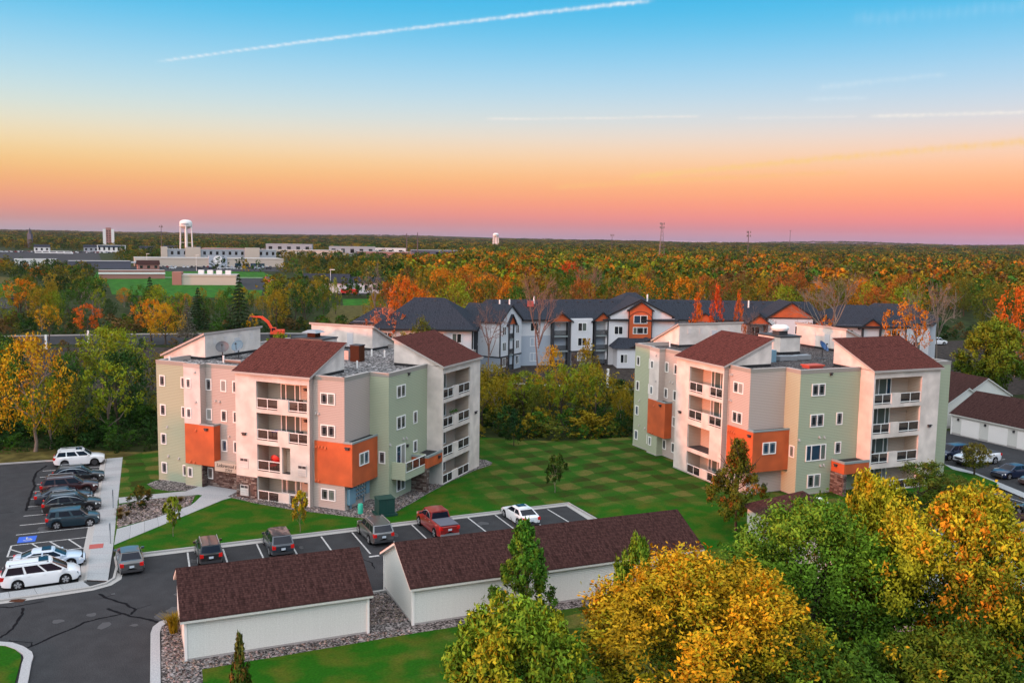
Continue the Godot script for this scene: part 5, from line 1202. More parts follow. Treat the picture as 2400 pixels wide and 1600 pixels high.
func town() -> void:
	rng.seed = 71
	var b: MB
	# shopping centre
	var o := block("shopping_centre", "long low beige shopping centre with an arched entrance beyond the green field", "building", Vector3(-238, 0, -730), 0.40, Vector3(112, 6.2, 34), "beige_far", 0)
	b = MB.new(); b.box(Vector3(-2, 0, -3), Vector3(12, 8.6, 0.9)); part("entrance_bay", b, M.lightgrey_wall, o)
	b = MB.new(); b.X = Transform3D(Basis(Vector3.RIGHT, PI / 2), Vector3(5, 5.2, 0.9)); b.cyl(Vector3.ZERO, Vector3(0, 0.2, 0), 3.6, 3.6, 16); part("arch_sign", b, M.white, o)
	for k in 4: part("shop_window", bx(Vector3(18 + k * 6, 0.2, -0.1), Vector3(23 + k * 6, 2.8, 0.1)), M.glass_blue, o)
	part("canopy", bx(Vector3(-70, 3.0, 1), Vector3(-46, 3.8, 10)), M.lightgrey_wall, o)
	o = block("hotel", "grey two-storey block with cream gables behind the shopping centre", "building", Vector3(-247, 0, -782), 0.40, Vector3(92, 12.4, 14), "lightgrey_far", 18, 2)
	for s in [-22, 26]: part("gable_bay", bx(Vector3(s - 6, 0, -1), Vector3(s + 6, 14.6, 1.2)), M.beige_far, o)
	part("end_bay", bx(Vector3(-47, 0, -1), Vector3(-42, 14.8, 1.2)), M.beige_far, o)
	# bank with rooftop plant
	o = block("brick_shop", "flat-roofed shop with a brick front and white rooftop units in the field", "building", Vector3(-154, 0, -462), 0.2, Vector3(30, 4.6, 16), "beige_far", 0)
	part("brick_front", bx(Vector3(-15.4, 0, -6), Vector3(-11, 6.5, 1)), M.brick_far, o)
	for k in 4: part("rooftop_unit", bx(Vector3(-4 + k * 4.5, 5.1, -10 + k), Vector3(-1.4 + k * 4.5, 7.2, -7 + k)), M.white, o)
	o = block("white_house", "white single-storey building with a small arched gable beside the red trucks", "building", Vector3(-66, 0, -416), 0.1, Vector3(18, 4.6, 9), "stucco_white", 5, 1, "shingle_grey")
	o = block("white_shed", "long white shed left of the white gabled building", "building", Vector3(-84, 0, -413), 0.05, Vector3(20, 4.4, 14), "stucco_white", 0, 1, "shingle_grey")
	o = block("rail_freight_store", "long low red and white building behind the golden trees", "building", Vector3(-212, 0, -515), 0.42, Vector3(34, 4.2, 8), "brick_far", 0)
	part("white_band", bx(Vector3(-17.2, 2.6, 0.22), Vector3(17.2, 3.6, 0.3)), M.white, o)
	# workshops, factories and halls further off
	var far := [[-330, -1090, 70, 9, 30, "brick_far", "pale brick hall just right of the big water tower"], [-255, -1120, 95, 8, 40, "beige_far", "long beige factory right of the pale brick hall"], [-212, -1220, 60, 12, 30, "lightgrey_far", "grey factory block on the skyline above the green wood"], [-185, -1290, 70, 10, 30, "white_far", "white hall with small windows above the beige factory"], [-160, -1150, 66, 7, 30, "brick_far", "low red brick works beside the two chimneys"], [-85, -1210, 95, 9, 40, "slate_far", "dark slate-grey hall right of the two chimneys"], [-32, -1060, 40, 6, 22, "white_far", "low white-fronted hall right of the dark hall"], [20, -1000, 50, 5.5, 20, "slate_far", "grey low-roofed store below the small water tower"], [62, -900, 26, 5, 16, "white_far", "white shed among trees right of the small water tower"], [84, -900, 18, 6, 12, "white_far", "white-fronted barn beside the orange tree tops"], [-300, -1240, 60, 14, 24, "lightgrey_far", "stepped grey school roof behind the pale brick hall"], [150, -820, 40, 5, 14, "brick_far", "long red-roofed house far off among the trees"], [300, -900, 60, 5, 20, "slate_far", "flat grey roof in the forest left of the hill"]]
	for s in far: block("hall", s[6], "building", Vector3(s[0], 0, s[1]), 0.15, Vector3(s[2], s[3], s[4]), s[5], int(s[2] / 12), 1, "", "far halls and works")
	# car dealers at the left
	o = block("car_showroom", "white car showroom with a blue fascia on the left skyline", "building", Vector3(-520, 0, -1200), 0.4, Vector3(34, 9, 20), "white_far", 6, 1)
	part("fascia", bx(Vector3(-16, 7, 0.1), Vector3(16, 9.2, 0.4)), M.glass_blue, o)
	block("workshop", "low cream workshop at the left edge beyond the dark green trees", "building", Vector3(-330, 0, -640), 0.45, Vector3(26, 6, 14), "white_far", 0)
	block("workshop", "dark blue-roofed workshop right of the cream one, left edge", "building", Vector3(-290, 0, -650), 0.45, Vector3(40, 5, 16), "slate_far", 0)
	block("workshop", "dark red-roofed hut beside the orange trees, left", "building", Vector3(-252, 0, -640), 0.45, Vector3(14, 4, 10), "brick_far", 3, 1, "shingle_brown")
	for k in 6: block("house", ["white gabled house behind the car park, far left", "grey-roofed house left of the showroom", "house with a pale roof right of the showroom", "white house by the far road", "house with an orange-lit wall behind the hotel", "low house between showroom and tower block"][k], "house", Vector3([-600, -560, -470, -430, -330, -480][k], 0, [-1180, -1230, -1190, -1250, -930, -1300][k]), 0.4, Vector3(18, 6, 12), ["white_far", "lightgrey_far", "beige_far", "white_far", "beige_far", "white_far"][k], 3, 1, "shingle_grey", "houses of the town")
	# tower block and church
	o = block("tower_block", "tall red-brick tower block on the left skyline", "building", Vector3(-654, 0, -1500), 0.4, Vector3(16, 30, 16), "brick_far", 4, 8)
	for s in [-6.2, 6.2]: part("corner_tower", bx(Vector3(s - 2.2, 0, -2), Vector3(s + 2.2, 31.5, 0.6)), M.white_far, o)
	part("roof_house", bx(Vector3(-4, 30, -12), Vector3(4, 34, -4)), M.brick_far, o)
	o = thing("church_spire", "dark pointed church spire on the far left skyline", "church", Vector3(-781, 0, -1500))
	part("tower", bx(Vector3(-3, 0, -3), Vector3(3, 22, 3)), M.slate_far, o); b = MB.new(); b.cyl(Vector3(0, 22, 0), Vector3(0, 32, 0), 3.4, 0.1, 4); part("spire", b, M.slate_far, o)
	# water towers
	for k in 2:
		var at: Vector3 = [Vector3(-387.7, 0, -1100), Vector3(-46.9, 0, -2450)][k]; var top: float = [42.3, 41.5][k]; var R: float = [7.2, 7.4][k]
		o = thing("water_tower", ["large white water tower on tall legs, left skyline", "small far white water tower near the middle of the skyline"][k], "water tower", at)
		b = MB.new(); var hb := top - 11.4
		b.lathe([[0.0, hb], [2.6, hb + 0.6], [5.0, hb + 1.9], [R * 0.93, hb + 3.5], [R, hb + 4.6], [R, hb + 7.8], [R * 0.92, hb + 9.4], [R * 0.68, hb + 10.7], [R * 0.3, hb + 11.3], [0.0, hb + 11.4]], Vector3.ZERO, 24); b.smooth(60); part("tank", b, M.white_far, o)
		b = MB.new(); b.lathe([[R + 0.02, hb + 3.9], [R + 0.7, hb + 3.9], [R + 0.7, hb + 4.2], [R + 0.02, hb + 4.2]], Vector3.ZERO, 24); part("walkway", b, M.white_far, o)
		b = MB.new(); b.lathe([[R + 0.05, hb + 5.4], [R + 0.06, hb + 6.5]], Vector3.ZERO, 24)
		for i in range(0, b.v.size(), 3):
			if b.v[i].z < 1.0 or absf(b.v[i].x) > R * 0.62:
				for j in 3: b.v[i + j] = Vector3.ZERO
		part("dark_band", b, M.slate_far, o)
		b = MB.new(); b.cyl(Vector3.ZERO, Vector3(0, hb + 0.8, 0), 1.8, 1.5, 12); part("riser", b, M.white_far, o)
		for i in 6:
			var an := TAU * i / 6 + 0.2; b = MB.new(); b.cyl(Vector3(cos(an) * (R + 0.9), 0, sin(an) * (R + 0.9)), Vector3(cos(an) * (R - 0.2), hb + 4.0, sin(an) * (R - 0.2)), 0.85, 0.75, 8); part("leg", b, M.white_far, o)
			var an2 := TAU * (i + 1) / 6 + 0.2
			b = MB.new(); b.cyl(Vector3(cos(an) * (R + 0.4), hb * 0.5, sin(an) * (R + 0.4)), Vector3(cos(an2) * (R + 0.4), hb * 0.5, sin(an2) * (R + 0.4)), 0.16, 0.16, 5); part("brace", b, M.white_far, o)
	# masts and chimneys
	var mast := func(label: String, at: Vector3, top: float, base: float, heads: Array, lattice: bool) -> void:
		var m := thing("radio_mast", label, "mast", at)
		var q := MB.new()
		for i in 3:
			var an := TAU * i / 3
			if lattice:
				q.cyl(Vector3(cos(an) * base, 0, sin(an) * base), Vector3(cos(an) * 0.5, top, sin(an) * 0.5), 0.22, 0.16, 5)
				var an2 := TAU * (i + 1) / 3
				for j in 12:
					var f0 := j / 12.0; var f1 := (j + 1) / 12.0; var r0 := lerpf(base, 0.5, f0); var r1 := lerpf(base, 0.5, f1)
					q.cyl(Vector3(cos(an) * r0, top * f0, sin(an) * r0), Vector3(cos(an2) * r1, top * f1, sin(an2) * r1), 0.11, 0.11, 4)
			else: q.cyl(Vector3.ZERO, Vector3(0, top, 0), base, base * 0.6, 8)
		part("lattice" if lattice else "pole", q, M.mast_grey, m)
		for h in heads:
			q = MB.new()
			for i in 3:
				var an := TAU * i / 3 + 0.5
				q.cyl(Vector3(0, h, 0), Vector3(cos(an) * 2.0, h, sin(an) * 2.0), 0.12, 0.12, 5); q.cbox(Vector3(cos(an) * 2.1, h, sin(an) * 2.1), Vector3(0.8, 2.2, 0.8))
			part("antenna_array", q, M.mast_grey, m)
	mast.call("tall lattice mast with antennas right of the centre of the skyline", Vector3(143.2, 0, -900), 43.5, 4.5, [39.0, 42.5], true)
	mast.call("pole mast with two rings of antennas on the right skyline", Vector3(252.4, 0, -1000), 38.0, 0.55, [33.0, 37.0], false)
	mast.call("thin faint mast on the hill at the right", Vector3(891.5, 10, -3000), 58.0, 1.0, [57.0], false)
	mast.call("thin mast left of the large water tower", Vector3(-455, 0, -1200), 37.0, 0.5, [34.5], false)
	mast.call("short thin mast just left of the tall lattice mast", Vector3(125.0, 0, -1180), 34.0, 0.4, [32.5], false)
	mast.call("slender chimney-like pole with a cross arm beside the dark hall", Vector3(-136.9, 0, -1190), 30.5, 0.9, [27.0], false)
	mast.call("plain slender pole right of the one with the cross arm", Vector3(-123.0, 0, -1190), 32.0, 0.8, [], false)
	# street lamps
	for k in 4:
		var at: Vector3 = [Vector3(-78.5, 0, -398), Vector3(-210, 0, -362), Vector3(-219, 0, -640), Vector3(-261, 0, -660)][k]
		o = thing("street_lamp", ["white street lamp behind the yellow poplar by the white shed", "yellow-lit street lamp at the left edge of the green field", "lamp post in the shopping centre car park, centre", "lamp post at the left end of the shopping centre car park"][k], "street lamp", at)
		b = MB.new(); b.cyl(Vector3.ZERO, Vector3(0, 11, 0), 0.16, 0.11, 6); part("pole", b, M.white_far, o); part("lamp_head", bx(Vector3(-0.3, 10.8, -0.3), Vector3(1.8, 11.1, 0.3)), M.white_far, o)

# ---------------------------------------------------------------- vehicles (x forwards, z to the right-hand side)
# L length, W width, H height, wb wheelbase, wr wheel radius; hood, belt, tail: heights of the body top; cabin: rear base, rear top, front top, front base along x
const KINDS := {
	"suv": {L = 4.75, W = 1.90, H = 1.74, wb = 2.80, wr = 0.36, nose = 0.80, hood = 1.02, belt = 1.10, tail = 1.10, cabin = [-2.22, -1.75, 0.42, 1.25], gap = 0.24, bars = [0.0, 0.30, 0.36, 0.64, 0.70, 1.0]},
	"bigsuv": {L = 5.0, W = 2.0, H = 1.79, wb = 2.90, wr = 0.39, nose = 0.88, hood = 1.10, belt = 1.16, tail = 1.16, cabin = [-2.36, -2.02, 0.42, 1.20], gap = 0.26, bars = [0.0, 0.30, 0.34, 0.63, 0.68, 1.0]},
	"box": {L = 4.15, W = 1.80, H = 1.63, wb = 2.57, wr = 0.34, nose = 0.80, hood = 1.0, belt = 1.05, tail = 1.05, cabin = [-1.98, -1.72, 0.55, 1.15], gap = 0.20, bars = [0.0, 0.2, 0.30, 0.60, 0.66, 1.0]},
	"van": {L = 5.1, W = 1.97, H = 1.76, wb = 3.03, wr = 0.35, nose = 0.66, hood = 0.98, belt = 1.04, tail = 1.06, cabin = [-2.46, -2.12, 0.62, 1.72], gap = 0.18, bars = [0.0, 0.34, 0.38, 0.66, 0.70, 1.0]},
	"sedan": {L = 4.85, W = 1.84, H = 1.46, wb = 2.80, wr = 0.34, nose = 0.66, hood = 0.88, belt = 0.95, tail = 1.02, cabin = [-1.95, -1.05, 0.25, 1.15], gap = 0.17, bars = [0.05, 0.44, 0.50, 0.98]},
	"jeep": {L = 4.45, W = 1.84, H = 1.74, wb = 2.65, wr = 0.37, nose = 0.95, hood = 1.08, belt = 1.14, tail = 1.14, cabin = [-2.12, -1.90, 0.35, 0.95], gap = 0.26, bars = [0.0, 0.28, 0.36, 0.64, 0.70, 1.0]},
	"pickup": {L = 5.9, W = 2.03, H = 1.95, wb = 3.70, wr = 0.42, nose = 1.02, hood = 1.20, belt = 1.28, tail = 1.28, cabin = [-0.75, -0.60, 1.0, 1.62], gap = 0.32, bars = [0.02, 0.46, 0.52, 0.98]},
}

func ring_y(k: Dictionary, x: float) -> float:
	var hx: float = k.L / 2; var c: Array = k.cabin
	if x > c[3]: return lerpf(k.hood, k.nose, pow((x - c[3]) / (hx - c[3]), 2.2))
	if x > c[3] - 0.4: return lerpf(k.belt, k.hood, (x - c[3] + 0.4) / 0.4)
	if x < c[0]: return lerpf(k.tail - 0.12, k.tail, clampf((x + hx) / 0.2, 0, 1))
	return lerpf(k.tail, k.belt, clampf((x - c[0]) / 1.0, 0, 1))

func vehicle(kind: String, called: String, label: String, cat: String, paint_m: StandardMaterial3D, at: Vector3, head: Vector2, group: String, opt := {}) -> Node3D:
	var k: Dictionary = KINDS[kind]
	var o := thing(called, label, cat, at, atan2(-head.y, head.x), group)
	var hx: float = k.L / 2; var hw: float = k.W / 2; var wr: float = k.wr; var ra := wr + 0.07
	var wx := [k.wb / 2 + 0.05, -k.wb / 2 + 0.05]
	# body shell: sections across x with wheel arches cut out of the lower edge
	var xs := []; var n := 64
	for i in n + 1: xs.append(-hx + k.L * i / n)
	for w in wx: for j in 9: xs.append(w - ra + ra * 2 * j / 8.0)
	xs.sort()
	var rows := []
	for x in xs:
		var end := pow(absf(x) / hx, 7.0)
		var w: float = hw * (1.0 - 0.17 * end - (0.05 if x > 0 else 0.02) * pow(absf(x) / hx, 2.0))
		var yt := ring_y(k, x); var yb: float = k.gap + 0.14 * end
		for c in wx:
			if absf(x - c) < ra: yb = maxf(yb, wr + sqrt(maxf(0.0, ra * ra - (x - c) * (x - c))) * 0.98)
		yb = minf(yb, yt - 0.12)
		var sh := yt - yb
		rows.append([Vector3(x, yb, -w * 0.97), Vector3(x, yb + sh * 0.42, -w), Vector3(x, yb + sh * 0.78, -w * 0.975), Vector3(x, yt - 0.035, -w * 0.93), Vector3(x, yt, -w * 0.84), Vector3(x, yt + 0.022, 0), Vector3(x, yt, w * 0.84), Vector3(x, yt - 0.035, w * 0.93), Vector3(x, yb + sh * 0.78, w * 0.975), Vector3(x, yb + sh * 0.42, w), Vector3(x, yb, w * 0.97)])
	var b := MB.new()
	for i in rows.size() - 1:
		if rows[i + 1][0].x - rows[i][0].x < 0.002: continue
		for j in 10: b.quad(rows[i][j], rows[i][j + 1], rows[i + 1][j + 1], rows[i + 1][j])
	for e in 2:
		var q: Array = rows[0] if e == 0 else rows[rows.size() - 1]
		for j in 10:
			if e == 0: b.tri(Vector3(-hx - 0.02, q[3].y * 0.7, 0), q[j + 1], q[j])
			else: b.tri(Vector3(hx + 0.03, q[3].y * 0.7, 0), q[j], q[j + 1])
	for i in range(0, b.v.size(), 3):  # faces look away from the axis
		var mid := (b.v[i] + b.v[i + 1] + b.v[i + 2]) / 3.0
		if b.n[i].dot(Vector3(signf(mid.x) * float(absf(mid.x) > hx - 0.02), mid.y - 0.6, mid.z)) < 0:
			var t := b.v[i + 1]; b.v[i + 1] = b.v[i + 2]; b.v[i + 2] = t
			for j in 3: b.n[i + j] = -b.n[i + j]
	b.smooth(38)
	var body := part("body", b, paint_m, o)
	b = MB.new(); b.box(Vector3(-hx + 0.15, k.gap - 0.02, -hw + 0.16), Vector3(hx - 0.15, 0.75, hw - 0.16)); part("underbody", b, M.rubber, o)
	# bumpers, grille
	b = MB.new(); b.box(Vector3(hx - 0.22, k.gap + 0.10, -hw * 0.82), Vector3(hx + 0.035, k.gap + 0.26, hw * 0.82)); part("bumper", b, M.dark, o)
	b = MB.new(); b.box(Vector3(-hx - 0.035, k.gap + 0.10, -hw * 0.82), Vector3(-hx + 0.2, k.gap + 0.28, hw * 0.82)); part("bumper", b, M.dark if not opt.has("chrome") else M.metal, o)
	b = MB.new(); b.box(Vector3(hx - 0.1, k.nose - 0.28, -hw * 0.5), Vector3(hx + 0.04, k.nose - 0.08, hw * 0.5)); part("grille", b, M.dark, o)
	# cabin
	var c: Array = k.cabin; var yb2: float = k.belt - 0.03; var yr: float = k.H - 0.07
	var wb := hw * 0.89; var wt := hw * (0.70 if kind in ["sedan"] else 0.76)
	var lower := func(x: float, s: float) -> Vector3: return Vector3(x, maxf(yb2, ring_y(k, x) - 0.03), s * wb)
	var RL := [lower.call(c[0], -1.0), lower.call(c[3], -1.0)]; var RT := [Vector3(c[1], yr - 0.02, -wt), Vector3(c[2], yr, -wt)]
	var side := func(u: float, v: float, s: float) -> Vector3:
		var p: Vector3 = RL[0].lerp(RL[1], u).lerp(RT[0].lerp(RT[1], u), v)
		return Vector3(p.x, p.y, s * (absf(p.z) + 0.03 * sin(v * PI)))
	var paintb := MB.new()
	var pq := func(a: Vector3, d: Vector3, e: Vector3, f: Vector3, s: float) -> void:
		if s > 0: paintb.quad(a, d, e, f)
		else: paintb.quad(d, a, f, e)
	for s in [-1.0, 1.0]:
		var u0 := 0.0; var bars: Array = k.bars
		for i in range(0, bars.size() + 1, 2):
			var ua: float = 0.0 if i == 0 else bars[i - 1]; var ub: float = bars[i] if i < bars.size() else 1.0
			if i == 0: ua = 0.0; ub = bars[0] + 0.05
			elif i >= bars.size(): ua = bars[bars.size() - 1] - 0.03; ub = 1.0
			pq.call(side.call(ua, 0.0, s), side.call(ub, 0.0, s), side.call(ub, 1.0, s), side.call(ua, 1.0, s), s)
		for i in range(0, bars.size(), 2):
			var ua: float = bars[i] + (0.05 if i == 0 else 0.0); var ub: float = bars[i + 1] - (0.03 if i == bars.size() - 2 else 0.0)
			pq.call(side.call(ua, 0.86, s), side.call(ub, 0.86, s), side.call(ub, 1.0, s), side.call(ua, 1.0, s), s)
			pq.call(side.call(ua, 0.0, s), side.call(ub, 0.0, s), side.call(ub, 0.07, s), side.call(ua, 0.07, s), s)
			var g := MB.new()
			if s > 0: g.quad(side.call(ua, 0.07, s), side.call(ub, 0.07, s), side.call(ub, 0.86, s), side.call(ua, 0.86, s))
			else: g.quad(side.call(ub, 0.07, s), side.call(ua, 0.07, s), side.call(ua, 0.86, s), side.call(ub, 0.86, s))
			part("side_window", g, M.glass_car, o)
		if opt.has("chrome"):
			var ch := MB.new()
			for i in 12:
				var ua := 0.04 + 0.92 * i / 12.0; var ub := 0.04 + 0.92 * (i + 1) / 12.0
				var d := Vector3(0, 0, s * 0.02)
				var v0 := 0.84; var f0 := sin(PI * (i) / 12.0); var f1 := sin(PI * (i + 1) / 12.0)
				ch.quad(side.call(ua, v0 * pow(f0, 0.35), s) + d, side.call(ub, v0 * pow(f1, 0.35), s) + d, side.call(ub, v0 * pow(f1, 0.35) + 0.1, s) + d, side.call(ua, v0 * pow(f0, 0.35) + 0.1, s) + d)
			part("window_trim", ch, M.metal, o)
	# front and rear glass with painted borders
	for e in 2:
		var A: Vector3 = side.call(1.0 if e == 0 else 0.0, 0.0, 1.0); var B: Vector3 = side.call(1.0 if e == 0 else 0.0, 0.0, -1.0); var Ct: Vector3 = side.call(1.0 if e == 0 else 0.0, 1.0, -1.0); var D: Vector3 = side.call(1.0 if e == 0 else 0.0, 1.0, 1.0)
		if e == 1: var t := A; A = B; B = t; t = Ct; Ct = D; D = t
		var P := func(u: float, v: float) -> Vector3:
			var p := A.lerp(B, u).lerp(D.lerp(Ct, u), v); p.x += (1 if e == 0 else -1) * 0.06 * sin(u * PI); return p
		var g := MB.new()
		for i in 8:
			var u0 := i / 8.0; var u1 := (i + 1) / 8.0
			paintb.quad(P.call(u0, 0.9), P.call(u1, 0.9), P.call(u1, 1.0), P.call(u0, 1.0)); paintb.quad(P.call(u0, 0.0), P.call(u1, 0.0), P.call(u1, 0.06), P.call(u0, 0.06))
			if i in [0, 7]:
				var um := (u0 + u1) / 2
				if i == 0: paintb.quad(P.call(u0, 0.06), P.call(um, 0.06), P.call(um, 0.9), P.call(u0, 0.9)); g.quad(P.call(um, 0.06), P.call(u1, 0.06), P.call(u1, 0.9), P.call(um, 0.9))
				else: paintb.quad(P.call(um, 0.06), P.call(u1, 0.06), P.call(u1, 0.9), P.call(um, 0.9)); g.quad(P.call(u0, 0.06), P.call(um, 0.06), P.call(um, 0.9), P.call(u0, 0.9))
			else: g.quad(P.call(u0, 0.06), P.call(u1, 0.06), P.call(u1, 0.9), P.call(u0, 0.9))
		g.smooth(40); part("windshield" if e == 0 else "rear_window", g, M.glass_car, o)
	# roof
	var rf := MB.new()
	for i in 10:
		for j in 8:
			var R := func(a: float, d: float) -> Vector3:
				var p: Vector3 = side.call(a, 1.0, 1.0).lerp(side.call(a, 1.0, -1.0), d)
				p.y += 0.065 * sin(d * PI) * (0.5 + 0.5 * sin(clampf(a, 0, 1) * PI)); p.x += (a - 0.5) * 0.12 * sin(d * PI); return p
			rf.quad(R.call(i / 10.0, j / 8.0), R.call((i + 1) / 10.0, j / 8.0), R.call((i + 1) / 10.0, (j + 1) / 8.0), R.call(i / 10.0, (j + 1) / 8.0))
	rf.smooth(40); part("roof", rf, paint_m, o)
	part("pillars", paintb, paint_m, o)
	if opt.has("rails"):
		for s in [-1.0, 1.0]:
			b = MB.new(); b.cyl(Vector3(c[1] + 0.15, yr + 0.09, s * (wt - 0.06)), Vector3(c[2] - 0.1, yr + 0.1, s * (wt - 0.06)), 0.025, 0.025, 6); b.cbox(Vector3(c[1] + 0.2, yr + 0.05, s * (wt - 0.06)), Vector3(0.1, 0.12, 0.04)); b.cbox(Vector3(c[2] - 0.15, yr + 0.05, s * (wt - 0.06)), Vector3(0.1, 0.12, 0.04)); part("roof_rail", b, M.metal, o)
	if opt.has("sunroof"):
		b = MB.new(); b.box(Vector3(c[2] - 0.75, yr + 0.04, -wt * 0.62), Vector3(c[2] - 0.12, yr + 0.085, wt * 0.62)); part("sunroof", b, M.glass_car, o)
	# lights, plate, mirrors, handles
	for s in [-1.0, 1.0]:
		b = MB.new(); b.hexa([Vector3(hx - 0.42, k.nose - 0.14, s * hw * 0.86 + 0.06), Vector3(hx - 0.02, k.nose - 0.2, s * hw * 0.68 + 0.1), Vector3(hx - 0.02, k.nose - 0.2, s * hw * 0.68 - 0.1), Vector3(hx - 0.42, k.nose - 0.14, s * hw * 0.86 - 0.06), Vector3(hx - 0.45, k.nose + 0.035, s * hw * 0.86 + 0.05), Vector3(hx - 0.03, k.nose - 0.04, s * hw * 0.68 + 0.1), Vector3(hx - 0.03, k.nose - 0.04, s * hw * 0.68 - 0.1), Vector3(hx - 0.45, k.nose + 0.035, s * hw * 0.86 - 0.05)]); part("headlight", b, M.lamp_white, o)
		b = MB.new(); b.box(Vector3(-hx - 0.03, k.tail - 0.34, s * hw * 0.74 - 0.13), Vector3(-hx + 0.25, k.tail - 0.08, s * hw * 0.74 + 0.13)); part("taillight", b, M.lamp_red, o)
		b = MB.new(); b.cbox(Vector3(c[3] - 0.32, k.belt + 0.05, s * (hw + 0.06)), Vector3(0.14, 0.15, 0.2)); part("wing_mirror", b, paint_m if kind != "pickup" else M.dark, o)
		for x in [0.25, -0.75]:
			b = MB.new(); b.cbox(Vector3(x, k.belt - 0.14, s * (hw * 0.985)), Vector3(0.18, 0.035, 0.04)); part("door_handle", b, paint_m if not opt.has("chrome") else M.metal, o)
	b = MB.new(); b.box(Vector3(-hx - 0.05, k.tail - 0.42, -0.16), Vector3(-hx - 0.03, k.tail - 0.26, 0.16)); part("number_plate", b, M.plate, o)
	if kind == "pickup":
		b = MB.new(); b.box(Vector3(-hx + 0.08, k.belt, -hw * 0.8), Vector3(c[0] - 0.08, k.belt + 0.05, hw * 0.8)); part("tonneau_cover", b, M[opt.get("cover", "dark")], o)
	# wheels
	for x in wx:
		for s in [-1.0, 1.0]:
			var z0: float = s * (hw - 0.22); var z1: float = s * (hw - 0.01)
			b = MB.new(); b.cyl(Vector3(x, wr, z0), Vector3(x, wr, z1), wr, wr, 20); b.smooth(40)
			var w := part("wheel", b, M.rubber, o)
			b = MB.new(); var zf: float = z1 + s * 0.006; b.cyl(Vector3(x, wr, z1 - s * 0.02), Vector3(x, wr, zf), wr * 0.70, wr * 0.70, 20); part("rim_barrel", b, M.dark, w)
			b = MB.new()
			for i in 5:
				var an := TAU * i / 5 + 0.3; var d := Vector3(cos(an), sin(an), 0); var t := Vector3(-sin(an), cos(an), 0); var q := Vector3(x, wr, zf)
				var pts := [q + d * 0.04 - t * 0.05, q + d * wr * 0.68 - t * 0.065, q + d * wr * 0.68 + t * 0.065, q + d * 0.04 + t * 0.05]
				if s < 0: pts.reverse()
				var pp := []
				for p in pts: pp.append(p)
				for p in pts: pp.append(p + Vector3(0, 0, s * 0.012))
				b.hexa(pp)
			part("rim", b, M[opt.get("rim", "metal")], w)
	return o

func paint_of(key: String, r: float, g: float, b: float, metal := 0.0) -> StandardMaterial3D:
	var m := mat("paint_" + key, lin(r, g, b), 0.32); m.metallic = metal; m.clearcoat_enabled = true; m.clearcoat = 0.8; m.clearcoat_roughness = 0.06
	return m

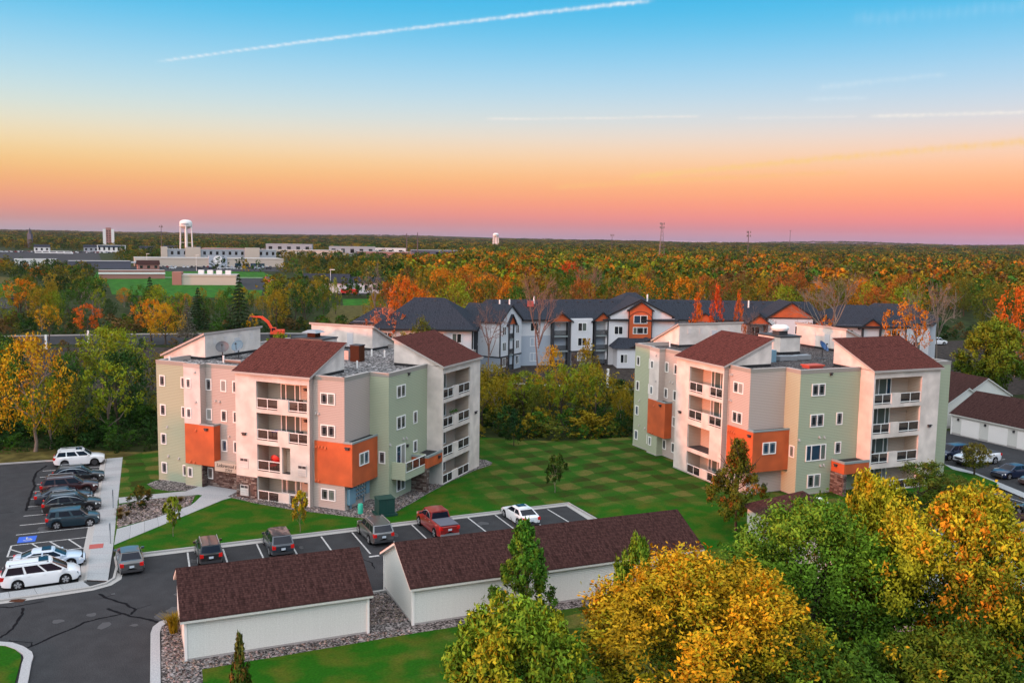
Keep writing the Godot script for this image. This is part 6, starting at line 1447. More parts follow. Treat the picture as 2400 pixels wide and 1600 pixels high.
func cars() -> void:
	rng.seed = 81
	mat("plate", lin(0.5, 0.56, 0.62), 0.5)
	var white := paint_of("white", 0.72, 0.73, 0.75); var pale := paint_of("pale_blue", 0.52, 0.60, 0.70); var black := paint_of("black", 0.012, 0.011, 0.012); var wine := paint_of("wine", 0.05, 0.012, 0.012, 0.3)
	var navy := paint_of("navy", 0.012, 0.022, 0.06, 0.3); var teal := paint_of("teal", 0.015, 0.035, 0.05, 0.3); var slate := paint_of("slate", 0.035, 0.045, 0.06, 0.4); var grey := paint_of("grey", 0.13, 0.135, 0.14, 0.6); var red := paint_of("red", 0.26, 0.014, 0.012, 0.2)
	var h := Vector2(0.92, -0.39)
	var g1 := "cars parked along the left pavement"; var g2 := "cars parked in the row before the left building"; var g3 := "cars in the right-hand car park"
	vehicle("bigsuv", "parked_suv", "white sport utility car with a black roof panel, parked farthest back by the wood", "car", white, Vector3(-46.75, 0, -98.2), h, g1, {rails = 1, sunroof = 1, rim = "dark"})
	vehicle("suv", "parked_suv", "black sport utility car with bright wheels, next to the white one by the wood", "car", black, Vector3(-43.55, 0, -91.1), h, g1, {rails = 1, chrome = 1})
	vehicle("bigsuv", "parked_suv", "dark wine-brown sport utility car standing farther back from the kerb than its neighbours", "car", wine, Vector3(-42.5, 0, -87.1), h, g1, {rails = 1})
	vehicle("sedan", "parked_sedan", "slate-blue saloon between the wine-brown car and the black one with a chrome arch", "car", slate, Vector3(-41.6, 0, -84.1), h, g1)
	vehicle("suv", "parked_suv", "black car with a chrome arch over its windows, beside the teal boxy car", "car", black, Vector3(-39.55, 0, -81.35), h, g1, {rails = 1, chrome = 1})
	vehicle("box", "parked_hatchback", "dark teal boxy hatchback with silver wheels, next to the wheelchair bay", "car", teal, Vector3(-37.5, 0, -77.25), h, g1, {})
	vehicle("sedan", "parked_sedan", "pale blue-white saloon behind the white minivan", "car", pale, Vector3(-34.55, 0, -67.3), Vector2(0.91, -0.41), g1, {sunroof = 1})
	vehicle("van", "parked_minivan", "white minivan with roof bars, parked nearest the pavement corner", "minivan", white, Vector3(-33.55, 0, -64.05), Vector2(0.893, -0.45), g1, {rails = 1, sunroof = 1})
	var n := Vector2(-0.437, -0.90)
	vehicle("sedan", "parked_sedan", "dark grey saloon in the bay beside the pavement corner, seen from behind", "car", grey, Vector3(-28.75, 0, -67.85), n, g2, {})
	vehicle("jeep", "parked_suv", "black square-backed jeep with silver roof rails, seen from behind", "car", black, Vector3(-23.35, 0, -69.6), Vector2(-0.40, -0.92), g2, {rails = 1})
	vehicle("suv", "parked_suv", "charcoal crossover right of the black jeep, seen from behind", "car", slate, Vector3(-18.55, 0, -72.0), Vector2(-0.41, -0.91), g2, {})
	vehicle("bigsuv", "parked_suv", "grey sport utility car with a tow hitch, beside the green transformer cabinet", "car", grey, Vector3(-11.25, 0, -75.2), n, g2, {rails = 1})
	vehicle("pickup", "parked_pickup", "red pickup truck with a grey bed cover", "pickup truck", red, Vector3(-6.2, 0, -77.4), n, g2, {cover = "slate_far", chrome = 1})
	vehicle("sedan", "parked_sedan", "white fastback saloon alone towards the right end of the row", "car", white, Vector3(0.95, 0, -80.6), n, g2, {sunroof = 1})
	var f := Vector2(-0.92, 0.39)
	vehicle("suv", "parked_suv", "dark blue car half hidden behind the right building's corner", "car", navy, Vector3(52.6, 0.02, -107.9), f, g3, {})
	vehicle("pickup", "parked_pickup", "white pickup truck behind the little tree by the right building", "pickup truck", white, Vector3(54.2, 0.02, -105.2), f, g3, {})
	vehicle("sedan", "parked_sedan", "deep blue saloon facing the kerb right of the little tree", "car", navy, Vector3(55.1, 0.02, -99.3), f, g3, {})
	vehicle("sedan", "parked_sedan", "grey-blue saloon cut off by the right edge of the photo", "car", grey, Vector3(56.5, 0.02, -96.3), f, g3, {})
	vehicle("sedan", "parked_sedan", "dark saloon mostly hidden behind the tall yellow tree at the right", "car", slate, Vector3(49.5, 0.02, -84.0), Vector2(-0.42, -0.9), g3, {})
	vehicle("pickup", "parked_pickup", "white pickup truck at the far right end of the grey-roofed block", "pickup truck", white, Vector3(108.0, 0.02, -234.5), Vector2(1, -0.2), "", {})
	vehicle("suv", "road_car", "dark car with its headlights on, on the road at the left edge", "car", black, Vector3(-184.5, 0.05, -340.0), Vector2(0.5, 0.86), "", {})
	# distant vehicles, each a small body with glass and wheels
	var far := []
	for p in ["white", "grey", "black", "red", "navy", "pale_blue"]:
		var b := MB.new(); b.hexa([Vector3(-2.3, 0.3, 0.9), Vector3(2.3, 0.3, 0.9), Vector3(2.3, 0.3, -0.9), Vector3(-2.3, 0.3, -0.9), Vector3(-2.3, 1.0, 0.88), Vector3(2.2, 0.85, 0.85), Vector3(2.2, 0.85, -0.85), Vector3(-2.3, 1.0, -0.88)])
		b.hexa([Vector3(-2.0, 1.4, 0.7), Vector3(0.4, 1.45, 0.7), Vector3(0.4, 1.45, -0.7), Vector3(-2.0, 1.4, -0.7), Vector3(-1.9, 1.6, 0.66), Vector3(0.3, 1.6, 0.66), Vector3(0.3, 1.6, -0.66), Vector3(-1.9, 1.6, -0.66)])
		var o := Node3D.new()
		part("body", b, M["paint_" + p], o)
		b = MB.new(); b.hexa([Vector3(-2.25, 0.95, 0.84), Vector3(1.2, 0.9, 0.84), Vector3(1.2, 0.9, -0.84), Vector3(-2.25, 0.95, -0.84), Vector3(-2.0, 1.42, 0.69), Vector3(0.4, 1.45, 0.69), Vector3(0.4, 1.45, -0.69), Vector3(-2.0, 1.42, -0.69)]); part("window", b, M.glass_car, o)
		for x in [-1.35, 1.4]:
			for z in [-0.8, 0.8]:
				b = MB.new(); b.cyl(Vector3(x, 0.33, z - 0.12), Vector3(x, 0.33, z + 0.12), 0.33, 0.33, 8); part("wheel", b, M.rubber, o)
		far.append(o)
	var cn := ["white", "grey", "black", "red", "dark blue", "pale blue"]
	var spot := func(p: Vector2, turn: float, where: String, group: String) -> void:
		var i: int = [0, 0, 1, 1, 2, 2, 3, 4, 5][rng.randi() % 9]
		var c: Node3D = far[i].duplicate(); c.name = numbered("distant_car"); add_child(c); c.position = Vector3(p.x, 0.06, p.y); c.rotation.y = turn
		tag(c, "small %s car parked %s" % [cn[i], where], "car", group)
	var uu := Vector2(cos(0.40), -sin(0.40)); var vv := Vector2(sin(0.40), cos(0.40))
	for k in 34:
		if rng.randf() < 0.2: continue
		spot.call(Vector2(-272, -694) + uu * (k * 2.9) + vv * 6.0, 0.40 + PI / 2, "in front of the shopping centre", "cars before the shopping centre")
	for k in 12: spot.call(Vector2(-266, -672) + uu * (rng.randf() * 90.0) + vv * rng.randf_range(0, 14), 0.40, "out in the shopping centre car park", "cars scattered in the shopping centre car park")
	for j in 4:
		for k in 26:
			if rng.randf() < 0.3: continue
			spot.call(Vector2(-640, -1150) + uu * (k * 5.0 + j * 4) + vv * (j * 13.0), 0.4 + PI / 2 * float(j % 2), "on the dealer's yard, far left", "cars on the dealer's yard")
	for k in 7: spot.call(Vector2(-141 + k * 3.2, -532 + k * 9.0), 1.2, "on the small lot right of the brick shop", "cars on the lot by the field")
	for k in 10: spot.call(Vector2(-258 + k * 4.0, -1500 - k * 6.0), 0.4, "before the low brick works, far off", "cars before the works")
	for o in far: o.free()
	# red and white lorries by the white building
	for k in 2:
		var o := thing("box_truck", ["red truck parked before the white shed", "white truck at the right end of the white building"][k], "truck", Vector3([-71, -55][k], 0.05, [-401, -409][k]), [0.05, 0.5][k])
		part("box_body", bx(Vector3(-3.6, 0.9, -1.2), Vector3(1.8, 2.5 if k == 0 else 3.3, 1.2)), M.red if k == 0 else M.white, o); part("cab", bx(Vector3(1.9, 0.6, -1.1), Vector3(3.7, 2.5, 1.1)), M.red if k == 0 else M.white, o); part("windshield", bx(Vector3(3.6, 1.5, -0.95), Vector3(3.75, 2.3, 0.95)), M.glass_car, o)
		for x in [-2.6, 2.6]: for z in [-1.05, 1.05]:
			var b := MB.new(); b.cyl(Vector3(x, 0.5, z - 0.15), Vector3(x, 0.5, z + 0.15), 0.5, 0.5, 10); part("wheel", b, M.rubber, o)
	for k in 5:
		var o := thing("motorhome", "white camper parked on the dealer's yard, far left", "camper", Vector3(-555 + k * 9.5, 0.06, -1085 + k * 2.0), 0.4, "campers on the dealer's yard")
		part("box_body", bx(Vector3(-4.5, 0.7, -1.3), Vector3(3.6, 3.4, 1.3)), M.white_far, o); part("cab", bx(Vector3(3.6, 0.5, -1.1), Vector3(5.0, 2.2, 1.1)), M.white_far, o); part("side_window", bx(Vector3(-3.5, 1.9, -1.33), Vector3(2.6, 2.7, 1.33)), M.glass_car, o)

# ---------------------------------------------------------------- trees (prototypes are one unit tall and one unit wide)
func crown(seed_: int, style: String, leaves: int, size: float, low: Color, top: Color, alt: Color, alt_share := 0.3) -> ArrayMesh:
	var g := RandomNumberGenerator.new(); g.seed = seed_
	var blobs := []
	var y0: float = {"round": 0.20, "broad": 0.24, "tall": 0.12, "open": 0.34, "bush": 0.0, "young": 0.30, "cone": 0.16, "poplar": 0.10}[style]
	var count: int = {"round": 34, "broad": 46, "tall": 30, "open": 30, "bush": 16, "young": 18, "cone": 34, "poplar": 26}[style]
	for i in count:
		var t := (i + g.randf()) / count
		var prof := 0.0
		match style:
			"cone": prof = pow(1.0 - t, 0.75) * (1.0 if t > 0.12 else t / 0.12 * 0.4 + 0.6)
			"poplar": prof = sin(PI * pow(t, 0.8)) * 0.8 + 0.1
			"bush": prof = sqrt(maxf(0.0, 1.0 - t * t * 0.9))
			_: prof = sqrt(maxf(0.0, 1.0 - pow((t - 0.45) / 0.58, 2.0)))
		var an := i * 2.4 + g.randf() * 0.9
		var br := g.randf_range(0.115, 0.185) * (0.75 if style in ["cone", "poplar", "young"] else (0.72 if style == "open" else 1.0))
		var rad := maxf(0.0, (0.5 * prof * g.randf_range(0.72, 1.08) - br * 0.75)) * (1.0 if g.randf() < 0.8 else 0.45)
		blobs.append([Vector3(cos(an) * rad, lerpf(y0 + br * 0.5, 1.0 - br * 0.8, t), sin(an) * rad), br, g.randf(), g.randf_range(0.86, 1.14)])
	var v := PackedVector3Array(); var n := PackedVector3Array(); var c := PackedColorArray()
	v.resize(leaves * 6); n.resize(leaves * 6); c.resize(leaves * 6)
	var centre := Vector3(0, lerpf(y0, 1.0, 0.35), 0)
	# leaves hang in sprays that point out of each lobe
	var per: int = clampi(int(leaves / (count * 9.0)), 7, 60)
	var b: Array; var at := Vector3.ZERO; var dir := Vector3.UP; var long := 0.1; var shade := 1.0; var hue := 0.0; var odd := false
	for i in leaves:
		if i % per == 0:
			b = blobs[g.randi() % count]
			var d := Vector3(g.randfn(), g.randfn() + 0.45, g.randfn()).normalized()
			var w: Vector3 = (b[0] - centre); w = w.normalized() if w.length() > 0.01 else Vector3.UP
			if d.dot(w) < -0.2: d = (d + w * 1.3).normalized()
			at = b[0] + d * b[1] * g.randf_range(0.35, 0.95) * Vector3(1, 0.85, 1)
			dir = (d + w * 0.5 + Vector3(0, 0.35, 0) + Vector3(g.randfn(), g.randfn(), g.randfn()) * 0.25).normalized()
			long = b[1] * g.randf_range(0.45, 0.85); shade = b[3] * g.randf_range(0.80, 1.2); hue = g.randfn() * 0.14 + (b[2] - 0.5) * 0.45; odd = g.randf() < alt_share * (0.35 if b[2] > 0.4 else 1.6)
		var t := g.randf(); var side := Vector3(g.randfn(), g.randfn(), g.randfn()) * long * 0.36 * (1.05 - t * 0.75)
		var p := at + dir * long * (t - 0.25) + side
		var face := (dir * 0.5 + Vector3(0, 0.35, 0) + Vector3(g.randfn(), g.randfn(), g.randfn()) * 0.7).normalized()
		var e := (dir + Vector3(g.randfn(), g.randfn(), g.randfn()) * 0.7); e = (e - face * e.dot(face)).normalized(); var f := face.cross(e)
		var s := size * g.randf_range(0.6, 1.3); e *= s; f *= s * 0.46
		var k := i * 6; var q := p + face * s * 0.18
		v[k] = p - e; v[k + 1] = q + f; v[k + 2] = p + e; v[k + 3] = p - e; v[k + 4] = p + e; v[k + 5] = q - f
		var nn := (face * 0.75 + (dir + side.normalized() * 0.5) * 0.45).normalized()
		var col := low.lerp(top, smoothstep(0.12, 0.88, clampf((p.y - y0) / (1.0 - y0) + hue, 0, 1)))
		if odd and p.y > 0.3: col = col.lerp(alt, 0.8)
		col *= shade * g.randf_range(0.78, 1.22); col.a = 1
		for j in 6: n[k + j] = nn; c[k + j] = col
	var a := []; a.resize(Mesh.ARRAY_MAX); a[Mesh.ARRAY_VERTEX] = v; a[Mesh.ARRAY_NORMAL] = n; a[Mesh.ARRAY_COLOR] = c
	var me := ArrayMesh.new(); me.add_surface_from_arrays(Mesh.PRIMITIVE_TRIANGLES, a)
	return me

func trunk(seed_: int, style: String, r := 0.022, limbs := 7) -> ArrayMesh:
	var g := RandomNumberGenerator.new(); g.seed = seed_
	var b := MB.new(); var p := Vector3(0, -0.02, 0); var top: float = 0.6 if style != "cone" else 0.92; var k := 6
	var pts := [p]
	for i in k: p += Vector3(g.randfn() * 0.012, (top + 0.02) / k, g.randfn() * 0.012); pts.append(p)
	for i in k: b.cyl(pts[i], pts[i + 1], r * (1.15 - 0.8 * i / k) * (1.25 if i == 0 else 1.0), r * (1.15 - 0.8 * (i + 1) / k), 7, false)
	for i in limbs:
		var f := lerpf(0.42, 0.95, float(i) / limbs); var s: Vector3 = pts[int(f * k)]; var an := i * 2.4 + g.randf()
		var d := Vector3(cos(an), g.randf_range(0.5, 1.1), sin(an)).normalized(); var m := s + d * 0.2; var e := m + (d + Vector3(0, 0.5, 0)).normalized() * 0.16
		b.cyl(s, m, r * 0.45, r * 0.3, 5, false); b.cyl(m, e, r * 0.3, r * 0.12, 5, false)
		b.cyl(m, m + (d + Vector3(g.randfn(), 0.2, g.randfn()) * 0.6).normalized() * 0.15, r * 0.22, r * 0.08, 4, false)
	return b.mesh()

func branchwork(seed_: int) -> ArrayMesh:  # the limbs and twigs of a bare tree
	var g := RandomNumberGenerator.new(); g.seed = seed_
	var b := MB.new(); var todo := []
	for i in 6:
		var an := i * 1.1 + g.randf(); todo.append([Vector3(0, 0.34 + 0.03 * i, 0), Vector3(cos(an) * 0.75, 1.0, sin(an) * 0.75).normalized(), 0.20, 0.011, 0])
	while todo.size():
		var t: Array = todo.pop_back()
		var e: Vector3 = t[0] + t[1] * t[2]
		b.cyl(t[0], e, t[3], t[3] * 0.62, 5 if t[4] < 2 else 3, false)
		if t[4] >= 5 or t[2] < 0.02: continue
		for j in (2 if g.randf() < 0.55 else 3):
			var d: Vector3 = (t[1] + Vector3(g.randfn(), g.randfn() * 0.6 + 0.12, g.randfn()) * 0.48).normalized()
			todo.append([e, d, t[2] * g.randf_range(0.62, 0.88), maxf(t[3] * 0.6, 0.0016), t[4] + 1])
	return b.mesh()

func spruce(seed_: int, leaves: int) -> ArrayMesh:
	var g := RandomNumberGenerator.new(); g.seed = seed_
	var b := MB.new()
	for i in leaves:
		var t := pow(g.randf(), 1.4); var tier := floorf(t * 16.0) / 16.0 + 0.01
		var rad := 0.5 * (1.0 - tier) * sqrt(g.randf()) * g.randf_range(0.8, 1.1); var an := g.randf() * TAU + tier * 9.0
		an = floorf(an * 2.2) / 2.2 + g.randfn() * 0.12
		var p := Vector3(cos(an) * rad, 0.06 + tier * 0.92 - rad * 0.16 + g.randf() * 0.012, sin(an) * rad)
		var d := Vector3(cos(an), -0.35, sin(an)).normalized(); var e := d * 0.035; var f := d.cross(Vector3.UP).normalized() * 0.016 + Vector3(0, g.randfn() * 0.01, 0)
		var k := g.randf_range(0.6, 1.3); b.col = Color(k, k, k)
		b.quad(p - e, p + f, p + e, p - f)
	return b.mesh()

var PRO := {}
var LEAF := {}

func prototypes() -> void:
	rng.seed = 91
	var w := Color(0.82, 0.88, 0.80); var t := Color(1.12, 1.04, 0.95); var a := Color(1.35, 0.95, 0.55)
	for s in [["round", 101, 3000, 0.020], ["round", 102, 3000, 0.020], ["broad", 103, 3600, 0.018], ["tall", 104, 2700, 0.020], ["open", 105, 1900, 0.021], ["open", 106, 1500, 0.021], ["poplar", 107, 1400, 0.024], ["bush", 108, 1300, 0.032], ["cone", 109, 1700, 0.024], ["young", 110, 900, 0.028]]:
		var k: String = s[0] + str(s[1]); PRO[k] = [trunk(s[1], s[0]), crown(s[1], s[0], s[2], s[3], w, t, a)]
	PRO["spruce"] = [trunk(120, "cone", 0.018, 0), spruce(121, 2600)]
	PRO["bare"] = [trunk(130, "open", 0.019, 0), branchwork(131)]; PRO["bare2"] = [trunk(132, "open", 0.019, 0), branchwork(133)]
	PRO["sparse"] = [trunk(140, "open", 0.018, 9), crown(141, "open", 420, 0.024, w, t, a)]
	for s in [["green", 0.045, 0.125, 0.014], ["dark", 0.020, 0.062, 0.012], ["olive", 0.105, 0.120, 0.014], ["lime", 0.19, 0.25, 0.014], ["gold", 0.46, 0.27, 0.010], ["amber", 0.50, 0.19, 0.010], ["orange", 0.50, 0.115, 0.012], ["flame", 0.55, 0.075, 0.015], ["rust", 0.27, 0.095, 0.020], ["brown", 0.15, 0.095, 0.03], ["mustard", 0.25, 0.19, 0.012], ["spruce", 0.026, 0.050, 0.018], ["grey", 0.13, 0.12, 0.09], ["salmon", 0.50, 0.16, 0.08], ["plain", 1, 1, 1]]:
		LEAF[s[0]] = leaf_mat(s[0], s[1], s[2], s[3])

func tree(called: String, pro: String, leaf: String, at: Vector3, h: float, w: float, label: String, cat := "tree", group := "", bark := "bark") -> Node3D:
	var o := thing(called, label, cat, at, rng.randf() * TAU, group)
	o.scale = Vector3(w, h, w)
	inst("trunk", PRO[pro][0], M[bark], o)
	if pro.begins_with("bare"): inst("branches", PRO[pro][1], M[bark], o)
	else: inst("crown" if pro != "bush108" else "foliage", PRO[pro][1], LEAF[leaf], o)
	return o

func big(called: String, style: String, seed_: int, leaves: int, leaf: float, at: Vector3, h: float, w: float, low: Color, top: Color, alt: Color, share: float, label: String, bark := "bark", r := 0.016) -> void:
	var k := "big%d" % seed_
	PRO[k] = [trunk(seed_ + 1, style, r, 11), crown(seed_, style, int(leaves * 1.75), leaf * 0.58 / w, low, top, alt, share)]
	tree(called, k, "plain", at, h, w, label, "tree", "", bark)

func near_trees() -> void:
	rng.seed = 95
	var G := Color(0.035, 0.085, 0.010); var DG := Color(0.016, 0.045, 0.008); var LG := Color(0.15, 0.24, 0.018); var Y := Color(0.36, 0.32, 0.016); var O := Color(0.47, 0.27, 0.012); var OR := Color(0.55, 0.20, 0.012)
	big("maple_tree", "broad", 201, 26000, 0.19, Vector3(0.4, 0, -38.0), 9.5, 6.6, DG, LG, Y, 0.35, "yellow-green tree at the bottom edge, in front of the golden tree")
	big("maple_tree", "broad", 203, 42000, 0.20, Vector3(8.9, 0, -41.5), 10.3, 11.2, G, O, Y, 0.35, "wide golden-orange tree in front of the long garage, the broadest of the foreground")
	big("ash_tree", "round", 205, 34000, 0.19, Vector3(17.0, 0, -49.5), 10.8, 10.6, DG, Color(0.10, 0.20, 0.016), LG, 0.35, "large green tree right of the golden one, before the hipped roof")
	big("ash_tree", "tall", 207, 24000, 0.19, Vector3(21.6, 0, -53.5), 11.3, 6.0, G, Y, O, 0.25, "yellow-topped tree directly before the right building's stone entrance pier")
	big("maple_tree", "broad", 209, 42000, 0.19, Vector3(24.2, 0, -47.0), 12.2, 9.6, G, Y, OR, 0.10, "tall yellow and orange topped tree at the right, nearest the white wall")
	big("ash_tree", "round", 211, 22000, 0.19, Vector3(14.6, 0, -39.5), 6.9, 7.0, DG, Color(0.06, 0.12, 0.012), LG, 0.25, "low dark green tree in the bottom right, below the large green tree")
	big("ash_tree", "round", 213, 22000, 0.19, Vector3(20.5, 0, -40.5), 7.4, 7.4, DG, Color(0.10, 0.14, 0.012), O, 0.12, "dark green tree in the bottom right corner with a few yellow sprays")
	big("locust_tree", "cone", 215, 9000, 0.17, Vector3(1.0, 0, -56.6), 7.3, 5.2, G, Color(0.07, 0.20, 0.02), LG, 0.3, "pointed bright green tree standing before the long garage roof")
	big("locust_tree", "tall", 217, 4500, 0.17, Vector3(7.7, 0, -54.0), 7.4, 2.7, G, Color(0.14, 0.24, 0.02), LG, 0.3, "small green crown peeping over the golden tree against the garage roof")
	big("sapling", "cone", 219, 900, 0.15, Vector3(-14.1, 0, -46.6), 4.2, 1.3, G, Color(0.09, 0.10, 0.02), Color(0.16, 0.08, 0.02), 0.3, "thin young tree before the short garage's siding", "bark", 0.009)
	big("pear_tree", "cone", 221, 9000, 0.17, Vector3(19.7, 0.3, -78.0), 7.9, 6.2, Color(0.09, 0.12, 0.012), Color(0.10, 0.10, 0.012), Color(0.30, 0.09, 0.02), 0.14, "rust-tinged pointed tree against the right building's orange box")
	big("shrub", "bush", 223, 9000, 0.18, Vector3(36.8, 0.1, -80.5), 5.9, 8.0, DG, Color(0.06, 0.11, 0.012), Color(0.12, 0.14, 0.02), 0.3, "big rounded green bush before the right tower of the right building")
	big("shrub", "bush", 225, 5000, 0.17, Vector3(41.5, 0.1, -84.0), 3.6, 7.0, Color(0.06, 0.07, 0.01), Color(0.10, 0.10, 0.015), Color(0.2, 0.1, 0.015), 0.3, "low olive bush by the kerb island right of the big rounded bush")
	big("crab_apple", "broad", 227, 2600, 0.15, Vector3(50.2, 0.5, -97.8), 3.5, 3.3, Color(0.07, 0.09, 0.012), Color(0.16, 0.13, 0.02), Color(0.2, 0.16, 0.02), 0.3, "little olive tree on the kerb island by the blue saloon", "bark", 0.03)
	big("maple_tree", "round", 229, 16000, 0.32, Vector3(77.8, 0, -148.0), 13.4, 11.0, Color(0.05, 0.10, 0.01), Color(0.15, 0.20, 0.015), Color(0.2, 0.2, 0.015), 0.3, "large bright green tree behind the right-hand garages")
	# young trees on the lawns
	big("sapling", "young", 231, 900, 0.15, Vector3(-27.85, 0.1, -74.4), 3.4, 1.7, Color(0.09, 0.16, 0.015), Color(0.17, 0.22, 0.015), Y, 0.25, "staked young tree between the footpath and the lawn, left of the left building", "pale_bark", 0.014)
	big("sapling", "young", 233, 800, 0.15, Vector3(-17.7, 0.1, -76.0), 3.6, 1.7, Color(0.16, 0.15, 0.015), Y, O, 0.25, "yellowing young tree on the lawn before the left building's balconies", "pale_bark", 0.014)
	big("sapling", "young", 235, 1500, 0.15, Vector3(4.5, 0.1, -89.7), 3.9, 2.4, DG, Color(0.04, 0.08, 0.012), G, 0.3, "young dark green tree in the middle of the diamond-mown lawn", "pale_bark", 0.013)
	big("spruce_sapling", "cone", 237, 2200, 0.15, Vector3(0.4, 0.1, -110.3), 4.6, 3.2, DG, Color(0.02, 0.06, 0.02), DG, 0.1, "small dark fir at the back edge of the lawn, right of the left building")
	big("shrub", "bush", 239, 2200, 0.12, Vector3(-33.7, 0.1, -82.2), 2.1, 2.4, DG, Color(0.08, 0.07, 0.012), Color(0.17, 0.10, 0.015), 0.4, "dark bronze shrub in the rock bed beside the pavement")
	for s in [[-34.9, -80.6, 0.55, 0.9], [-34.2, -78.9, 0.6, 1.0], [-33.9, -79.8, 0.5, 0.8], [-30.9, -84.6, 0.45, 0.9], [-21.0, -55.7, 1.5, 1.5]]:
		var b := MB.new()
		for i in 420:
			var an := rng.randf() * TAU; var d := Vector3(cos(an) * 0.5, 1.0, sin(an) * 0.5) * rng.randf_range(0.6, 1.0); var p := Vector3(rng.randfn() * 0.06, 0, rng.randfn() * 0.06); var sd := Vector3(-sin(an), 0, cos(an)) * 0.012
			d *= Vector3(rng.randf(), 1, rng.randf()); var m := p + d * 0.6; var e := p + d + Vector3(d.x, -0.12, d.z) * 0.6
			var k := rng.randf_range(0.7, 1.3); b.col = Color(k, k, k)
			b.quad(p - sd, p + sd, m + sd, m - sd); b.tri(m - sd, m + sd, e)
		var o := thing("grass_tuft", "tall straw-coloured grass tuft in the gravel at the short garage's end" if s[2] > 1 else "low clump of brown grass in the rock bed by the footpaths", "ornamental grass", Vector3(s[0], 0.12, s[1]), 0.0, "" if s[2] > 1 else "grass clumps in the rock bed")
		o.scale = Vector3(s[3], s[2], s[3]); part("blades", b, LEAF.brown if s[2] < 1 else LEAF.mustard, o)

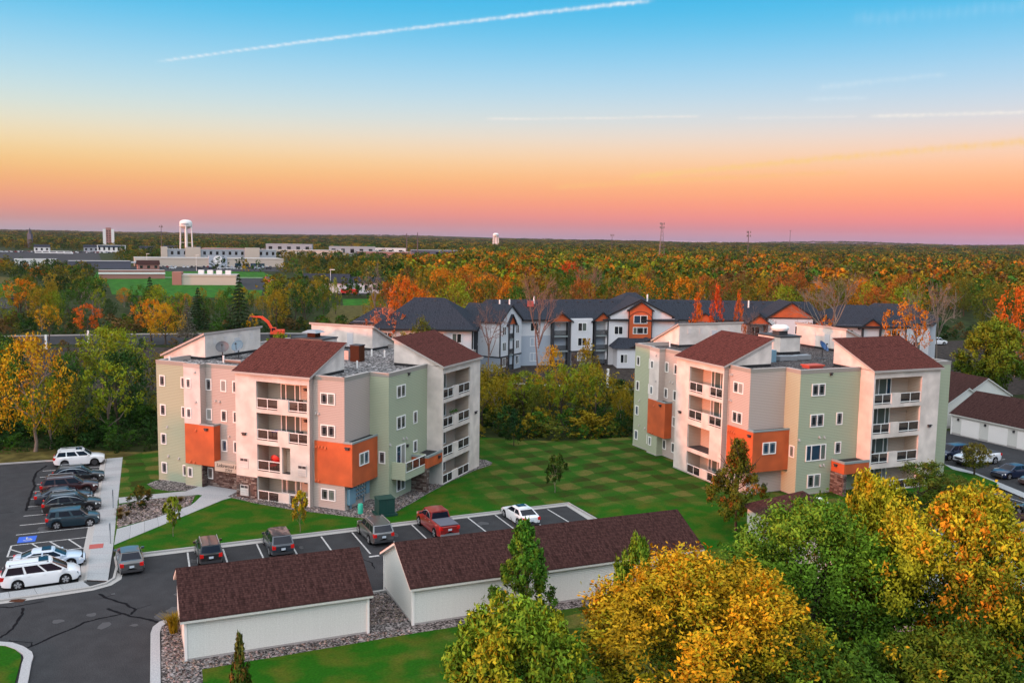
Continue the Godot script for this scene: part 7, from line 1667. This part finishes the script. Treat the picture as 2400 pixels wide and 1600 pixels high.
func wood_trees() -> void:
	rng.seed = 97
	# trees that can be told apart one by one
	var sp := [["yellow_tree", "broad103", "gold", -54.3, -103.5, 13.6, 8.5, "tall pale-trunked yellow tree at the left edge behind the car park", "pale_bark"], ["light_green_tree", "tall104", "olive", -51.0, -106, 8.6, 5.6, "grey-green loose tree behind the white car by the wood", "bark"],
		["golden_tree", "tall104", "gold", 5.7, -134, 9.8, 5.0, "left of the three golden trees standing before the site between the buildings", "bark"], ["golden_tree", "poplar107", "mustard", 10.9, -134, 11.0, 5.6, "tallest of the golden trees before the site between the buildings", "bark"], ["golden_tree", "tall104", "amber", 20.5, -136, 9.6, 4.6, "amber tree touching the right building's left wall", "bark"],
		["bare_tree", "bare", "", 4.6, -161, 18.0, 9.0, "tall bare tree before the white block, reddish twigs against its roof", "brown_bark"], ["bare_tree", "bare2", "", -3.9, -160, 13.6, 7.0, "bare tree before the gabled bay of the white block", "brown_bark"], ["orange_tree", "open105", "orange", -23.5, -204, 16.0, 9.5, "feathery orange tree with a pale trunk left of the grey roofs", "pale_bark"], ["orange_tree", "open106", "salmon", -22.4, -163, 12.8, 8.0, "salmon-red tree over the left building's back towers", "brown_bark"], ["green_tree", "round101", "olive", -15.3, -157, 11.6, 6.0, "round olive-green crown before the grey hipped roof", "bark"], ["golden_tree", "open105", "mustard", -18.5, -158, 9.0, 6.0, "thin golden tree below the salmon-red one", "bark"],
		["red_tree", "poplar107", "orange", 32.7, -163, 16.5, 4.2, "left plume of flame-orange foliage before the right building's roofs", "brown_bark"], ["red_tree", "poplar107", "flame", 36.4, -164, 17.8, 4.6, "middle and tallest flame-orange plume above the right building", "brown_bark"], ["red_tree", "poplar107", "orange", 40.4, -165, 17.0, 3.2, "right plume of flame-orange foliage above the right building", "brown_bark"],
		["bare_tree", "bare", "", 59.1, -171, 18.6, 13.0, "wide bare tree before the right end of the grey roofs", "pale_bark"], ["rust_tree", "sparse", "amber", 57.5, -170, 12.0, 7.0, "few amber leaves on a pale tree under the wide bare tree", "pale_bark"], ["bare_tree", "bare2", "", 44.0, -166, 12.5, 8.0, "dark bare tree between the flame-orange plumes and the white gable", "brown_bark"], ["bare_tree", "bare2", "", 78.0, -177, 16.0, 9.0, "pale leaning bare tree at the right of the grey roofs", "pale_bark"], ["orange_tree", "open106", "amber", 73.1, -171, 14.8, 9.0, "amber and brown tree hiding the right end of the white block", "brown_bark"], ["orange_tree", "open105", "orange", 98.0, -178, 17.5, 10.0, "tall orange-topped tree with a pale trunk at the right", "pale_bark"], ["rust_tree", "open106", "rust", 92.0, -160, 10.0, 8.0, "rust-brown tree behind the large bright green tree", "brown_bark"], ["bare_tree", "bare", "", 88.0, -190, 17.0, 7.0, "pale bare trunk rising by the white truck at the right", "pale_bark"],
		["poplar_tree", "poplar107", "lime", -57.6, -300, 12.0, 5.0, "slim lime-yellow poplar before the white shed", "bark"], ["bare_tree", "bare2", "", -37.4, -250, 17.5, 6.0, "lone pale bare tree right of the green lawn strip", "pale_bark"], ["orange_tree", "open105", "orange", -98.5, -213, 8.8, 8.0, "spreading orange tree over the road, left", "bark"], ["golden_tree", "open105", "amber", -84.0, -214, 10.0, 8.5, "amber-gold tree over the road left of the left building", "bark"], ["golden_tree", "broad103", "gold", -79.0, -209, 9.4, 8.5, "broad golden tree left of the left building's roof", "bark"], ["golden_tree", "open106", "gold", -107.0, -212, 8.4, 6.0, "small thin golden tree left of the spreading orange tree", "bark"], ["lime_tree", "round102", "lime", -118.0, -236, 10.0, 6.5, "lime-yellow tree by the road at the left", "bark"], ["yellow_tree", "young110", "gold", -67.0, -237, 5.0, 3.0, "small round yellow tree by the excavator's arm", "bark"],
		["spruce_tree", "spruce", "spruce", -72.1, -243, 15.5, 8.0, "tallest dark spruce left of the excavator", "bark"], ["spruce_tree", "spruce", "spruce", -84.0, -246, 11.5, 7.5, "shorter spruce with a spread foot, left of the tallest spruce", "bark"], ["spruce_tree", "spruce", "spruce", -103.0, -262, 13.5, 8.0, "dark spruce beside the brick shop's front", "bark"], ["spruce_tree", "spruce", "spruce", -64.0, -258, 12.0, 7.0, "spruce right of the tallest one, above the excavator", "bark"], ["spruce_tree", "spruce", "grey", -80.0, -226, 9.5, 6.0, "grey-blue spruce at the road behind the left building", "bark"],
		["flame_tree", "round101", "flame", 26.5, -420, 15.5, 15.0, "bright flame-red tree in the forest above the white block", "bark"], ["mauve_tree", "bare", "", 24.0, -285, 16.5, 12.0, "mauve leafless crown in front of the flame-red tree", "brown_bark"], ["golden_tree", "broad103", "amber", 36.5, -262, 15.0, 14.0, "broad amber-gold tree just above the middle of the grey roofs", "bark"]]
	for s in sp: tree(s[0], s[1], s[2], Vector3(s[3], 0, s[4]), s[5], s[6], s[7], "tree", "", s[8])
	# woods, tree by tree: [polygon, count, least and most height, leaf weights, where, spacing]
	var woods := [
		[[-80, -104, -58, -104, -46, -105, -37, -106, -33, -118, -24, -122, -26, -150, -60, -146, -95, -150], 44, 7.0, 11.5, ["dark", "dark", "green", "green", "olive", "lime", "mustard"], "in the left car park's wood", 4.0],
		[[-13, -118, 0, -117.5, 14, -118, 30, -120, 27, -140, -2, -142, -13, -146], 24, 5.0, 9.0, ["olive", "lime", "mustard", "mustard", "green"], "between the two buildings", 2.8],
		[[-175, -130, -100, -112, -95, -150, -125, -195, -190, -195], 18, 8.0, 12.0, ["green", "olive", "dark", "mustard"], "at the left edge before the road", 7.0],
		[[-170, -236, -118, -228, -92, -238, -40, -246, -34, -262, -58, -300, -62, -320, -90, -318, -140, -318, -170, -300], 66, 8.0, 12.5, ["green", "green", "olive", "olive", "mustard", "mustard", "amber", "dark", "lime"], "in the wood beyond the road", 6.5],
		[[-34, -216, 0, -214, 62, -226, 110, -256, 150, -262, 165, -340, -40, -345], 76, 12.0, 16.0, ["olive", "mustard", "mustard", "amber", "olive", "brown", "green", "lime", "olive", "green", "rust"], "beyond the grey roofs", 8.5],
		[[92, -158, 118, -130, 165, -160, 185, -270, 140, -262, 112, -205], 32, 12.0, 16.5, ["olive", "brown", "olive", "mustard", "olive", "dark", "green", "amber"], "at the right edge", 8.0]]
	var word := {"dark": "dark green", "green": "mid-green", "olive": "olive", "lime": "lime-yellow", "mustard": "mustard-yellow", "amber": "amber-gold", "orange": "orange", "rust": "rust-red", "brown": "brown"}
	var shape := {"round101": "round", "round102": "full", "broad103": "broad", "tall104": "tall", "open105": "loose", "open106": "thin"}
	for w in woods:
		var poly := V2(w[0]); var lo := poly[0]; var hi := poly[0]; var done := []; var looks := []
		for p in poly: lo = lo.min(p); hi = hi.max(p)
		var tries := 0
		while done.size() < w[1] and tries < 6000:
			tries += 1
			var p := Vector2(rng.randf_range(lo.x, hi.x), rng.randf_range(lo.y, hi.y))
			if not Geometry2D.is_point_in_polygon(p, poly): continue
			var ok := true
			for q in done: ok = ok and p.distance_to(q) > w[6]
			if not ok: continue
			done.append(p); var near := -1; var nd := 1e9
			for qi in done.size() - 1:
				if p.distance_to(done[qi]) < nd: nd = p.distance_to(done[qi]); near = qi
			var h := rng.randf_range(w[2], w[3]); var az := p.x / p.y
			if p.y < -255 and az > 0.145 and az < 0.20: continue
			if p.y < -255 and az > 0.26 and az < 0.44: h *= 0.66
			var leaf: String = w[4][rng.randi() % w[4].size()]
			var k: String = ["round101", "round102", "broad103", "broad103", "tall104", "open105", "open106"][rng.randi() % 7]
			looks.append([shape[k], word[leaf]])
			tree("woodland_tree", k, leaf, Vector3(p.x, 0, p.y), h, h * rng.randf_range(0.55, 0.85), "%s %s tree %s%s" % [shape[k], word[leaf], w[5], (", by a %s %s one" % [looks[near][0], looks[near][1]]) if near >= 0 else ""], "tree", "trees " + w[5], "bark" if rng.randf() < 0.7 else "pale_bark")
	# shade row outside the frame on the left, as the low sun shows
	for k in 9: tree("roadside_tree", ["round101", "broad103", "round102"][k % 3], ["olive", "green", "mustard"][k % 3], Vector3(-78 - (k % 2) * 5, 0, -98 + k * 7.0), 9.0 + (k * 37 % 5) * 0.5, 6.0, "leafy tree along the left side of the car park", "tree", "trees along the left side of the car park")

func masses() -> void:
	rng.seed = 99
	var cols := {"green": Color(0.045, 0.125, 0.014), "dark": Color(0.020, 0.062, 0.012), "olive": Color(0.105, 0.120, 0.014), "lime": Color(0.19, 0.25, 0.014), "gold": Color(0.42, 0.25, 0.010), "amber": Color(0.46, 0.18, 0.010), "orange": Color(0.46, 0.115, 0.012), "rust": Color(0.25, 0.095, 0.020), "brown": Color(0.14, 0.09, 0.03), "mustard": Color(0.25, 0.19, 0.012)}
	var open := []
	for a in [[-155, -352, -92, -352, -120, -460, -166, -640, -285, -640, -225, -500], [-165, -325, -210, -325, -290, -455, -226, -452], [-255, -440, -236, -446, -190, -362, -203, -358, -262, -376], [-275, -605, -165, -640, -120, -560, -100, -425, -150, -425, -215, -465], [-72, -378, -52, -380, -34, -262, -58, -258], [-300, -520, -250, -480, -235, -455, -262, -440, -300, -470], [-300, -615, -160, -655, -190, -800, -330, -800], [-700, -1255, -540, -1270, -320, -745, -290, -630, -440, -690], [-95, -396, -52, -402, -52, -442, -95, -432], [-270, -1480, -60, -1520, -60, -1700, -270, -1640], [-205, -296, -160, -296, -160, -312, -195, -362, -270, -380, -270, -350], [-360, -1060, -60, -1060, -60, -1240, -360, -1240], [-60, -1030, 60, -960, 60, -1060, -60, -1090], [44, -880, 110, -880, 110, -925, 44, -925]]: open.append(V2(a))
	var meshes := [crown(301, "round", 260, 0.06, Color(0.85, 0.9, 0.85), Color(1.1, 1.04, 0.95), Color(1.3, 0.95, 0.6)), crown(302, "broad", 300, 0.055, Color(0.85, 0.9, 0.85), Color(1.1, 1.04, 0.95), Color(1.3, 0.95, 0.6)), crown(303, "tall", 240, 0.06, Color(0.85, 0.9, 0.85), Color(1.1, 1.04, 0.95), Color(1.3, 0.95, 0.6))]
	var nz := FastNoiseLite.new(); nz.seed = 17; nz.frequency = 0.006
	var hn := FastNoiseLite.new(); hn.seed = 8; hn.frequency = 0.0007
	var xf := [[], [], []]; var cc := [[], [], []]
	var put := func(x: float, z: float, h: float, w: float) -> void:
		var r := Vector2(x, z).length(); var side := x / maxf(200.0, -z)
		var pick: Array
		if side < -0.12: pick = ["green", "green", "olive", "olive", "mustard", "dark", "green", "amber"]
		elif side < 0.22: pick = ["olive", "green", "mustard", "olive", "lime", "mustard", "green", "amber", "olive", "green", "dark"]
		else: pick = ["green", "olive", "mustard", "olive", "amber", "brown", "green", "mustard", "olive", "olive", "dark"]
		if rng.randf() < smoothstep(600.0, 1700.0, r): pick = ["olive", "brown", "dark", "green", "olive", "mustard", "dark", "brown", "olive"]
		var n := nz.get_noise_2d(x, z) * 0.5 + 0.5
		var c: Color = cols[pick[int(clampf(n * 0.6 + rng.randf() * 0.5, 0, 0.999) * pick.size())]]
		var y := -0.06
		if r > 1200: y += smoothstep(1500, 4500, r) * (10.0 + 16.0 * hn.get_noise_2d(x, z)) + smoothstep(5000, 8500, r) * (22.0 + 30.0 * hn.get_noise_2d(z * 0.6, x * 0.6))
		var k := rng.randi() % 3; var s := rng.randf_range(0.62, 1.25)
		xf[k].append(Transform3D(Basis(Vector3.UP, rng.randf() * TAU).scaled(Vector3(w, h, w)), Vector3(x, y - h * 0.12, z))); cc[k].append(Color(c.r * s, c.g * s, c.b * s))
	var half := 0.62
	# near ring to 1500 m, then wider-set crowns to the horizon
	var z := -262.0
	while z > -1500.0:
		var step := lerpf(8.8, 13.0, (-z - 262.0) / 1240.0); var x := z * half
		while x < -z * half:
			var px := x + rng.randf_range(-0.45, 0.45) * step; var pz := z + rng.randf_range(-0.45, 0.45) * step
			x += step
			var p := Vector2(px, pz); var skip := false
			if pz > -350.0 and px > -175.0 and px < 170.0: continue
			for o in open: skip = skip or Geometry2D.is_point_in_polygon(p, o)
			if skip: continue
			if pz > -380.0 and px / pz > 0.145 and px / pz < 0.20: continue
			var town := px < -90.0 - (-pz - 640.0) * 0.05 and pz < -640.0
			if town and rng.randf() < 0.55: continue
			var h := rng.randf_range(8.0, 12.0) if px < -60.0 else rng.randf_range(9.5, 17.0)
			if px < -100 and pz > -640: h = rng.randf_range(5.5, 8.5)
			put.call(px, pz, h, h * rng.randf_range(0.7, 1.1))
		z -= step
	z = -1500.0
	while z > -7000.0:
		var step := lerpf(16.0, 60.0, (-z - 1500.0) / 5500.0); var x := z * half
		while x < -z * half:
			var px := x + rng.randf_range(-0.5, 0.5) * step; var pz := z + rng.randf_range(-0.5, 0.5) * step
			x += step
			var skip := false
			for o in open: skip = skip or Geometry2D.is_point_in_polygon(Vector2(px, pz), o)
			if skip: continue
			var h := rng.randf_range(10.0, 16.0); put.call(px, pz, h, step * rng.randf_range(1.0, 1.4))
		z -= step
	# undergrowth at the edges of the woods
	var low := [[V2([-80, -103, -58, -102.5, -46, -103, -40, -104, -33, -116, -25, -120, -25, -128, -80, -120]), 260, ["dark", "dark", "green", "dark"], 1.2, 3.2], [V2([-14, -116.5, 1, -114.6, 9, -114.2, 28, -118, 30, -122, 27, -150, -13, -150]), 260, ["dark", "dark", "green", "olive", "mustard"], 1.4, 3.8], [V2([-170, -232, -118, -226, -60, -240, -36, -242, -36, -256, -170, -256]), 200, ["dark", "olive", "green", "brown"], 1.5, 4.0], [V2([-125, -150, -64, -146, -40, -150, -40, -206, -125, -200]), 90, ["olive", "brown", "mustard", "dark"], 1.0, 3.0], [V2([-34, -214, 62, -222, 130, -254, 130, -262, 60, -232, -34, -226]), 150, ["dark", "brown", "olive"], 2.0, 5.0], [V2([92, -150, 120, -128, 170, -150, 150, -220, 110, -200]), 160, ["dark", "dark", "olive", "brown"], 1.5, 4.5], [V2([-190, -120, -85, -108, -90, -150, -190, -190]), 120, ["dark", "green", "olive"], 1.5, 3.5]]
	var ux := []; var uc := []
	for l in low:
		var lo: Vector2 = l[0][0]; var hi: Vector2 = l[0][0]
		for p in l[0]: lo = lo.min(p); hi = hi.max(p)
		var i := 0
		while i < l[1]:
			var p := Vector2(rng.randf_range(lo.x, hi.x), rng.randf_range(lo.y, hi.y))
			if not Geometry2D.is_point_in_polygon(p, l[0]): continue
			i += 1
			var h := rng.randf_range(l[3], l[4]); var w := h * rng.randf_range(0.9, 1.6)
			ux.append(Transform3D(Basis(Vector3.UP, rng.randf() * TAU).scaled(Vector3(w, h, w)), Vector3(p.x, -0.1, p.y))); var c: Color = cols[l[2][rng.randi() % l[2].size()]]; uc.append(c)
	for k in 4:
		var mm := MultiMesh.new(); mm.transform_format = MultiMesh.TRANSFORM_3D; mm.use_colors = true
		mm.mesh = meshes[k] if k < 3 else crown(304, "bush", 700, 0.045, Color(0.85, 0.9, 0.85), Color(1.1, 1.04, 0.95), Color(1.3, 0.95, 0.6))
		var X: Array = xf[k] if k < 3 else ux; var C: Array = cc[k] if k < 3 else uc
		mm.instance_count = X.size()
		for i in X.size(): mm.set_instance_transform(i, X[i]); mm.set_instance_color(i, C[i])
		var o := MultiMeshInstance3D.new(); o.name = numbered("far_woodland" if k < 3 else "undergrowth"); o.multimesh = mm; o.material_override = LEAF.plain; add_child(o); o.set_meta("kind", "stuff")

func _ready() -> void:
	set_stage()
	materials()
	prototypes()
	ground()
	var la := 0.40138; var ra := 1.15965
	M.leaf_dark = LEAF.green
	var A := flats(true, "left four-storey apartment building, green, taupe and cream with orange boxes and a name board", Vector3(-18.414, 0.0, -83.145), -la)
	var B := flats(false, "right four-storey apartment building, its left tower lit pink by the low sun", Vector3(21.174, 0.557, -91.109), -ra)
	lodge()
	garages()
	town()
	yard_things()
	roof_things(A.transform, B.transform)
	balcony_things(A.transform, B.transform, -la, -ra)
	cars()
	near_trees()
	wood_trees()
	masses()
